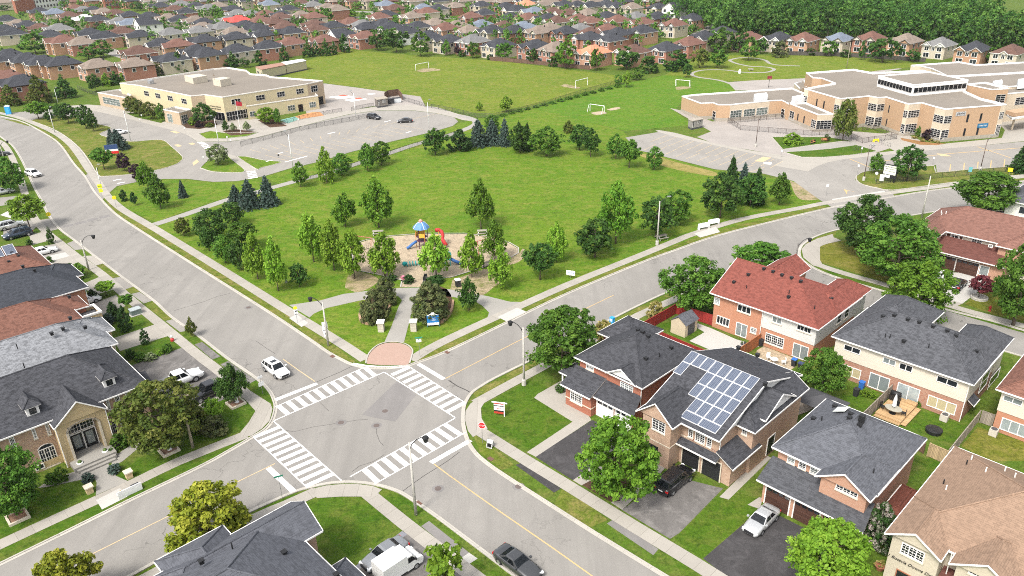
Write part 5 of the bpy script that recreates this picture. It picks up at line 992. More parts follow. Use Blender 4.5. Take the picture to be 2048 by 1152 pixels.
flatthing("waste_enclosure", "grey walled waste enclosure at the far end of the parking lot", "enclosure", [(749,196),(770,193.5),(775,197),(754,200)],2.6, planks("grey_boards", (.2,.18,.16)), W_base)
# ---------------------------------------------------------------- the subdivision beyond: house shapes shared, colours per house
def proto(kind):
    w_, d_ = 5.15,6.7; ez = 5.3; parts = {}
    wall = MB(); roof = MB(); gab = MB(); trim = MB(); win = []
    wall.prism([(-w_ + .4,-d_ + .4),(w_ - .4,-d_ + .4),(w_ - .4, d_ - .4),(-w_ + .4, d_ - .4)],0, ez, 0, False)
    def hip(x0, x1, y0, y1, z, k, g='', ax='t'):
        run = (x1 - x0) / 2 if ax == 't' else (y1 - y0) / 2; zr = z + run * k; cx, cy_ = (x0 + x1) / 2,(y0 + y1) / 2
        if ax == 't': A = (cx, y0 if 'S' in g else y0 + run, zr); B = (cx, y1 if 'N' in g else y1 - run, zr); F = [(1,2,5,4),(3,0,4,5)]; E = [((0,1,4), 'S'),((2,3,5), 'N')]
        else: A = (x0 if 'W' in g else x0 + run, cy_, zr); B = (x1 if 'E' in g else x1 - run, cy_, zr); F = [(0,1,5,4),(2,3,4,5)]; E = [((3,0,4), 'W'),((1,2,5), 'E')]
        V = [(x0, y0, z),(x1, y0, z),(x1, y1, z),(x0, y1, z), A, B]; roof.add(V, F + [e for e, c in E if c not in g]); h_ = .28
        for e, c in E:
            if c in g:
                p, q, a = (Vector(V[i]) for i in e); n = {'S': Vector((0,.3,0)), 'N': Vector((0,-.3,0)), 'E': Vector((-.3,0,0)), 'W': Vector((.3,0,0))}[c]; gab.add([p + n, q + n, a + n - Vector((0,0,.1))],[(0,1,2)])
                o = -n * .35; dn = Vector((0,0,-h_))
                for s_, t_ in ((p, a),(a, q)): trim.add([s_ + o, t_ + o, t_ + o + dn, s_ + o + dn, s_, t_],[(0,1,2,3),(3,2,1,0),(0,4,5,1)])
        for i in range(4):
            if 'SENW'[i] in g: continue
            p, q = Vector(V[i]), Vector(V[(i + 1) % 4]); dn = Vector((0,0,-.2)); trim.add([p, q, q + dn, p + dn],[(0,1,2,3),(3,2,1,0)])
    hip(-w_, w_, -d_, d_, ez, .6 if kind != 3 else .66, 'S' if kind == 3 else '', 't')
    if kind == 0: wall.prism([(.4,-d_ - 1.1),(w_ - .5,-d_ - 1.1),(w_ - .5,-d_ + .4),(.4,-d_ + .4)],0, ez, 0, False); hip(0, w_ - .1,-d_ - 1.5,0, ez + .02,.75, 'S')
    if kind == 1: hip(-w_ + .1,-.6,-d_ - .6,0, ez + .02,.72, 'S'); hip(.5, w_ - .1,-d_ - .5,0, ez + .02,.7, 'S')
    if kind == 2: hip(-1.6,1.8,-d_ - .3,-1, ez + .02,.7, 'S')
    if kind == 4: hip(-w_, -.2,-d_ - 1.4,0, ez + .02,.8, 'S'); wall.prism([(-w_ + .4,-d_ - 1.0),(-.6,-d_ - 1.0),(-.6,-d_ + .4),(-w_ + .4,-d_ + .4)],0, ez, 0, False)
    fy = {0: (-d_ + .4,-d_ - 1.1),4: (-d_ - 1.0,-d_ + .4)}.get(kind, (-d_ + .4,-d_ + .4))
    def wn(x0, x1, z0, z1, y=None, xs=None):
        m = MB()
        if y is not None:
            for o, e, mi in ((.06,.16,0),(.08,0,1)):
                m.add([(x0 - e, y - o, z0 - e),(x1 + e, y - o, z0 - e),(x1 + e, y - o, z1 + e),(x0 - e, y - o, z1 + e)],[(0,1,2,3)], mi)
            xm = (x0 + x1) / 2; m.add([(xm - .05, y - .1, z0),(xm + .05, y - .1, z0),(xm + .05, y - .1, z1),(xm - .05, y - .1, z1)],[(0,1,2,3)],0)
        else:
            for o, e, mi in ((.06,.16,0),(.08,0,1)): m.add([(xs + o, x0 - e, z0 - e),(xs + o, x1 + e, z0 - e),(xs + o, x1 + e, z1 + e),(xs + o, x0 - e, z1 + e)],[(0,1,2,3)], mi)
        win.append(m)
    wn(-3.5,-1.9,3.3,4.8, fy[0]); wn(1.6,3.4,3.3,4.8, fy[1]); wn(-3.6,-1.4,.6,2.3, fy[0]); wn(1.4,3.6,.5,2.3, fy[1])
    if kind in (1,2): wn(-.6,.5,3.4,4.7, fy[0])
    wn(-3,-1.8,3.4,4.7, None, w_ - .4); wn(1.5,2.6,3.4,4.7, None, w_ - .4)
    far = MB(); far.v, far.f, far.m = list(wall.v), list(wall.f), list(wall.m)
    for m in win[:4]: far.add(m.v[4:8],[m.f[1] and (0,1,2,3)],1)
    vents = MB(); vents.box(-.6,-.2,1,1.4,7.4,8.4); vents.box(1.2,1.6,2,2.4,7.2,8.2)
    return dict(wall=wall.mesh("house_wall", B_org), far=far.mesh("house_wall_far", [B_org, PANE]), roof=roof.mesh("house_roof", S_ch), gable=gab.mesh("house_gable", V_cream) if gab.v else None, trim=trim.mesh("house_trim", T_white), win=[m.mesh("house_window", [T_white, PANE]) for m in win], vent=vents.mesh("house_vent", T_black))
PROTO = [proto(k) for k in range(5)]
RC_ = {'k': ((.045,.047,.054), "charcoal"), 'g': ((.16,.158,.155), "grey"), 'b': ((.115,.066,.052), "brown"), 'r': ((.155,.082,.064), "reddish brown"), 't': ((.20,.16,.13), "taupe"), 'u': ((.15,.175,.215), "blue grey"), 'R': ((.50,.075,.065), "bright red"), 'o': ((.55,.22,.13), "salmon orange"), 'w': ((.5,.5,.5), "pale grey")}
WC_ = {'O': (brick("far_orange_brick", (.44,.25,.15),(.38,.20,.115),(.42,.3,.22)), "orange brick"), 'R': (brick("far_red_brick", (.36,.15,.10),(.29,.115,.075),(.36,.24,.19)), "red brick"), 'C': (brick("far_cream_brick", (.50,.43,.33),(.43,.36,.27),(.5,.44,.35)), "cream"), 'P': (B_pink, "pink brick"), 'T': (B_pale, "pale brick"), 'W': (V_white, "white")}
def rshingle(k): return shingle("far_" + k + "_shingle", RC_[k][0],.25,.8,.4)
FAR = """16,109kO 25,106kO 50,111kO 79,114kO 122,117kO 12,146rO 40,156kR 193,121tP 268,119tR 352,107kC 127,76rO 162,78tR 178,60kO 215,66kO 244,58bR 275,96bR 301,61kC 320,80kT 371,80rO 395,100kO 25,60kC 6,52kO 98,64kT 117,52gO 78,49bO 53,45kO 35,43tO 12,35kT 137,26bO 109,21uC 168,31wC 78,18kO 195,33kR 150,12rO 166,15gO 186,16kC 207,20tO 230,21bR 258,24kO 297,27kC 336,32tO 361,35kT 387,35tC 238,37gR 260,41uC 295,42kW 340,59gC 381,55gC 320,8kO 348,12bR 361,4gO 391,6kC 371,20kR
418,96kO 474,92kC 533,86kR 576,78rO 638,74rO 689,64kW 726,64rR 429,72kO 478,68kC 521,64kO 566,60kO 474,57tC 509,53kO 546,37bR 509,37rR 482,37RO 447,35gC 416,37kO 412,49tC 447,47gC 478,44kC 576,47bO 611,55bO 625,45bO 664,45kC 701,39rO 724,42gO 732,49kO 757,29rO 767,43kT 787,49kT 570,29bC 595,27tC 625,27rC 533,23rC 552,22kC 509,23gC 474,21gC 464,12kO 435,8tC 416,12gC 576,12kC 625,6gO 654,10tO 673,14tR 605,3bO 537,4uC 771,4uC 789,12bO 771,23kC
823,27tO 839,45kC 859,41tC 890,51rO 913,43tC 937,53tR 962,43uC 982,55kC 1007,45bC 1030,57kR 1046,47uC 1079,57tO 1099,49tC 1136,57kR 1157,51gC 1183,57bR 1187,68kR 812,57kW 855,68kC 898,72kC 945,74gR 997,80kC 1070,84kR 1110,90tR 1186,95oP 874,12kT 853,18rC 845,10uC 909,6tR 962,4kC 1013,6kR 1032,15kC 1068,16uC 1105,18bR 1140,20bC 1171,20tC 941,27rR 968,21kR 1019,27kC 1056,29rC 1095,31kC 1122,35bC 1148,33rO 1181,35rR 1052,4oO 1097,4tC 1120,3kC 1152,5kC 1187,6kC
1206,4kC 1231,8kC 1264,10tC 1317,8kC 1348,9kW 1366,4bR 1411,14bR 1212,25kC 1235,35rO 1272,27gC 1286,37rR 1313,29kR 1348,43rC 1384,31kO 1212,68kR 1239,60kR 1276,57kO 1208,53rR 1270,92bO 1327,88kR 1378,78rR 1407,68kC 1444,55kC 1510,68rO 1563,68kC 1605,70rO 1671,68uC 1732,68rR 1812,74tO 1882,78gT 1949,88kO 2023,92bT""".split()
hs_ = []
import re
for i, q in enumerate(FAR):
    m = re.match(r"(\d+),(\d+)(\w)(\w)", q); x, y = int(m[1]), int(m[2]); P = G(x, y, 7.2); hs_.append([P.dot(UX), P.dot(UY), m[3], m[4], x, y])
for it in range(60):
    for i in range(len(hs_)):
        for j in range(i):
            a, b = hs_[i], hs_[j]; ds, dt = a[0] - b[0], a[1] - b[1]; ps, pt_ = 10.6 - abs(ds),14.2 - abs(dt)
            if ps > 0 and pt_ > 0:
                if ps <= pt_: k = ps / 2 * (1 if ds >= 0 else -1) * .6; a[0] += k; b[0] -= k
                else: k = pt_ / 2 * (1 if dt >= 0 else -1) * .6; a[1] += k; b[1] -= k
FARH = []
occ = [(q[0], q[1]) for q in hs_]; zone = [(-30,2,1330,-14),(0,30,1330,2)]
for row in range(14):
    y = -12 + row * 4.2
    for x in range(-20,1420,13):
        if len(hs_) > 292: break
        P = G(x + random.uniform(-5,5), y, 7.2); s_, t_ = P.dot(UX), P.dot(UY)
        if x > 1330 and y < 30: continue
        if all(abs(s_ - a) > 10.8 or abs(t_ - b) > 14.6 for a, b in occ): occ.append((s_, t_)); hs_.append([s_, t_, random.choice("kkgbtrkt"), random.choice("OORCCT"), x, y])
bands = {}
for hh in hs_:
    s_, t_, rk, wk, x, y = hh
    if x > 1480: bn = "in the row below the forest"
    elif (x in (812,855,898,945,997,1070,1110,1186,1270,1327,1378,418,474,533,576,638,689,726)): bn = "at the sports field far edge"
    elif y > 90: bn = "in the block behind the yellow school"
    elif y < 12: bn = "along the top edge"
    elif y < 26: bn = "in the second rooftop row"
    elif y < 40: bn = "in the third rooftop row"
    elif y < 54: bn = "in the fourth rooftop row"
    else: bn = "in the fifth rooftop row"
    if 'row' in bn[-4:] or bn == 'along the top edge': bn += ', left part' if x < 470 else ', middle part' if x < 940 else ', right part'
    hh.append(bn); bands.setdefault(bn, []).append(hh)
for bn, L in bands.items():
    L.sort(key=lambda q: q[4])
    for i, hh in enumerate(L):
        s_, t_, rk, wk, x, y, _ = hh; lab = f"{WC_[wk][1]} house, {RC_[rk][1]} roof, {ordn(i)} from left {bn}"
        kd = 3 if wk == 'W' else random.choice((0,1,1,2,4,4,1)); pr = PROTO[kd]; rear = bn.startswith("at the sports") or bn.startswith("in the row below")
        if rear and kd in (0,4): kd = 2; pr = PROTO[2]
        rt = thing("house", lab, "house", ST(s_, t_), GROT + R_(random.uniform(-4,4)), "houses of the subdivision beyond the field"); rt.scale = (random.uniform(.95,1.06), random.uniform(.93,1.05), random.uniform(.94,1.06))
        farv = y < 27; wmat = WC_[wk][0]
        def part(name, me, mat=None):
            o = link(name, me, rt)
            if mat: o.material_slots[0].link = 'OBJECT'; o.material_slots[0].material = mat
            return o
        part("wall", pr['far'] if farv else pr['wall'], wmat); rf = part("roof", pr['roof'], rshingle(rk)); part("gutter", pr['trim']).parent = rf
        if pr['gable']: part("gable", pr['gable'], random.choice((V_cream, V_white, V_white, wmat)))
        if not farv:
            for m in pr['win']: part("window", m)
            part("roof_vent", pr['vent'])
        FARH.append((s_, t_))
# townhouses at the top left corner
r = thing("townhouse_row", "long white and brick townhouse row at the top left corner", "townhouses", G(70,9)); F = Flat(r)
F.block([(22,-2),(60,-6),(66,-4),(28,1)],9.5, B_red, T_cap); F.block([(62,-8),(138,-14),(146,-11),(68,-3)],9.0, V_white, T_cap); a = [G(*q, 9.0) for q in ((68,-3),(146,-11))]
for k in range(12): F.win(a[0], a[1],.03 + k * .08,.07 + k * .08,5.6,7.4,2,1); F.win(a[0], a[1],.03 + k * .08,.07 + k * .08,2,3.8,2,1)
r = thing("townhouse_row", "brick and white townhouse row at the top edge left of centre", "townhouses", G(225,4)); F = Flat(r); F.block([(200,-10),(262,-14),(268,-11),(206,-6)],9.0, B_red, T_cap); a = [G(*q, 9.0) for q in ((206,-6),(268,-11))]
for k in range(9): F.win(a[0], a[1],.04 + k * .1,.1 + k * .1,5.6,7.6,2,1); F.win(a[0], a[1],.04 + k * .1,.1 + k * .1,2,4,2,1)
# streets between the far rows
M_fst = asphalt("far_street_asphalt", (.25,.235,.215),0,0)
for px in ([(60,40),(110,60),(190,92),(300,125),(380,128)],[(640,22),(740,24),(800,28)],[(1395,70),(1430,52),(1462,34),(1485,22),(1500,8)],[(400,58),(560,52),(700,52),(800,58),(940,66),(1200,80),(1290,76),(1380,60)],[(300,50),(480,30),(640,34),(900,36),(1180,44),(1330,50)]): ribbon("far_street", px, 8,.012, M_fst, 4)
# ---------------------------------------------------------------- trees: leaf clumps spread through a crown, tapered trunk and limbs
def lf(n, *c): return leaf(n, *c)
LF = {'maple': lf("maple_leaf", (.040,.105,.008),(.095,.20,.016),(.175,.30,.032)), 'light': lf("light_leaf", (.070,.155,.010),(.155,.28,.022),(.26,.39,.045)), 'dark': lf("dark_leaf", (.018,.055,.009),(.044,.105,.016),(.095,.175,.03)), 'mid': lf("mid_leaf", (.030,.085,.009),(.074,.165,.018),(.14,.25,.034)),
      'spruce': lf("spruce_needle", (.030,.06,.042),(.065,.105,.085),(.13,.17,.15)), 'pine': lf("pine_needle", (.016,.052,.014),(.034,.085,.02),(.07,.135,.034)), 'linden': lf("linden_leaf", (.10,.15,.010),(.22,.255,.02),(.40,.40,.055)), 'olive': lf("olive_leaf", (.045,.082,.012),(.095,.13,.02),(.19,.19,.045)),
      'bronze': lf("bronze_leaf", (.045,.068,.024),(.095,.115,.04),(.18,.18,.07)), 'purple': lf("purple_leaf", (.022,.012,.018),(.042,.022,.03),(.07,.036,.048)), 'wine': lf("wine_leaf", (.07,.016,.02),(.13,.028,.038),(.22,.055,.065)), 'pale': lf("pale_leaf", (.08,.14,.03),(.17,.22,.085),(.42,.44,.3)), 'cream': lf("cream_flower", (.12,.14,.025),(.28,.24,.07),(.52,.44,.2)), 'forest': lf("forest_leaf", (.015,.055,.008),(.048,.118,.016),(.14,.24,.04)), 'rose': lf("rose_leaf", (.024,.07,.014),(.048,.115,.024),(.6,.48,.48))}
BARK = plain("bark", (.105,.08,.06),.9); BARK_L = plain("pale_bark", (.2,.175,.15),.9)
def leafmesh(name, cen, rc, n_leaf, ls, seed, mat, flat=.75, up=.45, squash=1.0, kt=None):
    g = np.random.default_rng(seed); K = len(cen); N = K * n_leaf; ci = np.repeat(np.arange(K), n_leaf)
    u = g.normal(size=(N, 3)); u /= np.linalg.norm(u, axis=1)[:, None]; rad = g.random(N) ** .45
    off = u * rad[:, None] * rc[ci][:, None]; off[:, 2] *= flat; P = cen[ci] + off
    nn = u * .7 + np.array([0,0, up]) + g.normal(size=(N, 3)) * .45; nn /= np.linalg.norm(nn, axis=1)[:, None]
    a = np.cross(nn, g.normal(size=(N, 3))); a /= np.linalg.norm(a, axis=1)[:, None]; b = np.cross(nn, a); sz = ls * (.65 + .7 * g.random(N)); a *= sz[:, None]; b *= (sz * .72)[:, None]; b[:, 2] *= squash; a[:, 2] *= squash
    V = np.stack([P - a, P + b * .9, P + a, P - b * .9],1).reshape(-1,3)
    me = bpy.data.meshes.new(name); me.vertices.add(4 * N); me.vertices.foreach_set('co', V.ravel().astype(np.float32)); me.loops.add(4 * N); me.loops.foreach_set('vertex_index', np.arange(4 * N, dtype=np.int32)); me.polygons.add(N); me.polygons.foreach_set('loop_start', np.arange(0,4 * N, 4, dtype=np.int32)); me.polygons.foreach_set('loop_total', np.full(N, 4, dtype=np.int32))
    t = np.clip((g.random(K) if kt is None else kt)[ci] * .6 + g.random(N) * .4,0,1); at = me.attributes.new("tint", 'FLOAT', 'FACE'); at.data.foreach_set('value', t.astype(np.float32)); me.materials.append(mat); me.update(calc_edges=True); return me
PROF = {'egg': (.22,[(0,.26),(.12,.43),(.28,.5),(.5,.43),(.7,.31),(.86,.19),(1,.06)]), 'round': (.2,[(0,.28),(.12,.42),(.35,.5),(.6,.48),(.8,.36),(.93,.2),(1,.08)]), 'cone': (.05,[(0,.44),(.15,.5),(.5,.36),(.8,.18),(1,.03)]), 'dome': (.02,[(0,.42),(.2,.5),(.5,.48),(.8,.33),(1,.08)]), 'umb': (.35,[(0,.22),(.25,.45),(.5,.5),(.8,.34),(1,.12)]), 'column': (.03,[(0,.4),(.2,.5),(.5,.46),(.8,.3),(1,.06)]), 'ball': (.55,[(0,.25),(.2,.46),(.5,.5),(.8,.42),(1,.15)])}
def crown(kind, prof, seed, nc, nl, ls, rcm=.11, lumpy=.28):
    g = np.random.default_rng(seed); z0, pr = PROF[prof]; t = []; zs = np.array([p[0] for p in pr]); rs = np.array([p[1] for p in pr])
    while len(t) < nc:
        q = g.random()
        if g.random() < np.interp(q, zs, rs) / .5 * .9 + .1: t.append(q)
    t = np.array(t); ang = g.random(nc) * 6.283; ph = g.random(4) * 6.28; lob = 1 + lumpy * (np.sin(ang * 2 + ph[0] + t * 5) * .45 + np.sin(ang * 3 + ph[1] - t * 7) * .35 + np.sin(ang * 5 + ph[2] + t * 11) * .3)
    r = np.interp(t, zs, rs) * lob * (.35 + .65 * g.random(nc) ** .5); r = np.clip(r, 0,.56); rc = rcm * (.5 + .9 * g.random(nc)) * (1 - .35 * t)
    r = np.maximum(r - rc * .5,0); cen = np.stack([np.cos(ang) * r, np.sin(ang) * r, z0 + (1 - z0) * t * .96],1); return leafmesh(kind + "_crown", cen, rc, nl, ls, seed + 1, LF[kind],1.15 if prof == 'egg' else .7,.6)
def conifer(kind, seed, nlev, nb, nl, ls):
    g = np.random.default_rng(seed); C_ = []; R2 = []
    for i in range(nlev):
        t = i / nlev; rr = .5 * (1 - t) ** .85 + .02; k = max(3, int(nb * (1 - t) + 3)); a0 = g.random() * 6.28
        for j in range(k):
            a = a0 + 6.283 * j / k + g.normal() * .12; L = rr * (.75 + .35 * g.random())
            for f in (.3,.55,.78,1.0):
                C_.append((math.cos(a) * L * f, math.sin(a) * L * f, .04 + .93 * t - .035 * f * (1 - t) + .012 * g.normal())); R2.append((.05 + .035 * (1 - t)) * (1.15 - .45 * f))
    C_.append((0,0,.97)); R2.append(.02); return leafmesh(kind + "_crown", np.array(C_), np.array(R2), nl, ls, seed + 1, LF[kind],.5,.3)
def trunkmesh(seed, top=.62, r=.022, nlimb=7, limb0=.25, mat=None):
    g = random.Random(seed); mb = MB(); k = 5; pts = [(g.uniform(-.008,.008) * i, g.uniform(-.008,.008) * i, top * i / k) for i in range(k + 1)]; mb.tube(pts, [r * (1.35 if i == 0 else 1.0 - .75 * i / k) for i in range(k + 1)],7)
    for i in range(nlimb):
        z = limb0 + (top - limb0) * (i + .3) / nlimb; a = g.random() * 6.28; L = g.uniform(.22,.36) * (1 - .4 * i / nlimb); mb.tube([(0,0, z),(math.cos(a) * L * .5, math.sin(a) * L * .5, z + L * .28),(math.cos(a) * L, math.sin(a) * L, z + L * .5)],[r * .5, r * .32, r * .1],5)
    return mb.mesh("trunk", mat or BARK, True, False)
TP = {}
def tproto(kind, prof, lod, var):
    k = (kind, prof, lod, var)
    if k in TP: return TP[k]
    sd = hash((kind, prof, lod)) % 1000 if False else sum(map(ord, kind + prof)) * 7 + lod * 131 + var * 17
    if prof == 'conifer': cm = conifer(kind, sd, *((9,9,5,.05) if lod == 0 else (14,12,8,.034)))
    else:
        nc, nl, ls = ((50,18,.060),(95,34,.036),(210,60,.0205))[lod]
        if prof in ('dome', 'ball'): ls *= 1.25
        cm = crown(kind, prof, sd, nc, nl, ls, .115 if lod < 2 else .095)
    top = {'conifer': .9, 'umb': .75}.get(prof, .66); tr = trunkmesh(sd, top, .02 if lod < 2 else .024,4 if lod == 0 else 8,.06 if prof in ('dome', 'cone', 'column') else PROF.get(prof, (.1,))[0] + .04); TP[k] = (cm, tr); return TP[k]
NAMES = {'egg': 'tree', 'round': 'tree', 'umb': 'tree', 'conifer': 'spruce_tree', 'cone': 'evergreen_tree', 'dome': 'shrub', 'column': 'columnar_cedar', 'ball': 'topiary_tree'}
def tree(kind, prof, lod, b, ty, wpx, label, group=None, name=None, loc=None, size=None, cat=None):
    if loc is None:
        B = G(*b); H_ = max(.4, hgt(b, ty)); dep = proj((B.x, B.y, H_ * .5))[2]; Wd = wpx * dep / FPX
    else: B = Vector(loc); H_, Wd = size
    cm, tr = tproto(kind, prof, lod, random.randrange(3)); nm = name or NAMES[prof]; r = thing(nm, label, cat or ("shrub" if prof == 'dome' else "tree"),(B.x, B.y, 0), random.random() * 6.28, group); s_ = Wd * {'egg': 1.02, 'dome': .97, 'cone': 1.0, 'umb': 1.1}.get(prof, 1.14)
    c = link("crown" if prof != 'dome' else "foliage", cm, r); c.scale = (s_, s_, H_); t = link("trunk" if prof != 'dome' else "stems", tr, r); t.scale = (max(s_, H_ * .42) * 1.0, max(s_, H_ * .42) * 1.0, H_)
    if kind in ('linden', 'pale'): t.data.materials[0] = BARK
    return r
DESC = {'maple': "bright green maple", 'light': "yellow green young tree", 'dark': "dark green broadleaf tree", 'mid': "mid green leafy tree", 'spruce': "blue grey spruce", 'pine': "dark green evergreen", 'linden': "yellow blossoming tree", 'olive': "olive green tree", 'bronze': "bronze green shrub", 'purple': "dark purple leaved tree", 'wine': "wine red tree", 'pale': "pale blossomed tree", 'cream': "cream flowering tree"}
def rows(region, group, items, lod):
    items = sorted(items, key=lambda q: q[2][0])
    for i, (kind, prof, b, ty, wp) in enumerate(items):
        d = DESC[kind]
        if prof == 'dome': d = d.replace("tree", "shrub") if "tree" in d else d + " bush" if "shrub" not in d else d
        tree(kind, prof, lod, b, ty, wp, f"{d}, {ordn(i)} from left {region}", group)
E_, O_, CN, U_, D_, CO = 'egg', 'round', 'conifer', 'umb', 'dome', 'column'
rows("among trees around the playground", "trees around the playground", [('maple', E_, (758,455),355,66),('maple', E_, (691,453),383,50),('maple', E_, (962,458),357,58),('light', E_, (709,557),457,62),('light', E_, (770,553),464,72),('light', E_, (873,556),464,68),('light', E_, (944,555),461,50),('light', E_, (1002,578),488,50),('maple', E_, (990,521),440,50),('light', E_, (1113,524),444,44),('dark', U_, (1080,560),485,64),('dark', O_, (1190,515),435,74),('maple', E_, (1231,487),364,78),('dark', O_, (1311,474),389,66),('mid', O_, (1352,448),379,62),('light', E_, (628,524),424,60),('light', E_, (669,541),438,56),('dark', E_, (938,621),556,46)],1)
rows("in the clump beside the left park walk", "trees beside the left park walk", [('olive', O_, (368,472),433,30),('dark', O_, (425,480),417,60),('dark', O_, (466,451),402,46),('dark', E_, (419,502),452,38),('mid', E_, (452,526),467,44),('dark', E_, (483,540),477,46),('mid', U_, (487,500),443,62),('light', E_, (516,558),464,48),('light', E_, (557,582),473,50),('dark', O_, (600,574),524,36)],1)
rows("along the school path", "trees along the school path", [('maple', O_, (602,374),323,30),('light', CO, (654,366),292,34),('mid', O_, (684,350),306,40),('mid', E_, (736,343),284,36),('mid', O_, (763,330),282,40),('dark', O_, (871,309),256,48)],1)
rows("on the mound at the park far corner", "trees on the park mound", [('pine', D_, (920,302),258,48),('spruce', CN, (957,292),236,40),('spruce', CN, (985,289),236,38),('spruce', CN, (1010,292),234,26),('mid', O_, (984,262),229,30),('dark', O_, (1040,305),248,44),('pine', CN, (1055,301),243,22),('pine', CN, (1038,298),240,20),('mid', O_, (1093,312),253,60)],1)
rows("across the middle of the park lawn", "trees on the park lawn", [('dark', O_, (1159,300),246,38),('dark', O_, (1181,314),255,36),('olive', D_, (1137,266),240,22),('mid', O_, (1231,318),268,34),('mid', U_, (1258,336),279,44),('mid', O_, (1308,339),293,32)],1)
rows("in the clump by the road bend", "trees by the road bend", [('pine', CN, (1459,396),309,40),('spruce', CN, (1483,400),323,36),('pine', CN, (1511,408),333,34),('dark', O_, (1440,435),345,72),('dark', O_, (1500,412),348,58),('mid', E_, (1558,410),345,44)],1)
rows("by the park path end near the left school drive", "spruces by the park path", [('spruce', CN, (473,408),368,32),('spruce', CN, (501,415),357,46),('spruce', CN, (538,411),349,40)],1)
rows("on the lawn beside the left road", "trees on the lawn beside the left road", [('maple', U_, (78,238),203,42),('mid', U_, (92,232),205,30),('dark', O_, (100,243),222,18),('dark', O_, (122,240),206,24),('dark', O_, (138,247),205,38),('dark', O_, (173,257),209,32),('dark', O_, (188,263),225,24),('spruce', CN, (227,296),256,24),('spruce', CN, (238,299),257,40),('mid', U_, (209,339),295,44),('purple', O_, (250,342),305,26),('purple', O_, (276,362),327,26),('maple', E_, (297,380),324,38),('mid', E_, (322,417),349,48),('spruce', CN, (367,395),359,18),('pine', D_, (249,402),379,16),('pine', E_, (270,411),383,14)],1)
rows("by the front of the yellow school", "planting in front of the yellow school", [('olive', O_, (262,228),192,24),('olive', O_, (280,233),195,26),('olive', O_, (303,238),203,30),('mid', O_, (325,243),206,20),('dark', O_, (411,250),205,38),('light', D_, (386,250),233,18),('purple', D_, (400,254),240,20),('dark', E_, (453,264),240,14),('pale', E_, (467,263),245,15),('pale', E_, (494,262),242,16),('light', O_, (535,247),213,38),('mid', O_, (556,249),216,14),('pale', O_, (437,329),288,42),('olive', D_, (420,254),245,18)],1)
rows("in the dense tree group left of the school", "trees left of the yellow school", [('olive', 'cone', (23,211),167,46),('olive', 'cone', (82,207),147,52),('dark', 'cone', (132,196),149,42),('dark', O_, (193,184),147,28),('light', D_, (215,172),145,22),('dark', D_, (232,170),142,22),('light', D_, (250,160),143,24),('olive', O_, (311,152),125,28),('dark', 'cone', (360,144),104,38),('dark', D_, (284,156),137,24)],1)
rows("between the houses at upper left", "trees between the upper left houses", [('mid', O_, (72,107),67,58),('dark', O_, (44,98),84,16),('mid', O_, (143,70),33,34),('mid', O_, (120,50),36,22),('dark', O_, (88,68),48,26),('mid', O_, (178,119),91,40),('mid', O_, (208,114),80,40),('light', O_, (320,112),93,28),('mid', O_, (52,147),123,30),('mid', O_, (4,110),94,16),('dark', O_, (16,53),42,16),('mid', O_, (195,60),45,18),('mid', O_, (218,60),41,20),('light', O_, (300,82),71,22),('dark', O_, (74,38),25,16),('mid', O_, (345,56),40,16),('mid', O_, (371,54),39,16),('dark', O_, (275,22),2,26),('dark', O_, (296,16),4,20),('dark', O_, (10,22),9,20)],0)
rows("along the house row behind the yellow school", "trees behind the yellow school", [('dark', 'cone', (466,134),103,34),('dark', O_, (490,135),114,20),('dark', 'cone', (520,131),100,32),('dark', 'cone', (570,123),89,24),('dark', 'cone', (617,114),82,28),('dark', 'cone', (634,112),83,22),('dark', 'cone', (653,112),77,24),('dark', 'cone', (669,109),81,18),('dark', 'cone', (689,105),67,30)],0)
rows("among the middle far rooftops", "trees among the far rooftops", [('mid', O_, (432,37),10,24),('mid', O_, (452,34),15,16),('mid', O_, (468,34),20,18),('mid', O_, (651,45),13,32),('mid', O_, (590,47),25,26),('dark', O_, (633,73),51,30),('mid', O_, (515,56),47,12),('light', O_, (594,73),62,16),('dark', O_, (604,22),10,18),('dark', O_, (622,19),7,16),('light', O_, (533,16),5,14),('dark', O_, (692,34),10,22),('light', O_, (706,36),22,20),('mid', O_, (726,37),23,16),('dark', O_, (708,14),0,18),('dark', O_, (728,18),-2,20),('mid', O_, (748,20),4,14),('mid', O_, (762,20),8,16),('mid', O_, (815,26),10,18),('light', O_, (882,40),28,18),('dark', O_, (895,38),26,8),('light', O_, (945,38),32,12),('light', O_, (1033,41),34,12),('light', O_, (1088,46),36,12),('mid', O_, (1265,84),58,34),('olive', O_, (1298,84),68,22),('dark', O_, (1314,82),68,10),('dark', O_, (1386,65),46,18),('mid', O_, (1407,58),24,24),('mid', O_, (1427,54),11,24),('mid', O_, (1450,34),1,26),('dark', O_, (1378,26),5,18),('dark', O_, (1295,50),45,12),('dark', O_, (980,76),69,12),('dark', O_, (1032,78),70,12),('mid', O_, (1040,4),-8,16),('mid', O_, (860,4),-8,14),('mid', O_, (1390,3),-10,20)],0)
rows("lining the sports field far edge", "trees lining the sports field", [('dark', O_, (756,101),59,36),('dark', O_, (793,105),53,44),('mid', O_, (842,113),63,38),('mid', E_, (893,111),79,22),('purple', E_, (915,112),85,13),('mid', O_, (946,116),82,26),('mid', O_, (1010,121),83,33),('dark', O_, (1065,127),95,24),('maple', O_, (1132,137),79,40),('dark', D_, (1106,133),111,24),('mid', E_, (1192,141),95,32),('mid', O_, (1176,120),82,24),('dark', O_, (1253,139),91,46),('dark', D_, (1298,146),109,44),('mid', O_, (1272,160),135,28),('light', O_, (1253,175),141,20),('mid', O_, (1237,169),149,19),('dark', D_, (1352,141),100,56),('olive', O_, (1399,136),96,34),('mid', O_, (1434,136),94,38),('dark', O_, (1373,155),129,18),('dark', D_, (925,113),100,18),('dark', D_, (980,119),108,16)],0)
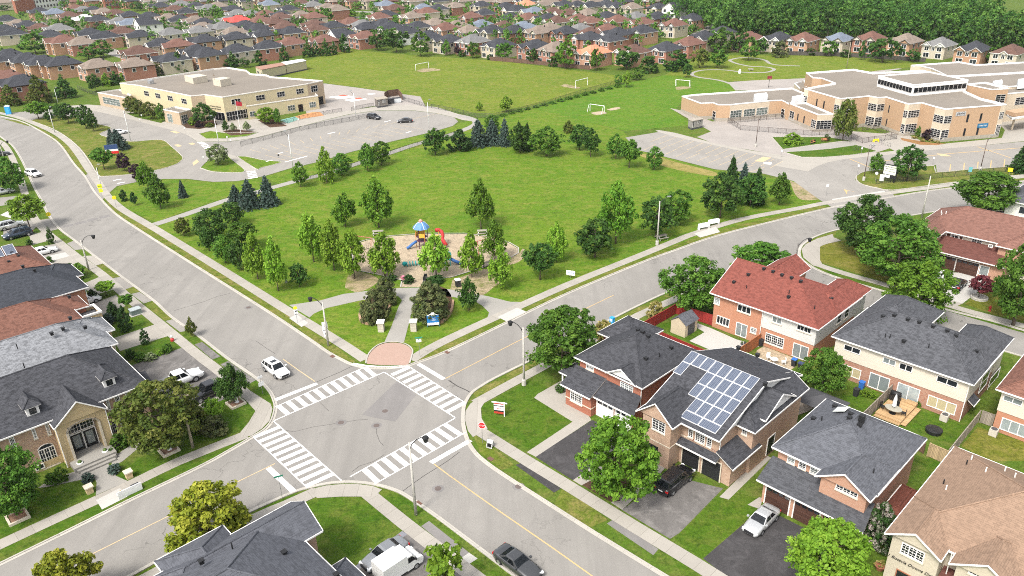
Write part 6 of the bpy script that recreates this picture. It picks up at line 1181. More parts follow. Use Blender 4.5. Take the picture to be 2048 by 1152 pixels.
rows("under the forest edge behind the path lawn", "trees behind the path lawn", [('mid', O_, (1442,105),55,52),('dark', O_, (1478,104),60,32),('mid', O_, (1497,121),74,38),('dark', O_, (1521,107),74,26),('bronze', D_, (1560,114),80,38),('mid', O_, (1657,113),79,27),('dark', E_, (1722,120),80,16),('dark', O_, (1765,125),72,54),('dark', O_, (1825,124),96,24),('dark', E_, (1947,129),103,23),('mid', O_, (1990,128),92,44),('dark', D_, (1620,110),96,30),('dark', D_, (1690,114),98,26)],0)
rows("by the brick school forecourt", "planting around the brick school", [('olive', E_, (1685,281),196,56),('light', D_, (1584,288),264,38),('dark', D_, (1653,281),268,14),('mid', E_, (1751,347),306,33),('dark', O_, (1813,361),291,60),('pine', CN, (2040,344),284,46),('purple', D_, (1855,279),257,26),('mid', D_, (1836,272),252,14),('light', E_, (959,222),203,16),('light', E_, (1013,224),190,27)],1)
rows("in front yards of the left street", "front yard planting on the left street", [('mid', O_, (23,384),314,62),('light', U_, (61,460),390,68),('dark', CO, (104,487),452,14),('maple', D_, (150,556),526,50),('pine', CN, (187,600),578,32),('light', 'ball', (213,591),566,38),('mid', 'ball', (257,622),590,25),('pine', CN, (229,638),602,34),('spruce', D_, (217,650),626,28),('pine', CO, (254,661),611,24),('pine', CO, (292,688),655,17),('olive', E_, (386,673),635,22),('dark', D_, (262,717),698,24),('mid', D_, (282,720),703,24),('pale', D_, (302,719),705,26),('light', D_, (320,710),700,16),('mid', D_, (335,704),686,24),('mid', D_, (100,525),512,14),('dark', D_, (60,490),478,14)],1)
tree('linden', D_, 2,(428,1100),965,176, "big yellow green blossoming tree in front of the bottom slate roof", "yellow blossoming trees", "tree", cat="tree")
tree('linden', D_, 2,(155,1222),1100,138, "yellow green blossoming treetop at the bottom left edge", "yellow blossoming trees", "tree", cat="tree")
tree('mid', O_, 2,(34,1032),898,118, "dark leafy tree in a stone planter at the left edge lawn")
tree('olive', O_, 2,(336,899),764,148, "spreading olive brown tree in a planter before the mansion")
tree('olive', 'dome', 1,(398,862),800,46, "grey green bush behind the wooden utility pole", None, "shrub")
tree('dark', E_, 2,(470,806),728,66, "dark glossy tree in a planter on the corner lawn")
tree('light', O_, 1,(431,848),796,42, "small lime green tree above the flat corner bush"); tree('bronze', D_, 1,(431,866),831,58, "wide low dark bush on the corner lawn")
tree('mid', O_, 2,(1124,748),614,136, "round leafy street tree left of the red brick corner house")
tree('maple', O_, 2,(1235,1000),834,142, "leafy green tree in the mulch bed before the solar house")
tree('light', U_, 2,(1638,1200),1048,158, "open branched yellow green tree at the bottom edge by the dark driveway"); tree('light', U_, 0,(893,1190),1086,84, "thin young street tree at the bottom edge beside the sidewalk")
tree('mid', O_, 2,(1388,624),512,114, "large leafy tree left of the red roofed semi"); tree('mid', O_, 2,(1522,566),486,108, "leafy tree behind the red roof by the court entrance")
tree('dark', O_, 2,(1720,508),388,108, "big dark rounded tree on the court corner lawn"); tree('mid', O_, 2,(1786,566),430,146, "largest dark tree on the court corner lawn beside the brown house"); tree('maple', O_, 2,(1828,652),522,116, "bright leafy tree in front of the white driveway"); tree('mid', O_, 2,(2026,650),484,106, "tall green tree at the right edge by the hydrant")
tree('mid', U_, 2,(1962,442),343,118, "broad street tree behind the brown roofed house"); tree('mid', D_, 1,(2036,440),405,60, "leafy shrub behind the brown roof at right edge", None, "shrub")
tree('wine', U_, 1,(1957,596),552,50, "small wine red maple in a round planter"); tree('mid', O_, 2,(1640,795),697,80, "backyard tree between the two semis"); tree('rose', D_, 2,(1752,1092),1004,66, "rose bush with pale blossoms at the pink house corner", None, "shrub"); tree('cream', D_, 1,(1310,636),600,36, "cream flowering shrub beside the red fence", None, "shrub"); tree('cream', D_, 1,(1206,678),638,40, "cream flowering shrub by the blue bin", None, "shrub")
tree('bronze', D_, 2,(752,642),576,60, "left bronze shrub on the ringed bed at the park entrance", "entrance shrubs"); tree('bronze', D_, 2,(772,606),552,50, "bronze shrub behind the left entrance bed beside the sign post", "entrance shrubs"); tree('bronze', D_, 2,(862,636),562,88, "largest bronze shrub behind the blue park sign", "entrance shrubs")
for b, ty, wp, l in (((818,566),549,24, "small dark clipped shrub left of the playground entrance"),((872,565),551,40, "dark clipped shrub right of the playground entrance"),((784,560),549,24, "low dark shrub under the maple left of the playground entrance")): tree('pine', D_, 1, b, ty, wp, l)
for b, ty, wp, l in (((177,962),946,27, "clipped round grey green bush left of the entrance walk"),((230,944),928,28, "clipped round grey green bush right of the entrance walk")): tree('spruce', D_, 1, b, ty, wp, l)
for b, ty, wp, l in (((125,962),934,30, "flowering shrub under the arched mansion window"),((105,965),946,30, "low green shrub at the mansion base"),((238,896),868,34, "green shrub right of the mansion entrance"),((258,886),862,30, "leafy shrub below the right arched window"),((224,908),896,15, "small clipped shrub beside the white urn")): tree('mid', D_, 1, b, ty, wp, l)
tree('dark', D_, 1,(1120,784),766,20, "round clipped shrub beside the red brick house bay")
for i, (x, y) in enumerate(((1835,272),(1850,278),(1862,283),(1875,286),(1828,277),(1845,283),(1868,279))): tree('cream', D_, 0,(x, y), y - 6,12, f"golden ornamental grass tuft, {ordn(i)} in the bark bed by the school bays", "grass tufts in the bark bed", "grass_tuft", cat="grass tuft")
for i, (x, y, w_) in enumerate(((1878,756,22),(1888,741,18),(1898,727,18),(1838,812,14),(1866,812,16))): tree('mid', D_, 1,(x, y), y - 14, w_, f"garden shrub, {ordn(i)} along the side of the cream siding house", "garden shrubs by the cream house")
for i, (x, y, w_) in enumerate(((1730,792,20),(1745,796,16))): tree('light', D_, 1,(x, y), y - 16, w_, f"potted leafy plant, {ordn(i)} on the paved patio by the bins", "potted patio plants", "potted_plant")
for i, (x, y, w_) in enumerate(((1480,745,16),(1500,752,18),(1520,758,20),(1540,764,16))): tree('mid', D_, 1,(x, y), y - 11, w_, f"border shrub, {ordn(i)} below the small brick patio", "border shrubs below the patio")
# hedge along the diagonal field fence
for i in range(16):
    f = i / 15; x, y = 990 + 245 * f, 236 - 62 * f; tree('mid', D_, 0,(x, y), y - random.uniform(4,8), random.uniform(14,20), f"low fence side bush, {ordn(i)} from left along the diagonal field fence", "bushes along the field fence")
# small trees and bushes between the far houses
GC, GR_, GK = [],[],[]
def soft_tree(p, H_, wd, nk, cen, rad, kt):
    k0 = random.random()
    for _ in range(nk):
        t = random.random() ** .7; a = random.random() * 6.28; r_ = wd * math.sin(math.pi * min(.96,.18 + t * .78)) * (.4 + .6 * random.random()); cen.append((p.x + math.cos(a) * r_, p.y + math.sin(a) * r_, H_ * (.25 + .72 * t))); rad.append(wd * random.uniform(.24,.42)); kt.append(min(1, max(0, k0 * .8 + random.uniform(0,.35))))
for s_, t_ in FARH:
    for _ in range(6):
        P = ST(s_ + random.uniform(-6,7), t_ + random.choice((-1,1)) * random.uniform(8.6,12)); x, y, d_ = proj(P)
        if 0 < x < 2040 and -5 < y < 97 and all(abs(P.dot(UX) - a) > 6 or abs(P.dot(UY) - b) > 8.2 for a, b in FARH): soft_tree(P, random.uniform(3,9), random.uniform(1.4,3.6),12, GC, GR_, GK)
tag(link("garden_trees", leafmesh("garden_trees", np.array(GC), np.array(GR_),12,.42,77, LF['mid'], kt=np.array(GK))), "small garden trees scattered between the far houses", None, None, 'stuff')
# ---------------------------------------------------------------- forest: the front trees stand alone, the rest reads as one mass
fx = []
g = np.random.default_rng(5)
edge = [(1455,80),(1500,78),(1560,76),(1640,77),(1720,82),(1800,88),(1900,96),(2000,104),(2070,110)]
pts = smooth_line([G(x, y) for x, y in edge],5)
for i, p in enumerate(pts):
    h_ = random.uniform(9,15); tree('forest', random.choice((O_, E_)),0, None, 0,0, f"forest edge tree, {ordn(i)} from left behind the house row", "trees at the forest edge", "tree", (p.x + random.uniform(-2,2), p.y + random.uniform(0,4),0),(h_, random.uniform(7,10)))
CEN = []; RCS = []; KT = []
dirn = Vector((.25,.97,0))
for row in range(1,34):
    for p in pts:
        q = p + dirn * (row * 8.6) + Vector((random.uniform(-4,4), random.uniform(-4,4),0)) + Vector(((p.x - 220) * .02 * row, 0,0)); H_ = random.uniform(8,19)
        if random.random() < .25 or proj((q.x, q.y, H_))[1] < -60: continue
        soft_tree(q, H_, random.uniform(3.0,5.6),24, CEN, RCS, KT)
me = leafmesh("forest", np.array(CEN), np.array(RCS),13,.56,99, LF['forest'], kt=np.array(KT))
tag(link("forest", me), "dense green forest mass rising behind the last house row", None, None, 'stuff')
# ---------------------------------------------------------------- vehicles (front towards +x, on z = 0)
TYRE = plain("tyre_rubber", (.02,.02,.021),.85); RIM = plain("alloy_rim", (.45,.46,.47),.3,.5,.7); AUTO_GL = glass_pane("car_glass", (.018,.022,.026),.05); LAMP = plain("lamp_lens", (.72,.73,.74),.15); TAIL = plain("tail_lens", (.42,.015,.015),.2); CARTRIM = plain("car_trim", (.025,.025,.027),.5); PLATE = plain("number_plate", (.7,.7,.68),.5)
P_white = paint("white_car_paint", (.74,.74,.73)); P_black = paint("black_car_paint", (.012,.012,.014)); P_grey = paint("dark_grey_car_paint", (.055,.057,.06),.3); P_silver = paint("silver_car_paint", (.52,.53,.53),.5); P_mid = paint("grey_car_paint", (.26,.27,.28),.5); P_blue = paint("dark_blue_car_paint", (.02,.035,.06),.2)
SPEC = dict(
    suv=(4.65,1.85,(.98,1.08,1.06),1.05,.35,-1.75,-2.2,1.70,.22,.35,2.70), sedan=(4.65,1.78,(.84,.95,1.0),.95,.25,-.95,-1.65,1.45,.18,.32,2.70), coupe=(4.95,1.9,(.88,.98,1.04),.75,.05,-.9,-1.75,1.43,.17,.35,2.95), van=(5.1,1.97,(1.0,1.1,1.08),1.45,.65,-2.1,-2.45,1.75,.2,.34,3.05), hatch=(4.2,1.75,(.88,.98,1.0),.95,.3,-1.45,-1.95,1.47,.18,.32,2.55), pickup=(5.9,2.02,(1.12,1.22,1.22),1.25,.62,-.72,-.95,1.92,.32,.40,3.7))
def car(kind, pnt, name, label, loc, ang, cat="car", group=None, detail=True, roofglass=False):
    L, Wd, (zh, zb, zd), xw, xr0, xr1, xg, zr, gc, wr, wb = SPEC[kind]; hl, hw = L / 2, Wd / 2
    r = thing(name, label, cat, loc, ang, group); b = MB()
    xs = [(-hl, .82, gc + .18, zd - .16),(-hl + .12,.92, gc + .06, zd - .03),(-hl + .5,.99, gc, zd),(xg, 1.0, gc, zd if kind != 'pickup' else zd),(0,1.0, gc, zb),(xw, 1.0, gc, zb - .01),(xw + .35,.99, gc, (zb + zh) / 2 + .02),(hl - .75,.97, gc, zh),(hl - .25,.9, gc + .03, zh - .1),(hl - .06,.8, gc + .1, zh - .26),(hl, .7, gc + .16, zh - .36)]
    if kind == 'pickup': xs[2] = (-hl + .3,1.0, gc, zd); xs[1] = (-hl + .06,.99, gc + .03, zd - .01); xs[0] = (-hl, .97, gc + .1, zd - .05)
    rings = []
    for x, k, z0, z1 in xs:
        w_ = hw * k; h_ = z1 - z0
        half = [(w_ * .8, z0),(w_ * .97, z0 + h_ * .18),(w_, z0 + h_ * .5),(w_ * .975, z0 + h_ * .78),(w_ * .9, z1 - .03),(w_ * .7, z1 + .012),(0, z1 + .03)]
        rings.append([(x, y, z) for y, z in half] + [(x, -y, z) for y, z in half[:-1][::-1]])
    n = len(rings[0]); vs = [p for q in rings for p in q]; fs = []
    for i in range(len(rings) - 1):
        for k in range(n): fs.append((i * n + k, (i + 1) * n + k, (i + 1) * n + (k + 1) % n, i * n + (k + 1) % n))
    fs += [tuple(range(n)), tuple((len(rings) - 1) * n + k for k in range(n))[::-1]]; b.add(vs, fs); b.obj("body", pnt, r, True)

    tw, bw = hw * .70, hw * .9; zc = zb - .03; cab = MB()
    V = [(xw, -bw, zc),(xw, bw, zc),(xg, bw, zc),(xg, -bw, zc),(xr0,-tw, zr - .06),(xr0, tw, zr - .06),(xr1, tw, zr - .06),(xr1,-tw, zr - .06),(xr0 - .15,-tw * .8, zr),(xr0 - .15, tw * .8, zr),(xr1 + .15, tw * .8, zr),(xr1 + .15,-tw * .8, zr)]
    cab.add(V, [(0,1,5,4),(1,2,6,5),(2,3,7,6),(3,0,4,7),(4,5,9,8),(5,6,10,9),(6,7,11,10),(7,4,8,11),(8,9,10,11)]); cab.obj("cabin", pnt, r)
    def pan(name, a, b_, c, d, u0, u1, v0, v1, mat=AUTO_GL, o=.012):
        a, b_, c, d = map(Vector, (a, b_, c, d)); f = lambda u, v: (a.lerp(b_, u)).lerp(d.lerp(c, u), v); q = [f(u0, v0), f(u1, v0), f(u1, v1), f(u0, v1)]; nn = (q[1] - q[0]).cross(q[3] - q[0]).normalized(); m = MB(); m.add([p + nn * o for p in q] , [(0,1,2,3),(3,2,1,0)]); return m.obj(name, mat, r)
    pan("windscreen", V[0], V[1], V[5], V[4],.05,.95,.06,.93); pan("rear_window", V[2], V[3], V[7], V[6],.08,.92,.15,.9)
    cuts = {'suv': (.1,.42,.47,.76,.80,.96), 'van': (.12,.38,.42,.68,.71,.96), 'hatch': (.12,.5,.55,.9), 'pickup': (.12,.52,.57,.92)}.get(kind, (.14,.5,.55,.86))
    for i in range(0, len(cuts),2):
        pan("side_window", V[3], V[0], V[4], V[7],1 - cuts[i + 1],1 - cuts[i],.12,.9); pan("side_window", V[1], V[2], V[6], V[5], cuts[i], cuts[i + 1],.12,.9)
    if roofglass: P1("sunroof", AUTO_GL, r, "box", xr0 - .95, xr0 - .35,-tw * .6, tw * .6, zr - .01, zr + .008)
    if kind in ('suv', 'van') and detail:
        for s_ in (-1,1): P1("roof_rail", CARTRIM if pnt is not P_white else RIM, r, "tube", [(xr0 - .3, s_ * tw * .9, zr + .02),(xr1 + .2, s_ * tw * .9, zr + .02)],.03,5)
    for x in (wb / 2 - .02 * L, -wb / 2 - .02 * L):
        for s_ in (-1,1):
            wl_ = link("wheel", None, r, (x, s_ * (hw - .10), wr)); prof = [(wr * .55,-.11),(wr * .94,-.115),(wr, -.07),(wr, .07),(wr * .94,.115),(wr * .55,.11)]; m = MB(); m.lathe(prof, 18); m.move(Matrix.Rotation(math.pi / 2,4, 'X')); m.obj("tyre", TYRE, wl_, True)
            m = MB(); m.lathe([(wr * .62,-.118),(wr * .6,-.1),(wr * .6,.1),(wr * .62,.118)],14); m.move(Matrix.Rotation(math.pi / 2,4, 'X')); m.obj("rim", RIM, wl_)
            m = MB(); m.lathe([(wr * 1.14,-.01),(wr * 1.14,.01)],20); m.move(Matrix.Translation((x, s_ * (hw - .004), wr + .02)) @ Matrix.Rotation(math.pi / 2,4, 'X')); m.v = [(p[0], p[1], max(p[2], gc - .02)) for p in m.v]; m.obj("wheel_arch", CARTRIM, r)
    zf = zh - .30
    for s_ in (-1,1):
        P1("headlight", LAMP, r, "obox", (hl - .17, s_ * hw * .66, zf),.13,.2,.075, s_ * -.45); P1("taillight", TAIL, r, "obox", (-hl + .06, s_ * hw * .74, zd - .36),.07,.16,.1,0)
        P1("wing_mirror", pnt, r, "obox", (xw - .12, s_ * (hw + .09), zb + .02),.1,.1,.065,0)
    P1("grille", CARTRIM, r, "obox", (hl - .03,0, gc + .2),.05, hw * .55,.13,0); P1("number_plate", PLATE, r, "obox", (-hl, 0, gc + .42),.02,.26,.06,0)
    for x, y0, y1 in ((hl - .02,-hw * .6, hw * .6),): P1("rear_bumper", CARTRIM if kind in ('suv', 'pickup', 'van') else pnt, r, "box", -hl - .02,-hl + .08,-hw * .8, hw * .8, gc + .1, gc + .24)
    if kind == 'pickup': P1("bed_cover", plain("tonneau_cover", (.16,.16,.165),.8), r, "box", -hl + .12, xg - .12,-hw * .82, hw * .82, zd - .02, zd + .05)
    return r
def heading(a, b): A, B = G(*a), G(*b); return math.atan2(B.y - A.y, B.x - A.x)
AU = GA; AX = GA - math.pi / 2
c = G(553,746); car('suv', P_white, "white_suv", "white crossover driving toward the crossing on the left road", c, AX + .03, roofglass=True)
car('coupe', P_grey, "dark_grey_car", "dark grey sedan driving at the bottom of the photo", G(1036,1136), AX + .02)
car('van', P_black, "black_minivan", "black minivan parked before the black garage doors", G(1349,968), AU)
car('sedan', P_silver, "silver_sedan", "silver sedan on the black driveway of the pink house", G(1521,1049), AU + math.pi)
car('pickup', P_white, "white_pickup", "white pickup truck with grey bed cover in the left driveway", G(361,768), AU - .02, "pickup"); car('pickup', P_black, "black_pickup", "black pickup truck behind the glossy corner tree", G(422,790), AU + math.pi, "pickup")
car('sedan', P_mid, "grey_sedan", "grey sedan parked beside the white box van", G(770,1117), AU + math.pi)
car('hatch', P_black, "black_hatchback", "black sporty car on the white concrete driveway", G(1915,574), AU, ); car('hatch', P_white, "white_car", "white car partly hidden by a tree on the white driveway", G(1876,556), AU)
car('sedan', P_white, "white_sedan", "white sedan by the garage of the solar brown house", G(88,508), AU); car('suv', P_silver, "silver_suv", "silver minivan on the upper left driveway", G(24,456), AU); car('van', P_blue, "dark_minivan", "dark blue minivan in the driveway below the silver one", G(37,474), AU + math.pi)
car('suv', P_white, "white_suv", "white van parked at the kerb of the left road", G(68,352), AX + .25); car('sedan', P_silver, "silver_car", "silver car beneath the big tree at the left edge", G(6,388), AU)
car('suv', P_black, "black_suv", "black crossover alone in the parking lot, left one", G(748,238), heading((700,228),(800,240))); car('sedan', P_black, "black_sedan", "black sedan alone in the parking lot, right one", G(810,245), heading((840,243),(780,246))); car('sedan', P_white, "white_car", "white car in the lay-by behind the blue spruces", G(241,268), heading((225,270),(258,264)))
car('suv', P_white, "white_suv", "white car on the far street before the forest", G(1446,38),.6); car('sedan', P_grey, "grey_car", "dark car at the left edge by the upper front gardens", G(2,312), AU); car('hatch', P_white, "white_car", "white car by the low wall below the blue black roof", G(174,607), AU)
# white box van at the bottom
r = thing("white_box_van", "white box van with open cab roof at the bottom edge", "van", G(793,1146), AU); P1("cargo_box", P_white, r, "box", -1.9,.6,-.95,.95,.5,2.2)
m = MB(); prof = [(.6,.4),(2.35,.4),(2.45,.9),(2.2,1.15),(1.75,1.25),(1.25,1.95),(.6,2.0)]; n = len(prof); m.add([(x, y, z) for y in (-.95,.95) for x, z in prof],[tuple(range(n))[::-1], tuple(range(n, 2 * n))] + [(i, (i + 1) % n, n + (i + 1) % n, n + i) for i in range(n)]); m.obj("cab", P_white, r)
m = MB(); m.add([(1.74,-.8,1.29),(1.74,.8,1.29),(1.28,.75,1.92),(1.28,-.75,1.92)],[(0,1,2,3)]); m.v = [(p[0] + .03, p[1], p[2] + .02) for p in m.v]; m.obj("windscreen", AUTO_GL, r)
for s_ in (-1,1):
    m = MB(); m.add([(.75, s_ * .96,1.25),(1.6, s_ * .96,1.25),(1.22, s_ * .96,1.85),(.75, s_ * .96,1.85)],[(0,1,2,3),(3,2,1,0)]); m.obj("side_window", AUTO_GL, r); P1("headlight", LAMP, r, "obox", (2.36, s_ * .7,.82),.06,.16,.09,0); P1("wing_mirror", CARTRIM, r, "obox", (1.5, s_ * 1.08,1.3),.05,.1,.14,0)
    for x in (1.6,-1.2): w_ = link("wheel", None, r, (x, s_ * .85,.34)); m = MB(); m.lathe([(.2,-.11),(.33,-.11),(.34,0),(.33,.11),(.2,.11)],16); m.move(Matrix.Rotation(math.pi / 2,4, 'X')); m.obj("tyre", TYRE, w_, True); m = MB(); m.lathe([(.2,-.118),(.2,.118)],12); m.move(Matrix.Rotation(math.pi / 2,4, 'X')); m.obj("rim", RIM, w_)
# ---------------------------------------------------------------- lamps and poles
CPOLE = plain("concrete_pole", (.42,.40,.36),.85); WPOLE = plain("weathered_wood_pole", (.36,.31,.24),.9)
def lamp(b, ty, armdir, label, arm=2.0, lantern=True, mat=None, group="street lamps on concrete poles", name="street_lamp", base=False, r0=.16):
    B = G(*b); H_ = hgt(b, ty); r = thing(name, label, "street lamp", (B.x, B.y, 0), armdir, group); P1s("pole", mat or CPOLE, r, "tube", [(0,0,0),(0,0, H_ * .5),(0,0, H_)],[r0, r0 * .8, r0 * .55],10)
    if base: P1("base", CPOLE, r, "lathe", [(.3,0),(.3,.75),(.24,.9)],10)
    if arm:
        m = MB(); m.tube([(0,0, H_ - .9),(.25,0, H_ - .2),(.7,0, H_ + .35),(1.25,0, H_ + .68),(arm, 0, H_ + .75)],.045,6); m.tube([(0,0, H_ - .35),(.35,0, H_ - .12)],.03,5); m.obj("arm", T_black, r)
        m = MB()
        if lantern: m.lathe([(.08,.2),(.3,.12),(.34,0),(.28,-.1),(.22,-.42),(.12,-.5)],8,(arm, 0, H_ + .6))
        else: m.box(arm - .1, arm + .55,-.14,.14, H_ + .68, H_ + .82)
        m.obj("luminaire", T_black if lantern else T_gal, r)
    return r
D_ = lambda a, b: heading(a, b)
lamp((832,1030),885,-.1, "tall concrete street lamp with black lantern at the near corner", 1.6); lamp((1048,770),655, math.pi - .2, "concrete street lamp leaning its black lantern over the upper right road", 1.6, base=True)
lamp((178,540),480,.1, "street lamp with curved black arm over the left road", 2.2); lamp((1585,562),486,.05, "dark street lamp behind the red roof at the court", 1.8, mat=plain("dark_pole", (.13,.12,.11)))
lamp((657,692),604, math.pi, "slim pole with two lamps and white notices at the park corner", 1.6, mat=CPOLE); lamp((1314,490),402,.1, "plain concrete lamp post by the picnic table beside the road", 1.4, False, base=True); lamp((1843,436),352, math.pi, "tall grey lamp post behind the brown roofed house", 0, mat=CPOLE); lamp((12,330),288,.1, "street lamp with curved arm among the upper left driveways", 2, r0=.1)
r = lamp((386,895),780,0, "leaning wooden utility pole through the olive tree before the mansion", 0, mat=WPOLE, group=None, name="utility_pole", r0=.17); P1("crossarm", WPOLE, r, "box", -.9,.9,-.06,.06,7.0,7.12)
for i, (b, ty, a) in enumerate((((586,335),268,1),((438,289),237,1),((261,281),222,0),((110,266),219,0),((203,376),335,0),((116,206),179,0),((712,236),186,1),((858,257),204,0))):
    lamp(b, ty, (math.pi if a else 0), f"white steel light standard, {ordn(i)} around the yellow school grounds", .5, False, plain("white_pole", (.62,.62,.6)), "light standards of the yellow school", "light_standard", r0=.11)
for i, (b, ty) in enumerate((((1511,294),236),((1727,361),297),((1960,341),277))): lamp(b, ty, 0, f"dark brown light standard on round base, {ordn(i)} from left by the brick school", .5, False, plain("brown_pole", (.09,.06,.05)), "light standards of the brick school", "light_standard", True, .1)
for i, (b, ty) in enumerate((((1693,137),84),((1790,125),80),((2001,92),70),((109,105),80))): lamp(b, ty, 0, f"thin wooden utility pole, {ordn(i)} behind the schools near the back gardens", 0, False, WPOLE, "utility poles behind the gardens", "utility_pole", r0=.13)
# ---------------------------------------------------------------- signs
def plate_mesh(w_, h_, oct_=False): 
    m = MB(); P = [(math.cos(math.pi / 8 + k * math.pi / 4) * w_ / 2 / math.cos(math.pi / 8), math.sin(math.pi / 8 + k * math.pi / 4) * w_ / 2 / math.cos(math.pi / 8)) for k in range(8)] if oct_ else [(-w_ / 2,-h_ / 2),(w_ / 2,-h_ / 2),(w_ / 2, h_ / 2),(-w_ / 2, h_ / 2)]
    n = len(P); m.add([(x, 0, z) for x, z in P] + [(x, .02, z) for x, z in P],[tuple(range(n)), tuple(range(n, 2 * n))[::-1]] + [(i, n + i, n + (i + 1) % n, (i + 1) % n) for i in range(n)]); return m
S_w = plain("sign_face_white", (.74,.74,.73),.5); S_y = plain("sign_face_yellow", (.82,.68,.02),.5); S_yg = plain("sign_face_lime", (.72,.80,.03),.5); S_r = plain("sign_face_red", (.55,.02,.025),.5); S_g = plain("sign_face_green", (.03,.22,.14),.5); S_b = plain("sign_face_blue", (.02,.17,.48),.5); POST = plain("steel_post", (.3,.3,.3),.5,.4,.5); S_k = plain("sign_black_ink", (.02,.02,.02),.6)
def post_sign(b, plates, label, yaw, name="road_sign", H_=2.6, cat="sign", post=None):
    B = G(*b); r = thing(name, label, cat, (B.x, B.y, 0), yaw); P1("post", post or POST, r, "tube", [(0,.04,0),(0,.04, H_)],.03,6)
    for z, w_, h_, mat, txt, tm, oc, ts in plates:
        p = plate_mesh(w_, h_, oc); p.v = [(a, b_, c_ + z) for a, b_, c_ in p.v]; o = p.obj("sign_plate", mat, r)
        if oc and mat is S_r: q = plate_mesh(w_ * 1.1, h_, True); q.v = [(a, b_ * .5 + .004, c_ + z) for a, b_, c_ in q.v]; q.obj("sign_border", S_w, o)
        if txt: lettering(o, txt, ts, face_M(0,-.012, z, (0,-1,0)), tm)
    return r
VW = lambda b: math.atan2(-G(*b).x, G(*b).y)         # turned to face the drone's side of the street
def yaw(b, off=0): P = G(*b); return math.atan2(P.y, P.x) - math.pi / 2 + off
post_sign((965,887),[(2.45,.75,.75, S_r, "STOP", S_w, True, .26)], "red octagonal stop sign at the near right corner", yaw((965,887),-.25), "stop_sign", 2.7)
post_sign((595,646),[(2.5,.55,.5, S_yg, None, None, True, 0),(1.95,.55,.65, S_w, "40", S_k, False, .38),(1.45,.5,.25, S_w, "BEGINS", S_k, False, .12)], "lime and white speed sign reading 40 by the park walk", yaw((595,646)))
post_sign((655,692),[(3.3,.75,1.0, S_w, "2", S_k, False, .5),(2.55,.75,.3, S_w, "BEGINS", S_k, False, .17),(1.95,.6,.85, S_w, "H", S_k, False, .4)], "stacked white notices strapped to the park corner pole", yaw((655,692)), "pole_notice", 3.8)
post_sign((205,395),[(2.6,.9,.9, S_yg, "SCHOOL", S_k, False, .2),(1.6,.8,.8, S_yg, None, None, False, 0)], "tall lime school zone sign beside the left road", yaw((205,395)), "school_sign"); post_sign((233,415),[(2.2,.8,.8, S_y, None, None, True, 0)], "yellow warning sign on the left road sidewalk", yaw((233,415)), "warning_sign", 2.3); post_sign((103,450),[(2.3,.85,.85, S_y, "-", S_k, True, .4)], "yellow hump warning sign at the left kerb", yaw((103,450)), "warning_sign", 2.4)
post_sign((840,714),[(3.0,1.0,.2, S_g, None, None, False, 0),(2.75,.2,.2, S_g, None, None, False, 0),(2.55,.7,.45, S_w, None, None, False, 0)], "street name sign post at the park tip of the crossing", yaw((840,714)), "street_name_sign", 3.1)
post_sign((565,998),[(2.9,.9,.2, S_g, None, None, False, 0)], "thin street name sign post in front of the lower left crosswalk", yaw((565,998)), "street_name_sign", 3.0); post_sign((526,788),[(2.5,.7,.35, S_w, None, None, False, 0),(1.5,.75,.6, S_w, None, None, False, 0)], "cluster of sign backs on the verge by the left corner", yaw((526,788),.5), "street_name_sign", 3.3)
post_sign((778,600),[(2.5,.6,.75, S_w, None, None, False, 0)], "tall white notice on a dark post beside the entrance bed", yaw((778,600)), "park_notice", 2.9, post=T_black); post_sign((1652,392),[(2.3,.45,.6, S_w, None, None, False, 0)], "white notice on a post at the brick school drive", yaw((1652,392)), "road_sign", 2.5)
post_sign((1750,365),[(2.1,.6,.6, S_w, "K", S_k, True, .3)], "round white sign at the school sign lawn", yaw((1750,365)), "road_sign", 2.3); post_sign((1714,350),[(2.2,.35,.5, S_w, None, None, False, 0)], "small white notice beside the school lot drive", yaw((1714,350)), "road_sign", 2.4); post_sign((1938,352),[(1.5,.7,1.1, plain("sign_teal", (.12,.35,.38)), None, None, False, 0)], "teal and white board on the school boundary fence", yaw((1938,352)), "fence_board", 1.0); post_sign((2018,351),[(1.3,.9,.9, S_y, None, None, False, 0)], "yellow board on the verge near the right edge", yaw((2018,351)), "road_sign", 1.4)
post_sign((559,325),[(1.9,.45,.45, S_k, None, None, True, 0)], "small round dark sign at the tip of the lot island", yaw((559,325)), "road_sign", 2.1); post_sign((1762,366),[(1.2,.9,1.5, S_w, None, None, False, 0)], "blank white placard leaning beside the school marquee", yaw((1762,366),.2), "placard", .5)
for i, (x, y) in enumerate(((371,268),(285,241),(282,250),(456,286),(463,292),(409,327),(598,250),(1562,315),(1722,310),(1865,330))): post_sign((x, y),[(1.7,.32,.45, S_w, None, None, False, 0)], f"small white parking notice, {ordn(i)} from the left around the school drives", yaw((x, y)), "parking_notice", 1.9)
# park name sign
B = G(867,654); r = thing("park_sign", "blue and white park name sign with crest at the entrance", "sign", (B.x, B.y, 0), yaw((867,654)))
for s_ in (-.85,.85): P1("post", plain("teal_post", (.03,.12,.15)), r, "box", s_ - .06, s_ + .06,0,.1,0,2.0)
P1("board", S_b, r, "box", -.85,.85,-.03,.02,.75,1.85); P1("lower_board", S_w, r, "box", -.85,.85,-.04,.03,.35,.74)
P1("scroll", S_w, r, "tube", [(-.8,0,1.9),(-.4,0,2.05),(0,0,2.1),(.4,0,2.05),(.8,0,1.9)],.06,6); m = MB(); m.lathe([(.3,-.03),(.3,.03)],16); m.move(Matrix.Translation((0,-.02,2.15)) @ Matrix.Rotation(math.pi / 2,4, 'X')); m.obj("crest", S_w, r); lettering(r, "PARK", .3, face_M(0,-.045,1.15,(0,-1,0)), S_w); lettering(r, "VALLEY", .2, face_M(0,-.045,1.45,(0,-1,0)), S_w)
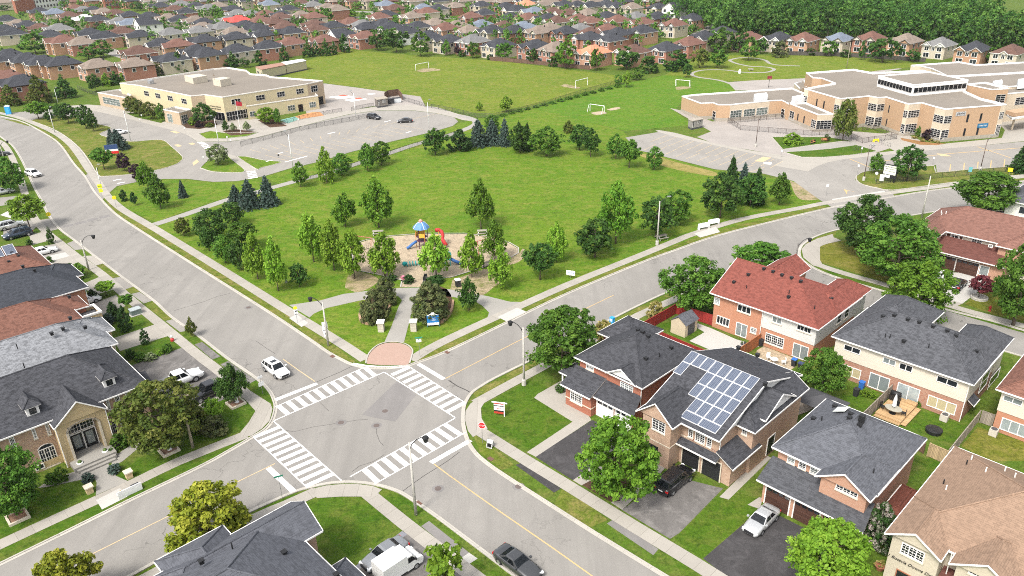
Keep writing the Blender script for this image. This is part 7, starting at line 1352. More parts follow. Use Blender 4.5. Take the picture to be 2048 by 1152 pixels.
# estate sign on the corner lawn
B = G(998,832); r = thing("estate_sign", "red, white and black property sale board on the corner lawn", "sign", (B.x, B.y, 0), GROT + .55); P1("post", T_white, r, "box", .62,.74,-.06,.06,0,2.0); P1("arm", T_white, r, "box", -.85,1.05,-.05,.05,1.85,1.97)
z = .35
for h_, mt in ((.28, plain("board_red", (.42,.05,.03))),(.2, S_k),(.55, S_w),(.12, S_k),(.18, S_w),(.14, plain("board_red", (.42,.05,.03)))): P1("board_panel", mt, r, "box", -.6,.58,-.02,.02, z, z + h_ - .005); z += h_
lettering(r, "SOLD", .22, face_M(0,-.03,1.1,(0,-1,0)), plain("board_red", (.42,.05,.03)))
# sandwich board
B = G(981,893); r = thing("sandwich_board", "white folding sandwich board on the verge by the stop sign", "sign", (B.x, B.y, 0), GROT + .35); 
for s_ in (-1,1):
    m = MB(); m.add([(-.36, s_ * .38,0),(.36, s_ * .38,0),(.36, s_ * .03,1.0),(-.36, s_ * .03,1.0)],[(0,1,2,3),(3,2,1,0)]); o = m.obj("panel", S_w, r); m = MB(); m.add([(-.26, s_ * .36 , .16),(.26, s_ * .36,.16),(.26, s_ * .215,.56),(-.26, s_ * .215,.56)],[(0,1,2,3),(3,2,1,0)]); m.obj("picture", S_k, o)
post_sign((1141,557),[(1.0,1.5,.85, S_w, None, None, False, 0)], "white lawn notice board by the park sidewalk", yaw((1141,557),-.3), "lawn_notice", 1.3); lettering(bpy.context.scene.objects["lawn_notice"], "NOTICE", .3, face_M(0,-.012,1.0,(0,-1,0)), S_b)
# marquee of the brick school and board of the yellow school
B = G(1776,364); r = thing("school_marquee", "black framed school marquee board with lettering on the island", "sign", (B.x, B.y, 0), yaw((1776,364),-.35)); P1("cabinet", T_black, r, "box", -1.5,1.5,-.15,.25,.9,3.9); P1("face", plain("marquee_face", (.66,.68,.56)), r, "box", -1.32,1.32,-.19,-.151,1.75,3.75); P1("lower_face", S_w, r, "box", -.9,.2,-.19,-.151,1.0,1.6)
for s_ in (-1.2,1.2): P1("post", T_black, r, "box", s_ - .1, s_ + .1,0,.15,0,.9)
lettering(r, "BROWNRIDGE", .36, face_M(0,-.2,3.4,(0,-1,0)), S_k); lettering(r, "PUBLIC SCHOOL", .26, face_M(0,-.2,2.95,(0,-1,0)), S_k); lettering(r, "HAVE A SAFE SUMMER", .22, face_M(0,-.2,2.45,(0,-1,0)), S_k)
B = G(226,312); r = thing("school_board", "navy, white and red school board by the blue spruces", "sign", (B.x, B.y, 0), yaw((226,312),-.2))
for z0, z1, mt in ((.6,1.3, S_r),(1.31,1.8, S_w),(1.81,3.0, plain("navy_face", (.03,.06,.16)))): P1("board_panel", mt, r, "box", -1.6,1.6,-.1,.1, z0, z1)
for s_ in (-1.4,1.4): P1("post", T_black, r, "box", s_ - .08, s_ + .08,.1,.25,0,2.8)
# ---------------------------------------------------------------- park furniture
def bench_ad(b, yw, label, back_mat):
    B = G(*b); r = thing("advert_bench", label, "bench", (B.x, B.y, 0), yw); P1("seat", S_w, r, "box", -1.1,1.1,-.25,.25,.42,.5); P1("backrest", back_mat, r, "box", -1.1,1.1,.2,.27,.5,1.15)
    for s_ in (-1,1): P1("leg", S_w, r, "box", s_ * 1.1 - .05, s_ * 1.1 + .05,-.3,.3,0,1.1)
bench_ad((1407,458), AU - .35, "left white advertising bench on the kerb side pad", S_w); bench_ad((1427,450), AU - .35, "right white advertising bench beside its twin at the road", S_w)
B = G(259,985); r = thing("tipped_bench", "white advertising bench seen from above on the mansion sidewalk", "bench", (B.x, B.y, 0), AU); P1("seat", S_w, r, "box", -1.2,1.2,-.4,.1,.4,.5); P1("backrest", S_w, r, "box", -1.2,1.2,-.5,-.42,.05,.95); P1("dark_panel", T_dgrey, r, "box", .3,1.1,-.4,.3,.502,.6); P1("emblem", plain("emblem_gold", (.45,.3,.08)), r, "ball", (-.8,-.15,.65),.17,8)
WOODT = planks("grey_wood", (.34,.31,.26),.15)
def picnic(b, yw, label):
    B = G(*b); r = thing("picnic_table", label, "picnic table", (B.x, B.y, 0), yw, "picnic tables"); P1("tabletop", WOODT, r, "box", -1.0,1.0,-.4,.4,.7,.77)
    for s_ in (-1,1): P1("seat", WOODT, r, "box", -1.0,1.0, s_ * .8 - .15, s_ * .8 + .15,.42,.48); m = MB(); m.tube([(s_ * .75,-.75,0),(s_ * .75,-.2,.7)],.05,5); m.tube([(s_ * .75,.75,0),(s_ * .75,.2,.7)],.05,5); m.box(s_ * .75 - .04, s_ * .75 + .04,-.8,.8,.36,.42); m.obj("leg", T_gal, r)
picnic((756,469),.05, "picnic table under the maple left of the playground"); picnic((965,468),.05, "picnic table under the maple right of the playground"); picnic((1323,478), AU - .3, "picnic table beside the roadside lamp post"); picnic((1501,141),0, "pale picnic table inside the curving gravel path")
def bench(b, yw, label, mat, group=None):
    B = G(*b); r = thing("bench", label, "bench", (B.x, B.y, 0), yw, group); P1("seat", mat, r, "box", -.9,.9,-.22,.22,.4,.46); P1("backrest", mat, r, "box", -.9,.9,.2,.26,.5,.9)
    for s_ in (-.75,.75): P1("leg", T_black, r, "box", s_ - .04, s_ + .04,-.2,.25,0,.9)
bench((975,533),.5, "grey bench at the right edge of the playground", WOODT); bench((851,561),1.5, "low bench right of the playground entrance", T_dgrey); bench((1649,283),0, "orange wooden bench on the school garden lawn", plain("orange_wood", (.42,.19,.09))); bench((1626,287),.7, "tilted orange wooden bench at the school garden walk", plain("orange_wood", (.42,.19,.09)))
def pillar(b, label):
    B = G(*b); r = thing("stone_pillar", label, "pillar", (B.x, B.y, 0), AU - .8); P1("shaft", brick("pillar_stone", (.55,.5,.42),(.38,.33,.27),(.5,.46,.4),.45,.2), r, "prism", [(-.42,-.42),(.42,-.42),(.42,.42),(-.42,.42)],0,1.5); P1("cap", T_white, r, "box", -.55,.55,-.55,.55,1.5,1.65)
pillar((763,662), "left stone gate pillar at the park entrance path"); pillar((828,661), "right stone gate pillar at the park entrance path")
def ring(name, label, px, h_, mat):
    P = smooth_line([G(x, y) for x, y in px],4); m = link(name, None, None, tuple(P[0])); m.empty_display_size = .2; tag(m, label, "edging"); q = ribbon_mesh(P, .16,.16, h_, mat, "stone_course"); q2 = MB()
    for i in range(len(P) - 1): d = P[i + 1] - P[i]; c = (P[i] + P[i + 1]) / 2; q2.obox((c.x - P[0].x, c.y - P[0].y, 0), d.length / 2 * .96,.17, h_ / 2, math.atan2(d.y, d.x))
    bpy.data.meshes.remove(q); q2.obj("stone_course", mat, m)
M_ring = brick("edging_stone", (.46,.30,.20),(.36,.22,.14),(.38,.28,.2),.3,.15); zz_ = Zm(620,520,6.024)
ring("bed_edging", "reddish stone edging around the left entrance bed", zz_((620,600),(600,690),(625,750),(690,775),(760,765),(850,700),(930,610),(980,535)),.35, M_ring); ring("bed_edging", "reddish stone edging around the right entrance bed", zz_((1370,610),(1375,700),(1420,745),(1500,768),(1590,755),(1660,690),(1710,600),(1725,500)),.35, M_ring)
sheet("mulch_bed", zz_((625,600),(610,690),(640,755),(760,755),(850,690),(970,530),(930,400),(800,350),(680,450)),.024, M_mulch, 2); sheet("mulch_bed", zz_((1375,610),(1385,700),(1500,758),(1655,690),(1715,500),(1650,350),(1450,300),(1330,400)),.024, M_mulch, 2)
# playground
B = G(845,494); pg = thing("play_structure", "orange playground tower with blue canopy and red tube slide", "play structure", (B.x, B.y, 0),.1)
ORG = plain("orange_steel", (.62,.26,.05)); YEL = plain("yellow_panel", (.70,.42,.06)); REDP = plain("red_plastic", (.42,.03,.03)); BLU = plain("blue_plastic", (.05,.14,.36)); BLUC = plain("canopy_blue", (.10,.22,.42)); NAVY = plain("navy_plastic", (.04,.10,.28)); pg.scale = (.8,.8,.85); TEAL = plain("teal_plastic", (.02,.33,.33)); PURP = plain("dark_plum_post", (.08,.03,.06))
for k in range(6): a = k * math.pi / 3; P1("post", ORG if k % 2 else PURP, pg, "tube", [(1.35 * math.cos(a),1.35 * math.sin(a),0),(1.35 * math.cos(a),1.35 * math.sin(a),4.6)],.07,7)
P1("canopy", BLUC, pg, "lathe", [(1.95,4.45),(1.6,5.0),(1.0,5.5),(.4,5.75),(.05,5.8)],8); P1("cap", plain("pink_cap", (.6,.25,.22)), pg, "lathe", [(.42,5.7),(.45,6.05),(.2,6.3),(.02,6.4)],10)
for k in range(0,8,2): a = k * math.pi / 4 + .39; P1("canopy_rib", S_w, pg, "tube", [(1.9 * math.cos(a),1.9 * math.sin(a),4.48),(1.0 * math.cos(a),1.0 * math.sin(a),5.52),(.4 * math.cos(a),.4 * math.sin(a),5.78)],.06,5)
for zz2 in (1.5,2.4): P1("deck", PURP, pg, "lathe", [(1.3, zz2),(1.3, zz2 + .1)],6)
for k in (1,2,4): a = (k + .5) * math.pi / 3; P1("panel", YEL, pg, "obox", (1.17 * math.cos(a),1.17 * math.sin(a),2.5),.04,.62,.45, a)
for k in range(4): P1("post", ORG, pg, "tube", [(2.4 + (k % 2) * 1.5,-.8 + (k // 2) * 1.6,0),(2.4 + (k % 2) * 1.5,-.8 + (k // 2) * 1.6,3.6)],.07,7)
P1("deck", PURP, pg, "box", 2.3,4.0,-.9,.9,1.7,1.8); P1("bridge", ORG, pg, "box", 1.3,2.35,-.5,.5,1.65,1.75); P1("panel", YEL, pg, "box", 2.4,3.9,-.92,-.85,1.9,2.8)
P1s("tube_slide", REDP, pg, "tube", [(3.3,.7,3.4),(3.9,1.2,3.3),(4.6,1.0,2.9),(4.8,.2,2.4),(4.6,-.5,1.8),(5.0,-.9,1.1),(5.5,-1.2,.5)],.42,10)
m = MB(); m.tube([(-1.2,-.2,1.5),(-2.2,-.5,1.0),(-3.0,-.8,.45),(-3.5,-1.0,.3)],.32,8); m.v = [(p[0], p[1], p[2]) for p in m.v]; m.obj("slide", BLU, pg, True); m = MB(); m.tube([(.9,-1.6,1.6),(1.2,-2.8,.9),(.9,-3.8,.3)],.12,6); m.tube([(.6,-1.5,1.6),(.5,-3.0,.8),(.6,-4.1,.1)],.06,6); m.obj("climber", PURP, pg)
B = G(900,530); r = thing("small_slide", "small teal and blue toddler slide behind the middle maple", "slide", (B.x, B.y, 0),.2)
P1("deck", TEAL, r, "box", -.9,.1,-.5,.5,1.1,1.2); P1s("slide", BLU, r, "tube", [(.1,0,1.2),(1.0,-.2,.65),(1.9,-.4,.25)],.3,8)
for x in (-.85,.05):
    for y in (-.45,.45): P1("post", TEAL, r, "tube", [(x, y, 0),(x, y, 2.2)],.05,6)
m = MB(); m.add([(-1.1,-.7,2.1),(.3,-.7,2.1),(.3,.7,2.1),(-1.1,.7,2.1),(-.4,0,2.7)],[(0,1,4),(1,2,4),(2,3,4),(3,0,4),(3,2,1,0)]); m.obj("roof", TEAL, r)
B = G(826,531); r = thing("play_crawler", "turquoise climbing caterpillar on the playground sand", "play equipment", (B.x, B.y, 0),.2)
for k in range(5): m = MB(); m.lathe([(.42,-.08),(.5,0),(.42,.08)],14); m.move(Matrix.Translation((-1.0 + k * .5,0,.35)) @ Matrix.Rotation(math.pi / 2,4, 'Y')); m.obj("hoop", TEAL, r, True)
P1s("head", TEAL, r, "ball", (-1.45,0,.5),.4,10)
def swing(b, yw, label, col):
    B = G(*b); r = thing("swing_set", label, "swing set", (B.x, B.y, 0), yw)
    for s_ in (-1,1): P1("frame", col, r, "tube", [(s_ * 2.2,-1.0,0),(s_ * 1.9,0,2.6),(s_ * 2.2,1.0,0)],.06,6)
    P1("top_bar", col, r, "tube", [(-2.2,0,2.6),(2.2,0,2.6)],.06,6)
    for x in (-.9,.9): m = MB(); m.tube([(x - .22,0,2.55),(x - .22,0,.5)],.015,4); m.tube([(x + .22,0,2.55),(x + .22,0,.5)],.015,4); m.obj("chain", T_black, r); P1("seat", T_black, r, "box", x - .25, x + .25,-.1,.1,.45,.52)
swing((727,500),-.4, "red framed swing set left of the play tower", plain("dull_red_steel", (.4,.13,.1))); swing((975,505),.5, "red framed swing set right of the play tower", plain("dull_red_steel", (.4,.13,.1)))
B = G(808,563); r = thing("stroller", "black stroller with pink cover at the playground entrance", "stroller", (B.x, B.y, 0),.6); m = MB(); m.add([(-.3,-.25,.45),(.35,-.25,.45),(.35,.25,.45),(-.3,.25,.45),(-.45,-.25,.95),(.1,-.25,1.05),(.1,.25,1.05),(-.45,.25,.95)],[(0,1,5,4),(1,2,6,5),(2,3,7,6),(3,0,4,7),(4,5,6,7)]); m.obj("hood", plain("pink_fabric", (.6,.18,.26)), r); m = MB(); m.tube([(-.35,-.25,1.0),(-.55,0,1.15),(-.35,.25,1.0)],.02,5); m.tube([(-.3,-.25,.1),(.3,-.25,.5)],.02,5); m.tube([(-.3,.25,.1),(.3,.25,.5)],.02,5); m.obj("frame", T_black, r)
for x, y in ((-.3,-.25),(-.3,.25),(.4,0)): m = MB(); m.lathe([(.14,-.03),(.14,.03)],10); m.move(Matrix.Translation((x, y, .14)) @ Matrix.Rotation(math.pi / 2,4, 'X')); m.obj("wheel", T_black, r)
def bin_(b, yw, label, col, lid, name="wheelie_bin", w_=.3, h_=1.0, group=None):
    B = G(*b); r = thing(name, label, "bin", (B.x, B.y, 0), yw, group); m = MB(); m.add([(-w_ * .8,-w_ * .8,.05),(w_ * .8,-w_ * .8,.05),(w_ * .8, w_ * .8,.05),(-w_ * .8, w_ * .8,.05),(-w_, -w_, h_),(w_, -w_, h_),(w_, w_, h_),(-w_, w_, h_)],[(0,3,2,1),(0,1,5,4),(1,2,6,5),(2,3,7,6),(3,0,4,7),(4,5,6,7)]); m.obj("body", col, r); P1("lid", lid, r, "box", -w_ * 1.08, w_ * 1.08,-w_ * 1.12, w_ * 1.08, h_ + .005, h_ + .09)
    for s_ in (-1,1): m = MB(); m.lathe([(.1,-.03),(.1,.03)],10); m.move(Matrix.Translation((s_ * w_ * .7, w_ * .85,.1)) @ Matrix.Rotation(math.pi / 2,4, 'Y')); m.obj("wheel", T_black, r)
BINK = plain("bin_black", (.03,.03,.033)); BINB = plain("bin_blue", (.03,.13,.42)); BING = plain("bin_green", (.12,.22,.05)); bin_((916,573),.4, "black litter bin with white lid at the park path", BINK, S_w, "litter_bin", .42,1.2); bin_((573,566),.2, "slim grey doggie bag bin under the park trees", T_gal, T_gal, "litter_bin", .22,1.3)
bin_((1587,732), GROT, "blue lidded recycling bin at the brick patio corner", BINK, BINB); bin_((1600,740), GROT, "black bin beside the blue lidded one at the brick patio", BINK, plain("bin_lid_navy", (.04,.05,.12))); bin_((1711,792), GROT, "dark bin on the paved strip of the cream house", BINK, BINK); bin_((1722,778), GROT, "blue lidded bin beside the dark one at the cream house", BINB, BINB); bin_((1493,722), GROT, "green compost bin by the wooden patio fence", BING, BING); bin_((1521,692), GROT, "small dark bin against the red brick patio wall", BINK, BINK)
B = G(1224,650); r = thing("newspaper_box", "bright blue newspaper box on the verge behind the red fence", "box", (B.x, B.y, 0), GROT); P1("body", plain("box_blue", (.03,.3,.6)), r, "box", -.3,.3,-.25,.25,.2,1.2); P1("lid", plain("box_blue", (.03,.3,.6)), r, "box", -.32,.32,-.27,.27,1.2,1.28); P1("window", S_w, r, "box", -.2,.2,-.26,-.252,.7,1.1)
B = G(1979,622); r = thing("fire_hydrant", "red fire hydrant on the court lawn", "hydrant", (B.x, B.y, 0),.3); P1s("barrel", plain("hydrant_red", (.38,.03,.03)), r, "lathe", [(.2,0),(.2,.08),(.13,.1),(.13,.6),(.17,.62),(.16,.72),(.06,.86),(.03,.92)],12)
for a in (0,2.1,4.2): P1("outlet", plain("hydrant_red", (.38,.03,.03)), r, "tube", [(.1 * math.cos(a),.1 * math.sin(a),.5),(.24 * math.cos(a),.24 * math.sin(a),.5)],.07,8)
B = G(345,682); r = thing("lawn_ornament", "small red and white ornament at the lawn edge of the left sidewalk", "ornament", (B.x, B.y, 0),.3); P1("pot", plain("pot_red", (.5,.04,.04)), r, "lathe", [(.25,0),(.28,.3),(.15,.45)],10); m = MB(); m.ball((0,0,.75),.2,8); m.tube([(0,0,.4),(0,0,.7)],.05,5); m.obj("top", S_w, r)
B = G(272,628); r = thing("utility_box", "grey green electrical box on the front lawn", "utility box", (B.x, B.y, 0), AU); P1("cabinet", plain("green_grey_steel", (.16,.2,.19)), r, "box", -.75,.75,-.6,.6,.1,.85); P1("lid", plain("lid_grey", (.34,.38,.38)), r, "box", -.8,.8,-.65,.65,.85,.95); P1("plinth", CPOLE, r, "box", -.95,.95,-.8,.8,0,.1)
B = G(18,228); r = thing("portable_toilet", "blue portable toilet beside the left road", "portable toilet", (B.x, B.y, 0),.4); P1("cabin", plain("toilet_blue", (.02,.3,.62)), r, "box", -.75,.75,-.75,.75,0,2.5); m = MB(); m.add([(-.8,-.8,2.5),(.8,-.8,2.5),(.8,.8,2.5),(-.8,.8,2.5),(-.4,0,2.85),(.4,0,2.85)],[(0,1,5,4),(2,3,4,5),(3,0,4),(1,2,5)]); m.obj("roof", S_w, r); P1("door", plain("toilet_door", (.05,.36,.66)), r, "box", -.4,.4,-.78,-.752,.2,2.1)
def planter(b, label, w_=.95):
    B = G(*b); r = thing("tree_planter", label, "planter", (B.x, B.y, 0), AU); m = MB()
    for x0, x1, y0, y1 in ((-w_, w_, -w_, -w_ + .2),(-w_, w_, w_ - .2, w_),(-w_, -w_ + .2,-w_ + .2, w_ - .2),(w_ - .2, w_, -w_ + .2, w_ - .2)): m.box(x0, x1, y0, y1,0,.3)
    m.obj("stone_border", T_stone, r); P1("soil", plain("mulch_soil", (.25,.15,.1)), r, "box", -w_ + .2, w_ - .2,-w_ + .2, w_ - .2,0,.2)
planter((36,1036), "square stone planter at the foot of the left edge tree"); planter((338,902), "square stone planter under the spreading olive tree"); planter((472,808), "square stone planter under the glossy corner tree")
for b, l in (((338,896), "white statue in the planter of the olive tree"),((472,802), "white statue in the planter of the glossy corner tree")): B = G(*b); r = thing("statue", l, "statue", (B.x + .3, B.y - .5,0),0); P1s("figure", S_w, r, "lathe", [(.28,0),(.28,.25),(.16,.3),(.2,.6),(.26,.95),(.2,1.2),(.1,1.3),(.14,1.45),(.1,1.58),(.02,1.64)],10)
for b, l in (((180,985), "small stone gate post left of the entrance walk"),((259,955), "small stone gate post right of the entrance walk")): B = G(*b); r = thing("gate_post", l, "post", (B.x, B.y, 0), AU); P1("shaft", B_buff, r, "box", -.32,.32,-.32,.32,0,.75); P1("cap", T_stone, r, "box", -.42,.42,-.42,.42,.75,.88)
for b, l in (((163,935), "white urn left of the mansion steps"),((213,911), "white urn right of the mansion steps")): B = G(*b); r = thing("urn", l, "urn", (B.x, B.y, 0),0); P1s("vase", S_w, r, "lathe", [(.22,0),(.22,.06),(.1,.15),(.3,.45),(.34,.7),(.28,.72)],12); P1("plant", plain("urn_plant", (.08,.13,.03)), r, "ball", (0,0,.75),.24,7)
# ---------------------------------------------------------------- goals
def goal(b0, b1, depthv, label, h_=2.3):
    A, Bq = G(*b0), G(*b1); d = Bq - A; L = d.length; r = thing("soccer_goal", label, "goal", tuple(A), math.atan2(d.y, d.x), "white soccer goals")
    P1("post", S_w, r, "tube", [(0,0,0),(0,0, h_)],.09,6); P1("post", S_w, r, "tube", [(L, 0,0),(L, 0, h_)],.09,6); P1("crossbar", S_w, r, "tube", [(-.05,0, h_),(L + .05,0, h_)],.09,6)
    if depthv: 
        for x in (0, L): P1("stay", S_w, r, "tube", [(x, 0, h_),(x, depthv * .4, h_),(x, depthv, 0)],.06,5)
g8 = Zm(800,0,5.12); goal(*g8((163,725),(295,698)),0, "left goal on the sports field", 2.5); goal(*g8((1797,905),(1920,872)),0, "goal on the sports field near the diagonal fence", 2.6); goal(*Zm(1200,0,5.12)((772,880),(914,892)),1.2, "goal on the green left of the curving path", 2.2); goal(*Zm(680,0,2.924)((1462,650),(1545,662)),-1.6, "goal with sloping stays beside the sandy strip", 2.2)
B = G(1537,175); r = thing("basketball_hoop", "basketball hoop on the brick school court", "hoop", (B.x, B.y, 0),0); P1("pole", T_black, r, "tube", [(0,0,0),(0,0,3.4)],.08,6); P1("backboard", plain("dark_red_board", (.2,.03,.04)), r, "box", -.8,.8,-.1,0,2.9,4.0); P1("rim", ORG, r, "lathe", [(.24,0),(.24,.03)],12,(0,-.35,3.0))
B = G(1479,147); r = thing("sign_stone", "small white marker at the bend of the curving path", "marker", (B.x, B.y, 0),0); P1("stone", S_w, r, "lathe", [(.5,0),(.55,.6),(.35,1.5),(.1,1.7)],6)
# ---------------------------------------------------------------- fences
FB = plain("black_fence_steel", (.03,.03,.032),.5); WIRE = mesh_wire("chain_link", (.07,.07,.072),.07)
def fence(name, label, px, h_, step, kind="wire", mat=None, k=0, world=None):
    P = world or [G(x, y) for x, y in px]; P = smooth_line(P, k) if k else P; r = thing(name, label, "fence", tuple(P[0])); o = P[0]; pts = []
    for i in range(len(P) - 1):
        d = P[i + 1] - P[i]; n = max(1, round(d.length / step)); pts += [P[i] + d * (j / n) for j in range(n)]
    pts.append(P[-1])
    if len(pts) > 95: pts = pts[::math.ceil(len(pts) / 95)] + [P[-1]]
    mats = mat or FB
    for p in pts:
        m = MB(); q = p - o
        if kind == "wire": m.tube([(q.x, q.y, 0),(q.x, q.y, h_ + .05)],.045,5)
        else: m.obox((q.x, q.y, 0),.06,.06,(h_ + .08) / 2, GROT)
        m.obj("post", mats, r)
    rail = MB(); pan = MB()
    for i in range(len(P) - 1):
        a, b = P[i] - o, P[i + 1] - o
        if kind == "wire": rail.tube([(a.x, a.y, h_),(b.x, b.y, h_)],.035,5); pan.add([(a.x, a.y, .05),(b.x, b.y, .05),(b.x, b.y, h_),(a.x, a.y, h_)],[(0,1,2,3)])
        else:
            d = (b - a); c = (a + b) / 2; pan.obox((c.x, c.y, .06), d.length / 2,.02,(h_ - .06) / 2, math.atan2(d.y, d.x)); rail.obox((c.x, c.y, h_), d.length / 2,.05,.03, math.atan2(d.y, d.x))
    rail.obj("top_rail", mats, r); pan.obj("panel" if kind != "wire" else "wire_mesh", WIRE if kind == "wire" else mats, r); return r
fence("chain_link_fence", "black chain link fence between the park lawn and school path", [(603,369),(660,350),(724,330),(782,310),(836,292),(893,277),(920,268)],1.2,3); fence("chain_link_fence", "black fence along the middle of the yellow school parking lot", [(482,293),(527,281),(600,262),(650,252),(700,243),(735,236)],1.3,3)
fence("chain_link_fence", "long black fence from the waste enclosure round the field corner", [(808,202),(850,214),(905,224),(950,235),(990,236)],1.3,3); fence("chain_link_fence", "diagonal black fence dividing the two sports lawns", [(992,235),(1030,226),(1090,211),(1150,192),(1200,177),(1240,166)],1.4,3)
fence("chain_link_fence", "black playground fence beside the yellow school end wall", [(562,250),(600,240),(648,230),(684,224)],1.2,2.5); fence("chain_link_fence", "short black fence section at the school play yard", [(703,222),(725,217),(748,213)],1.2,2.5); fence("chain_link_fence", "black fence round the back lawn left of the yellow school", [(156,178),(175,186),(203,194)],1.3,2.5)
fy = Zm(1350,120,5.12); fence("chain_link_fence", "dark fence enclosing the kindergarten yard of the brick school", fy((540,640),(670,718),(860,735),(1050,750),(1400,775),(1630,765)),1.4,2.4, "wire", plain("brown_fence_steel", (.06,.035,.03))); fence("chain_link_fence", "dark fence along the low wing wall of the brick school", fy((1115,600),(935,612),(745,632),(590,645),(540,650)),1.4,2.4, "wire", plain("brown_fence_steel", (.06,.035,.03)))
fw_ = Zm(1648,120,5.12); fence("chain_link_fence", "dark fence turning around the brick school forecourt", fw_((100,760),(280,805),(390,855),(510,835),(620,825),(740,810)),1.4,2.2, "wire", plain("brown_fence_steel", (.06,.035,.03))); fence("chain_link_fence", "dark fence by the bay windows of the brick school", fw_((390,725),(500,712),(580,740),(740,812)),1.3,2.2, "wire", plain("brown_fence_steel", (.06,.035,.03)))
q5 = Zm(1648,260,5.12); fence("chain_link_fence", "black fence behind the school marquee along the road verge", q5((530,560),(675,540),(810,530),(940,520),(1075,505),(1205,490),(1335,480),(1460,468),(1590,455),(1725,442),(1855,430),(2048,412)),1.2,3.3)
F_red = planks("red_stained_boards", (.30,.035,.03),.15, 'Y'); F_org = planks("orange_stained_boards", (.36,.13,.055),.14, 'Y'); F_grey = planks("weathered_boards", (.30,.26,.21),.14, 'Y'); F_tan = planks("pale_boards", (.46,.34,.2),.14, 'Y'); F_brown = planks("dark_brown_boards", (.14,.085,.06),.14, 'Y'); F_dark = planks("dark_boards", (.09,.08,.07),.14, 'Y')
fence("wooden_fence", "dark red board fence on the street side of the small yard", None, 1.7,2.4, "wood", F_red, 0,[ST(-56.5,80), ST(-56.5,88), ST(-50.6,88.4)]); fence("wooden_fence", "dark red fence behind the red brick corner house", None, 1.4,2.4, "wood", F_red, 0,[ST(-56.5,79.8), ST(-49,79.5), ST(-43.2,79.5), ST(-38.5,79.5)])
fence("wooden_fence", "orange stained fence between the two back patios", None, 1.8,2.2, "wood", F_org, 0,[ST(-42.8,87.9), ST(-42.8,79.7)]); fence("wooden_fence", "weathered grey fence between deck and paved strip", None, 1.7,2.2, "wood", F_grey, 0,[ST(-25.0,87.5), ST(-25.0,79.0)]); fence("wooden_fence", "pale board fence behind the pink and tan houses", None, 1.7,2.4, "wood", F_tan, 0,[ST(-17.5,78.6), ST(-8,78.2), ST(2,78)]); fence("wooden_fence", "weathered fence beside the cream house corner", None, 1.6,2.2, "wood", F_grey, 0,[ST(-15.7,89), ST(-15.7,79)]); fence("wooden_fence", "low dark back fence behind the pink brick house", None, 1.3,2.4, "wood", F_brown, 0,[ST(-38,79.4), ST(-30,79.2), ST(-18,78.8)]); fence("wooden_fence", "short grey gate fence between cream and brown roofed houses", None, 1.6,2.0, "wood", F_grey, 0,[ST(-15.5,89.2), ST(-14.3,89.2)])
fence("wooden_fence", "dark board fence behind the yellow school lawn", [(205,173),(224,168),(240,162)],1.8,2.5, "wood", F_dark); fence("wooden_fence", "brown board fence lining the sports field gardens", [(980,121),(1060,128),(1100,132),(1180,140)],1.6,4, "wood", F_brown); fence("wooden_fence", "brown board screen round the waste containers", [(770,199),(776,194),(797,191),(805,200)],2.2,2.5, "wood", F_brown); fence("wooden_fence", "dark board fence below the row under the forest", [(1560,110),(1660,112),(1760,118),(1850,124)],1.6,4, "wood", F_dark)
for b, l, mt in (((780,207), "dark waste container in the brown screen", BINK),((794,205), "white waste container in the brown screen", plain("container_white", (.55,.57,.58)))): B = G(*b); r = thing("waste_container", l, "waste container", (B.x, B.y, 0),.3); P1("body", mt, r, "box", -1.3,1.3,-.8,.8,.1,1.5); P1("lid", BINK, r, "box", -1.35,1.35,-.85,.85,1.5,1.6)
# ---------------------------------------------------------------- back yards
r = thing("garden_shed", "beige garden shed with grey roof in the red fenced yard", "shed", ST(-52.6,84.2), GROT); m = MB(); m.prism([(-1.2,-1.5),(1.2,-1.5),(1.2,1.5),(-1.2,1.5)],0,2.0,0, False); m.add([(-1.2,-1.5,2),(1.2,-1.5,2),(0,-1.5,2.85)],[(0,1,2)]); m.add([(-1.2,1.5,2),(1.2,1.5,2),(0,1.5,2.85)],[(2,1,0)]); m.obj("wall", plain("shed_beige", (.50,.42,.30)), r)
m = MB(); m.add([(-1.4,-1.65,1.93),(-1.4,1.65,1.93),(0,1.65,2.93),(0,-1.65,2.93),(1.4,-1.65,1.93),(1.4,1.65,1.93)],[(0,3,2,1),(3,4,5,2)]); m.obj("roof", S_gr, r); P1("door", T_dgrey, r, "box", 1.2,1.25,-.8,.8,.1,1.8)
r = thing("gazebo", "dark hip roofed gazebo on posts beside the solar house", "gazebo", ST(-29.0,77.4), GROT); m = MB(); m.add([(-2.4,-1.9,2.3),(2.4,-1.9,2.3),(2.4,1.9,2.3),(-2.4,1.9,2.3),(0,0,3.3)],[(0,1,4),(1,2,4),(2,3,4),(3,0,4),(3,2,1,0)]); m.obj("canopy", plain("canopy_grey", (.06,.06,.065),.8), r)
for x in (-2.1,2.1):
    for y in (-1.6,1.6): P1("post", T_black, r, "box", x - .07, x + .07, y - .07, y + .07,0,2.3)
WDK = planks("new_deck_boards", (.50,.33,.17),.14); r = thing("wooden_deck", "new yellow wooden deck with steps behind the cream house", "deck", ST(-22.0,85.0), GROT); P1("deck_boards", WDK, r, "box", -2.7,.2,-2.7,2.5,.35,.45); P1("step", WDK, r, "box", -2.7,.2,-3.1,-2.72,.15,.25); P1("step", WDK, r, "box", .22,.8,-2.7,1.9,.15,.25); P1("skirt", WDK, r, "box", -2.68,.18,-2.68,2.5,0,.34); P1("step", WDK, r, "box", -1.0,.2,1.7,2.45,.46,.62)
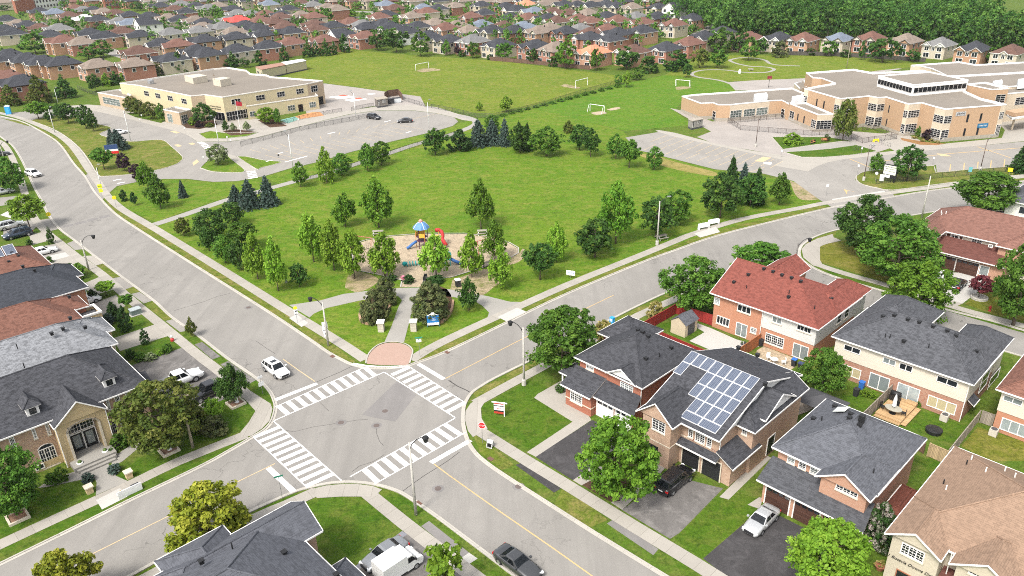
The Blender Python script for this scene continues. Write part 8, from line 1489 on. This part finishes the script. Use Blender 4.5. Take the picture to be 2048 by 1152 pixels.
r = thing("patio_table", "oval stone topped patio table on the new deck", "table", ST(-23.2,83.5,.45), GROT); m = MB(); m.lathe([(.7,.66),(.72,.7),(.7,.74)],20); m.move(Matrix.Scale(1.35,4,(1,0,0))); m.obj("tabletop", plain("table_stone", (.33,.31,.25)), r); P1("pedestal", T_black, r, "lathe", [(.4,0),(.12,.1),(.1,.66)],10)
r = thing("closed_parasol", "closed white parasol standing through the patio table", "parasol", ST(-23.2,83.5,1.19), GROT); P1("pole", T_gal, r, "lathe", [(.04,-.7),(.04,.3)],6); P1("canopy", S_w, r, "lathe", [(.16,.2),(.24,.3),(.2,1.2),(.08,1.75),(.02,1.85)],8)
def chair(s_, t_, z, a, label, mat, group=None):
    r = thing("patio_chair", label, "chair", ST(s_, t_, z), GROT + a, group); P1("seat", mat, r, "box", -.25,.25,-.25,.25,.4,.46); P1("backrest", mat, r, "box", -.25,.25,.2,.26,.46,.95)
    for x in (-.22,.22):
        for y in (-.22,.22): P1("leg", mat, r, "box", x - .02, x + .02, y - .02, y + .02,0,.4)
chair(-24.4,83.5,.45,1.4, "dark chair at the left end of the deck table", T_black); chair(-23.3,84.7,.45,0, "dark chair behind the deck table", T_black); chair(-22.1,83.8,.45,-1.3, "dark chair at the right end of the deck table", T_black); chair(-40.0,85.3,0.02,.8, "white plastic chair left of the patio table", S_w); chair(-38.0,85.6,0.02,-.9, "white plastic chair right of the patio table", S_w); chair(-39.4,57.9,.02,.3, "white wire chair on the porch of the solar house", S_w); chair(-28.3,77.2,.02,.5, "dark chair under the gazebo", T_black)
r = thing("patio_table", "small round white table between the white patio chairs", "table", ST(-39.0,84.9,.02), GROT); P1("tabletop", S_w, r, "lathe", [(.5,.68),(.5,.72)],16); P1("pedestal", S_w, r, "lathe", [(.3,0),(.06,.06),(.05,.68)],8)
def bbq(s_, t_, z, label): r = thing("barbecue", label, "barbecue", ST(s_, t_, z), GROT); P1("cabinet", T_black, r, "box", -.6,.6,-.3,.3,.05,.8); m = MB(); m.lathe([(.34,-.55),(.34,.55)],12); m.move(Matrix.Translation((0,0,.92)) @ Matrix.Rotation(math.pi / 2,4, 'Y')); m.obj("hood", T_black, r, True)
bbq(-41.2,82.6,.02, "black barbecue beside the orange fence"); bbq(-24.1,86.4,.45, "covered black barbecue on the deck by the grey fence")
for i, (s_, t_, l) in enumerate(((-18.6,86.8, "beige air conditioner behind the cream house wall"),(-13.7,87.6, "white air conditioner at the brown roofed house corner"))): r = thing("air_conditioner", l, "air conditioner", ST(s_, t_), GROT); P1("casing", plain("ac_beige", (.48,.44,.38)), r, "box", -.4,.4,-.4,.4,.05,.85); P1("fan_grille", T_dgrey, r, "lathe", [(.33,0),(.33,.04)],14,(0,0,.85))
r = thing("trampoline", "round black covered fire pit on the back lawn", "fire pit", ST(-18.6,83.6), GROT); r.name = "fire_pit"; P1("cover", T_black, r, "lathe", [(.85,0),(.9,.45),(.8,.5),(.1,.55)],18)
for i, (s_, t_) in enumerate(((-44.4,86.9),(-44.0,86.6),(-44.6,86.4))): r = thing("flower_pot", f"dark flower pot, {ordn(i)} by the patio door steps", "pot", ST(s_, t_, .02), GROT, "pots by the patio door"); P1("pot", T_dgrey, r, "lathe", [(.14,0),(.2,.32),(.17,.33)],10); P1("plant", plain("pot_plant", (.06,.1,.03)), r, "ball", (0,0,.4),.16,6)
r = thing("covered_seat", "dark covered garden seat by the orange fence", "seat", ST(-43.4,86.0,.02), GROT); P1("cover", plain("navy_cover", (.04,.05,.07)), r, "box", -.4,.4,-.4,.4,0,.7); P1("cushion", T_black, r, "lathe", [(.4,.7),(.25,.85),(.02,.9)],10)
r = thing("parasol_bundle", "blue cloth and orange item behind the pale board fence", "toy", ST(-9.8,79.6), GROT); P1s("blue_cloth", plain("cloth_blue", (.1,.45,.62)), r, "ball", (0,0,.5),.5,8); P1s("orange_ball", ORG, r, "ball", (.7,.3,.6),.28,8)
for i, (s_, t_, mt, w_) in enumerate(((-12.9,58.9, "terracotta", .5),(-13.6,56.7, "dark", .55),(-12.6,56.2, "terracotta", .35),(-13.4,55.9, "dark", .4))):
    s_ -= 1.6; r = thing("flower_pot", f"{mt} flower pot with blooms, {ordn(i)} beside the tan house corner", "pot", ST(s_, t_), GROT, "flower pots by the tan house"); P1("pot", plain("terracotta", (.3,.12,.07)) if mt == "terracotta" else T_dgrey, r, "lathe", [(w_ * .6,0),(w_, .5),(w_ * .9,.52)],14)
    cmx = crown('wine' if i else 'cream', 'dome', 300 + i, 26,12,.1); o = link("flowers", cmx, r, (0,0,.35)); o.scale = (w_ * 2, w_ * 2,.7)
B = G(1958,597); r = thing("round_planter", "round stone planter around the wine red maple", "planter", (B.x, B.y, 0),0); P1("stone_border", CPOLE, r, "lathe", [(1.2,0),(1.2,.35),(1.0,.36),(1.0,.2),(.01,.2)],20)
q9 = Zm(1648,120,5.12)
for i, (x, y) in enumerate(((575,850),(600,865),(640,880),(670,890),(310,930),(340,925),(365,920),(470,905),(500,905))): B = G(*q9((x, y))[0]); r = thing("bike_rack", f"dark bike rack loop, {ordn(i)} by the brick school forecourt", "bike rack", (B.x, B.y, 0),.4, "bike rack loops"); P1("loop", T_dgrey, r, "tube", [(-.35,0,0),(-.35,0,.8),(0,0,1.0),(.35,0,.8),(.35,0,0)],.035,5)
B = G(*q9((530,838))[0]); r = thing("yellow_barrier", "yellow barrier beside the bike racks", "barrier", (B.x, B.y, 0),.2); P1("board", S_y, r, "box", -.8,.8,-.1,.1,.35,.75); P1("foot", S_y, r, "box", -.75,-.6,-.3,.3,0,.35); P1("foot", S_y, r, "box", .6,.75,-.3,.3,0,.35)
B = G(482,268); r = thing("flagpole", "white flagpole with red and white flag at the yellow school", "flagpole", (B.x, B.y, 0),0); Hf = hgt((482,268),200); P1("pole", S_w, r, "tube", [(0,0,0),(0,0, Hf)],[.07,.04],7)
m = MB(); m.add([(0,0, Hf - 1.6),(1.6,.3, Hf - 1.9),(1.6,.3, Hf - .7),(0,0, Hf - .3)],[(0,1,2,3),(3,2,1,0)]); m.obj("flag", plain("flag_red", (.5,.04,.06)), r)
r = thing("garden_bed_wall", "low timber edging of the mulch bed before the solar house", "edging", G(1300,975)); a, b = G(1227,1005) - r.location, G(1272,967) - r.location; d = b - a; m = MB(); c_ = (a + b) / 2; m.obox((c_.x, c_.y, 0), d.length / 2,.1,.12, math.atan2(d.y, d.x)); m.obj("timber", F_grey, r)
# ---------------------------------------------------------------- thin summer haze over the whole place
hz = bpy.data.materials.new("haze"); hz.use_nodes = True; t_ = hz.node_tree; t_.nodes.clear(); ho = t_.nodes.new("ShaderNodeOutputMaterial"); pvn = t_.nodes.new("ShaderNodeVolumePrincipled")
pvn.inputs['Color'].default_value = (.93,.96,1,1); pvn.inputs['Density'].default_value = 0.00007; pvn.inputs['Anisotropy'].default_value = 0.2; t_.links.new(pvn.outputs[0], ho.inputs['Volume'])
mb = MB(); mb.box(-2700,2700,-320,4300,-1,60); tag(mb.obj("haze", hz, uv=False), "thin pale haze in the air", None, None, 'stuff')
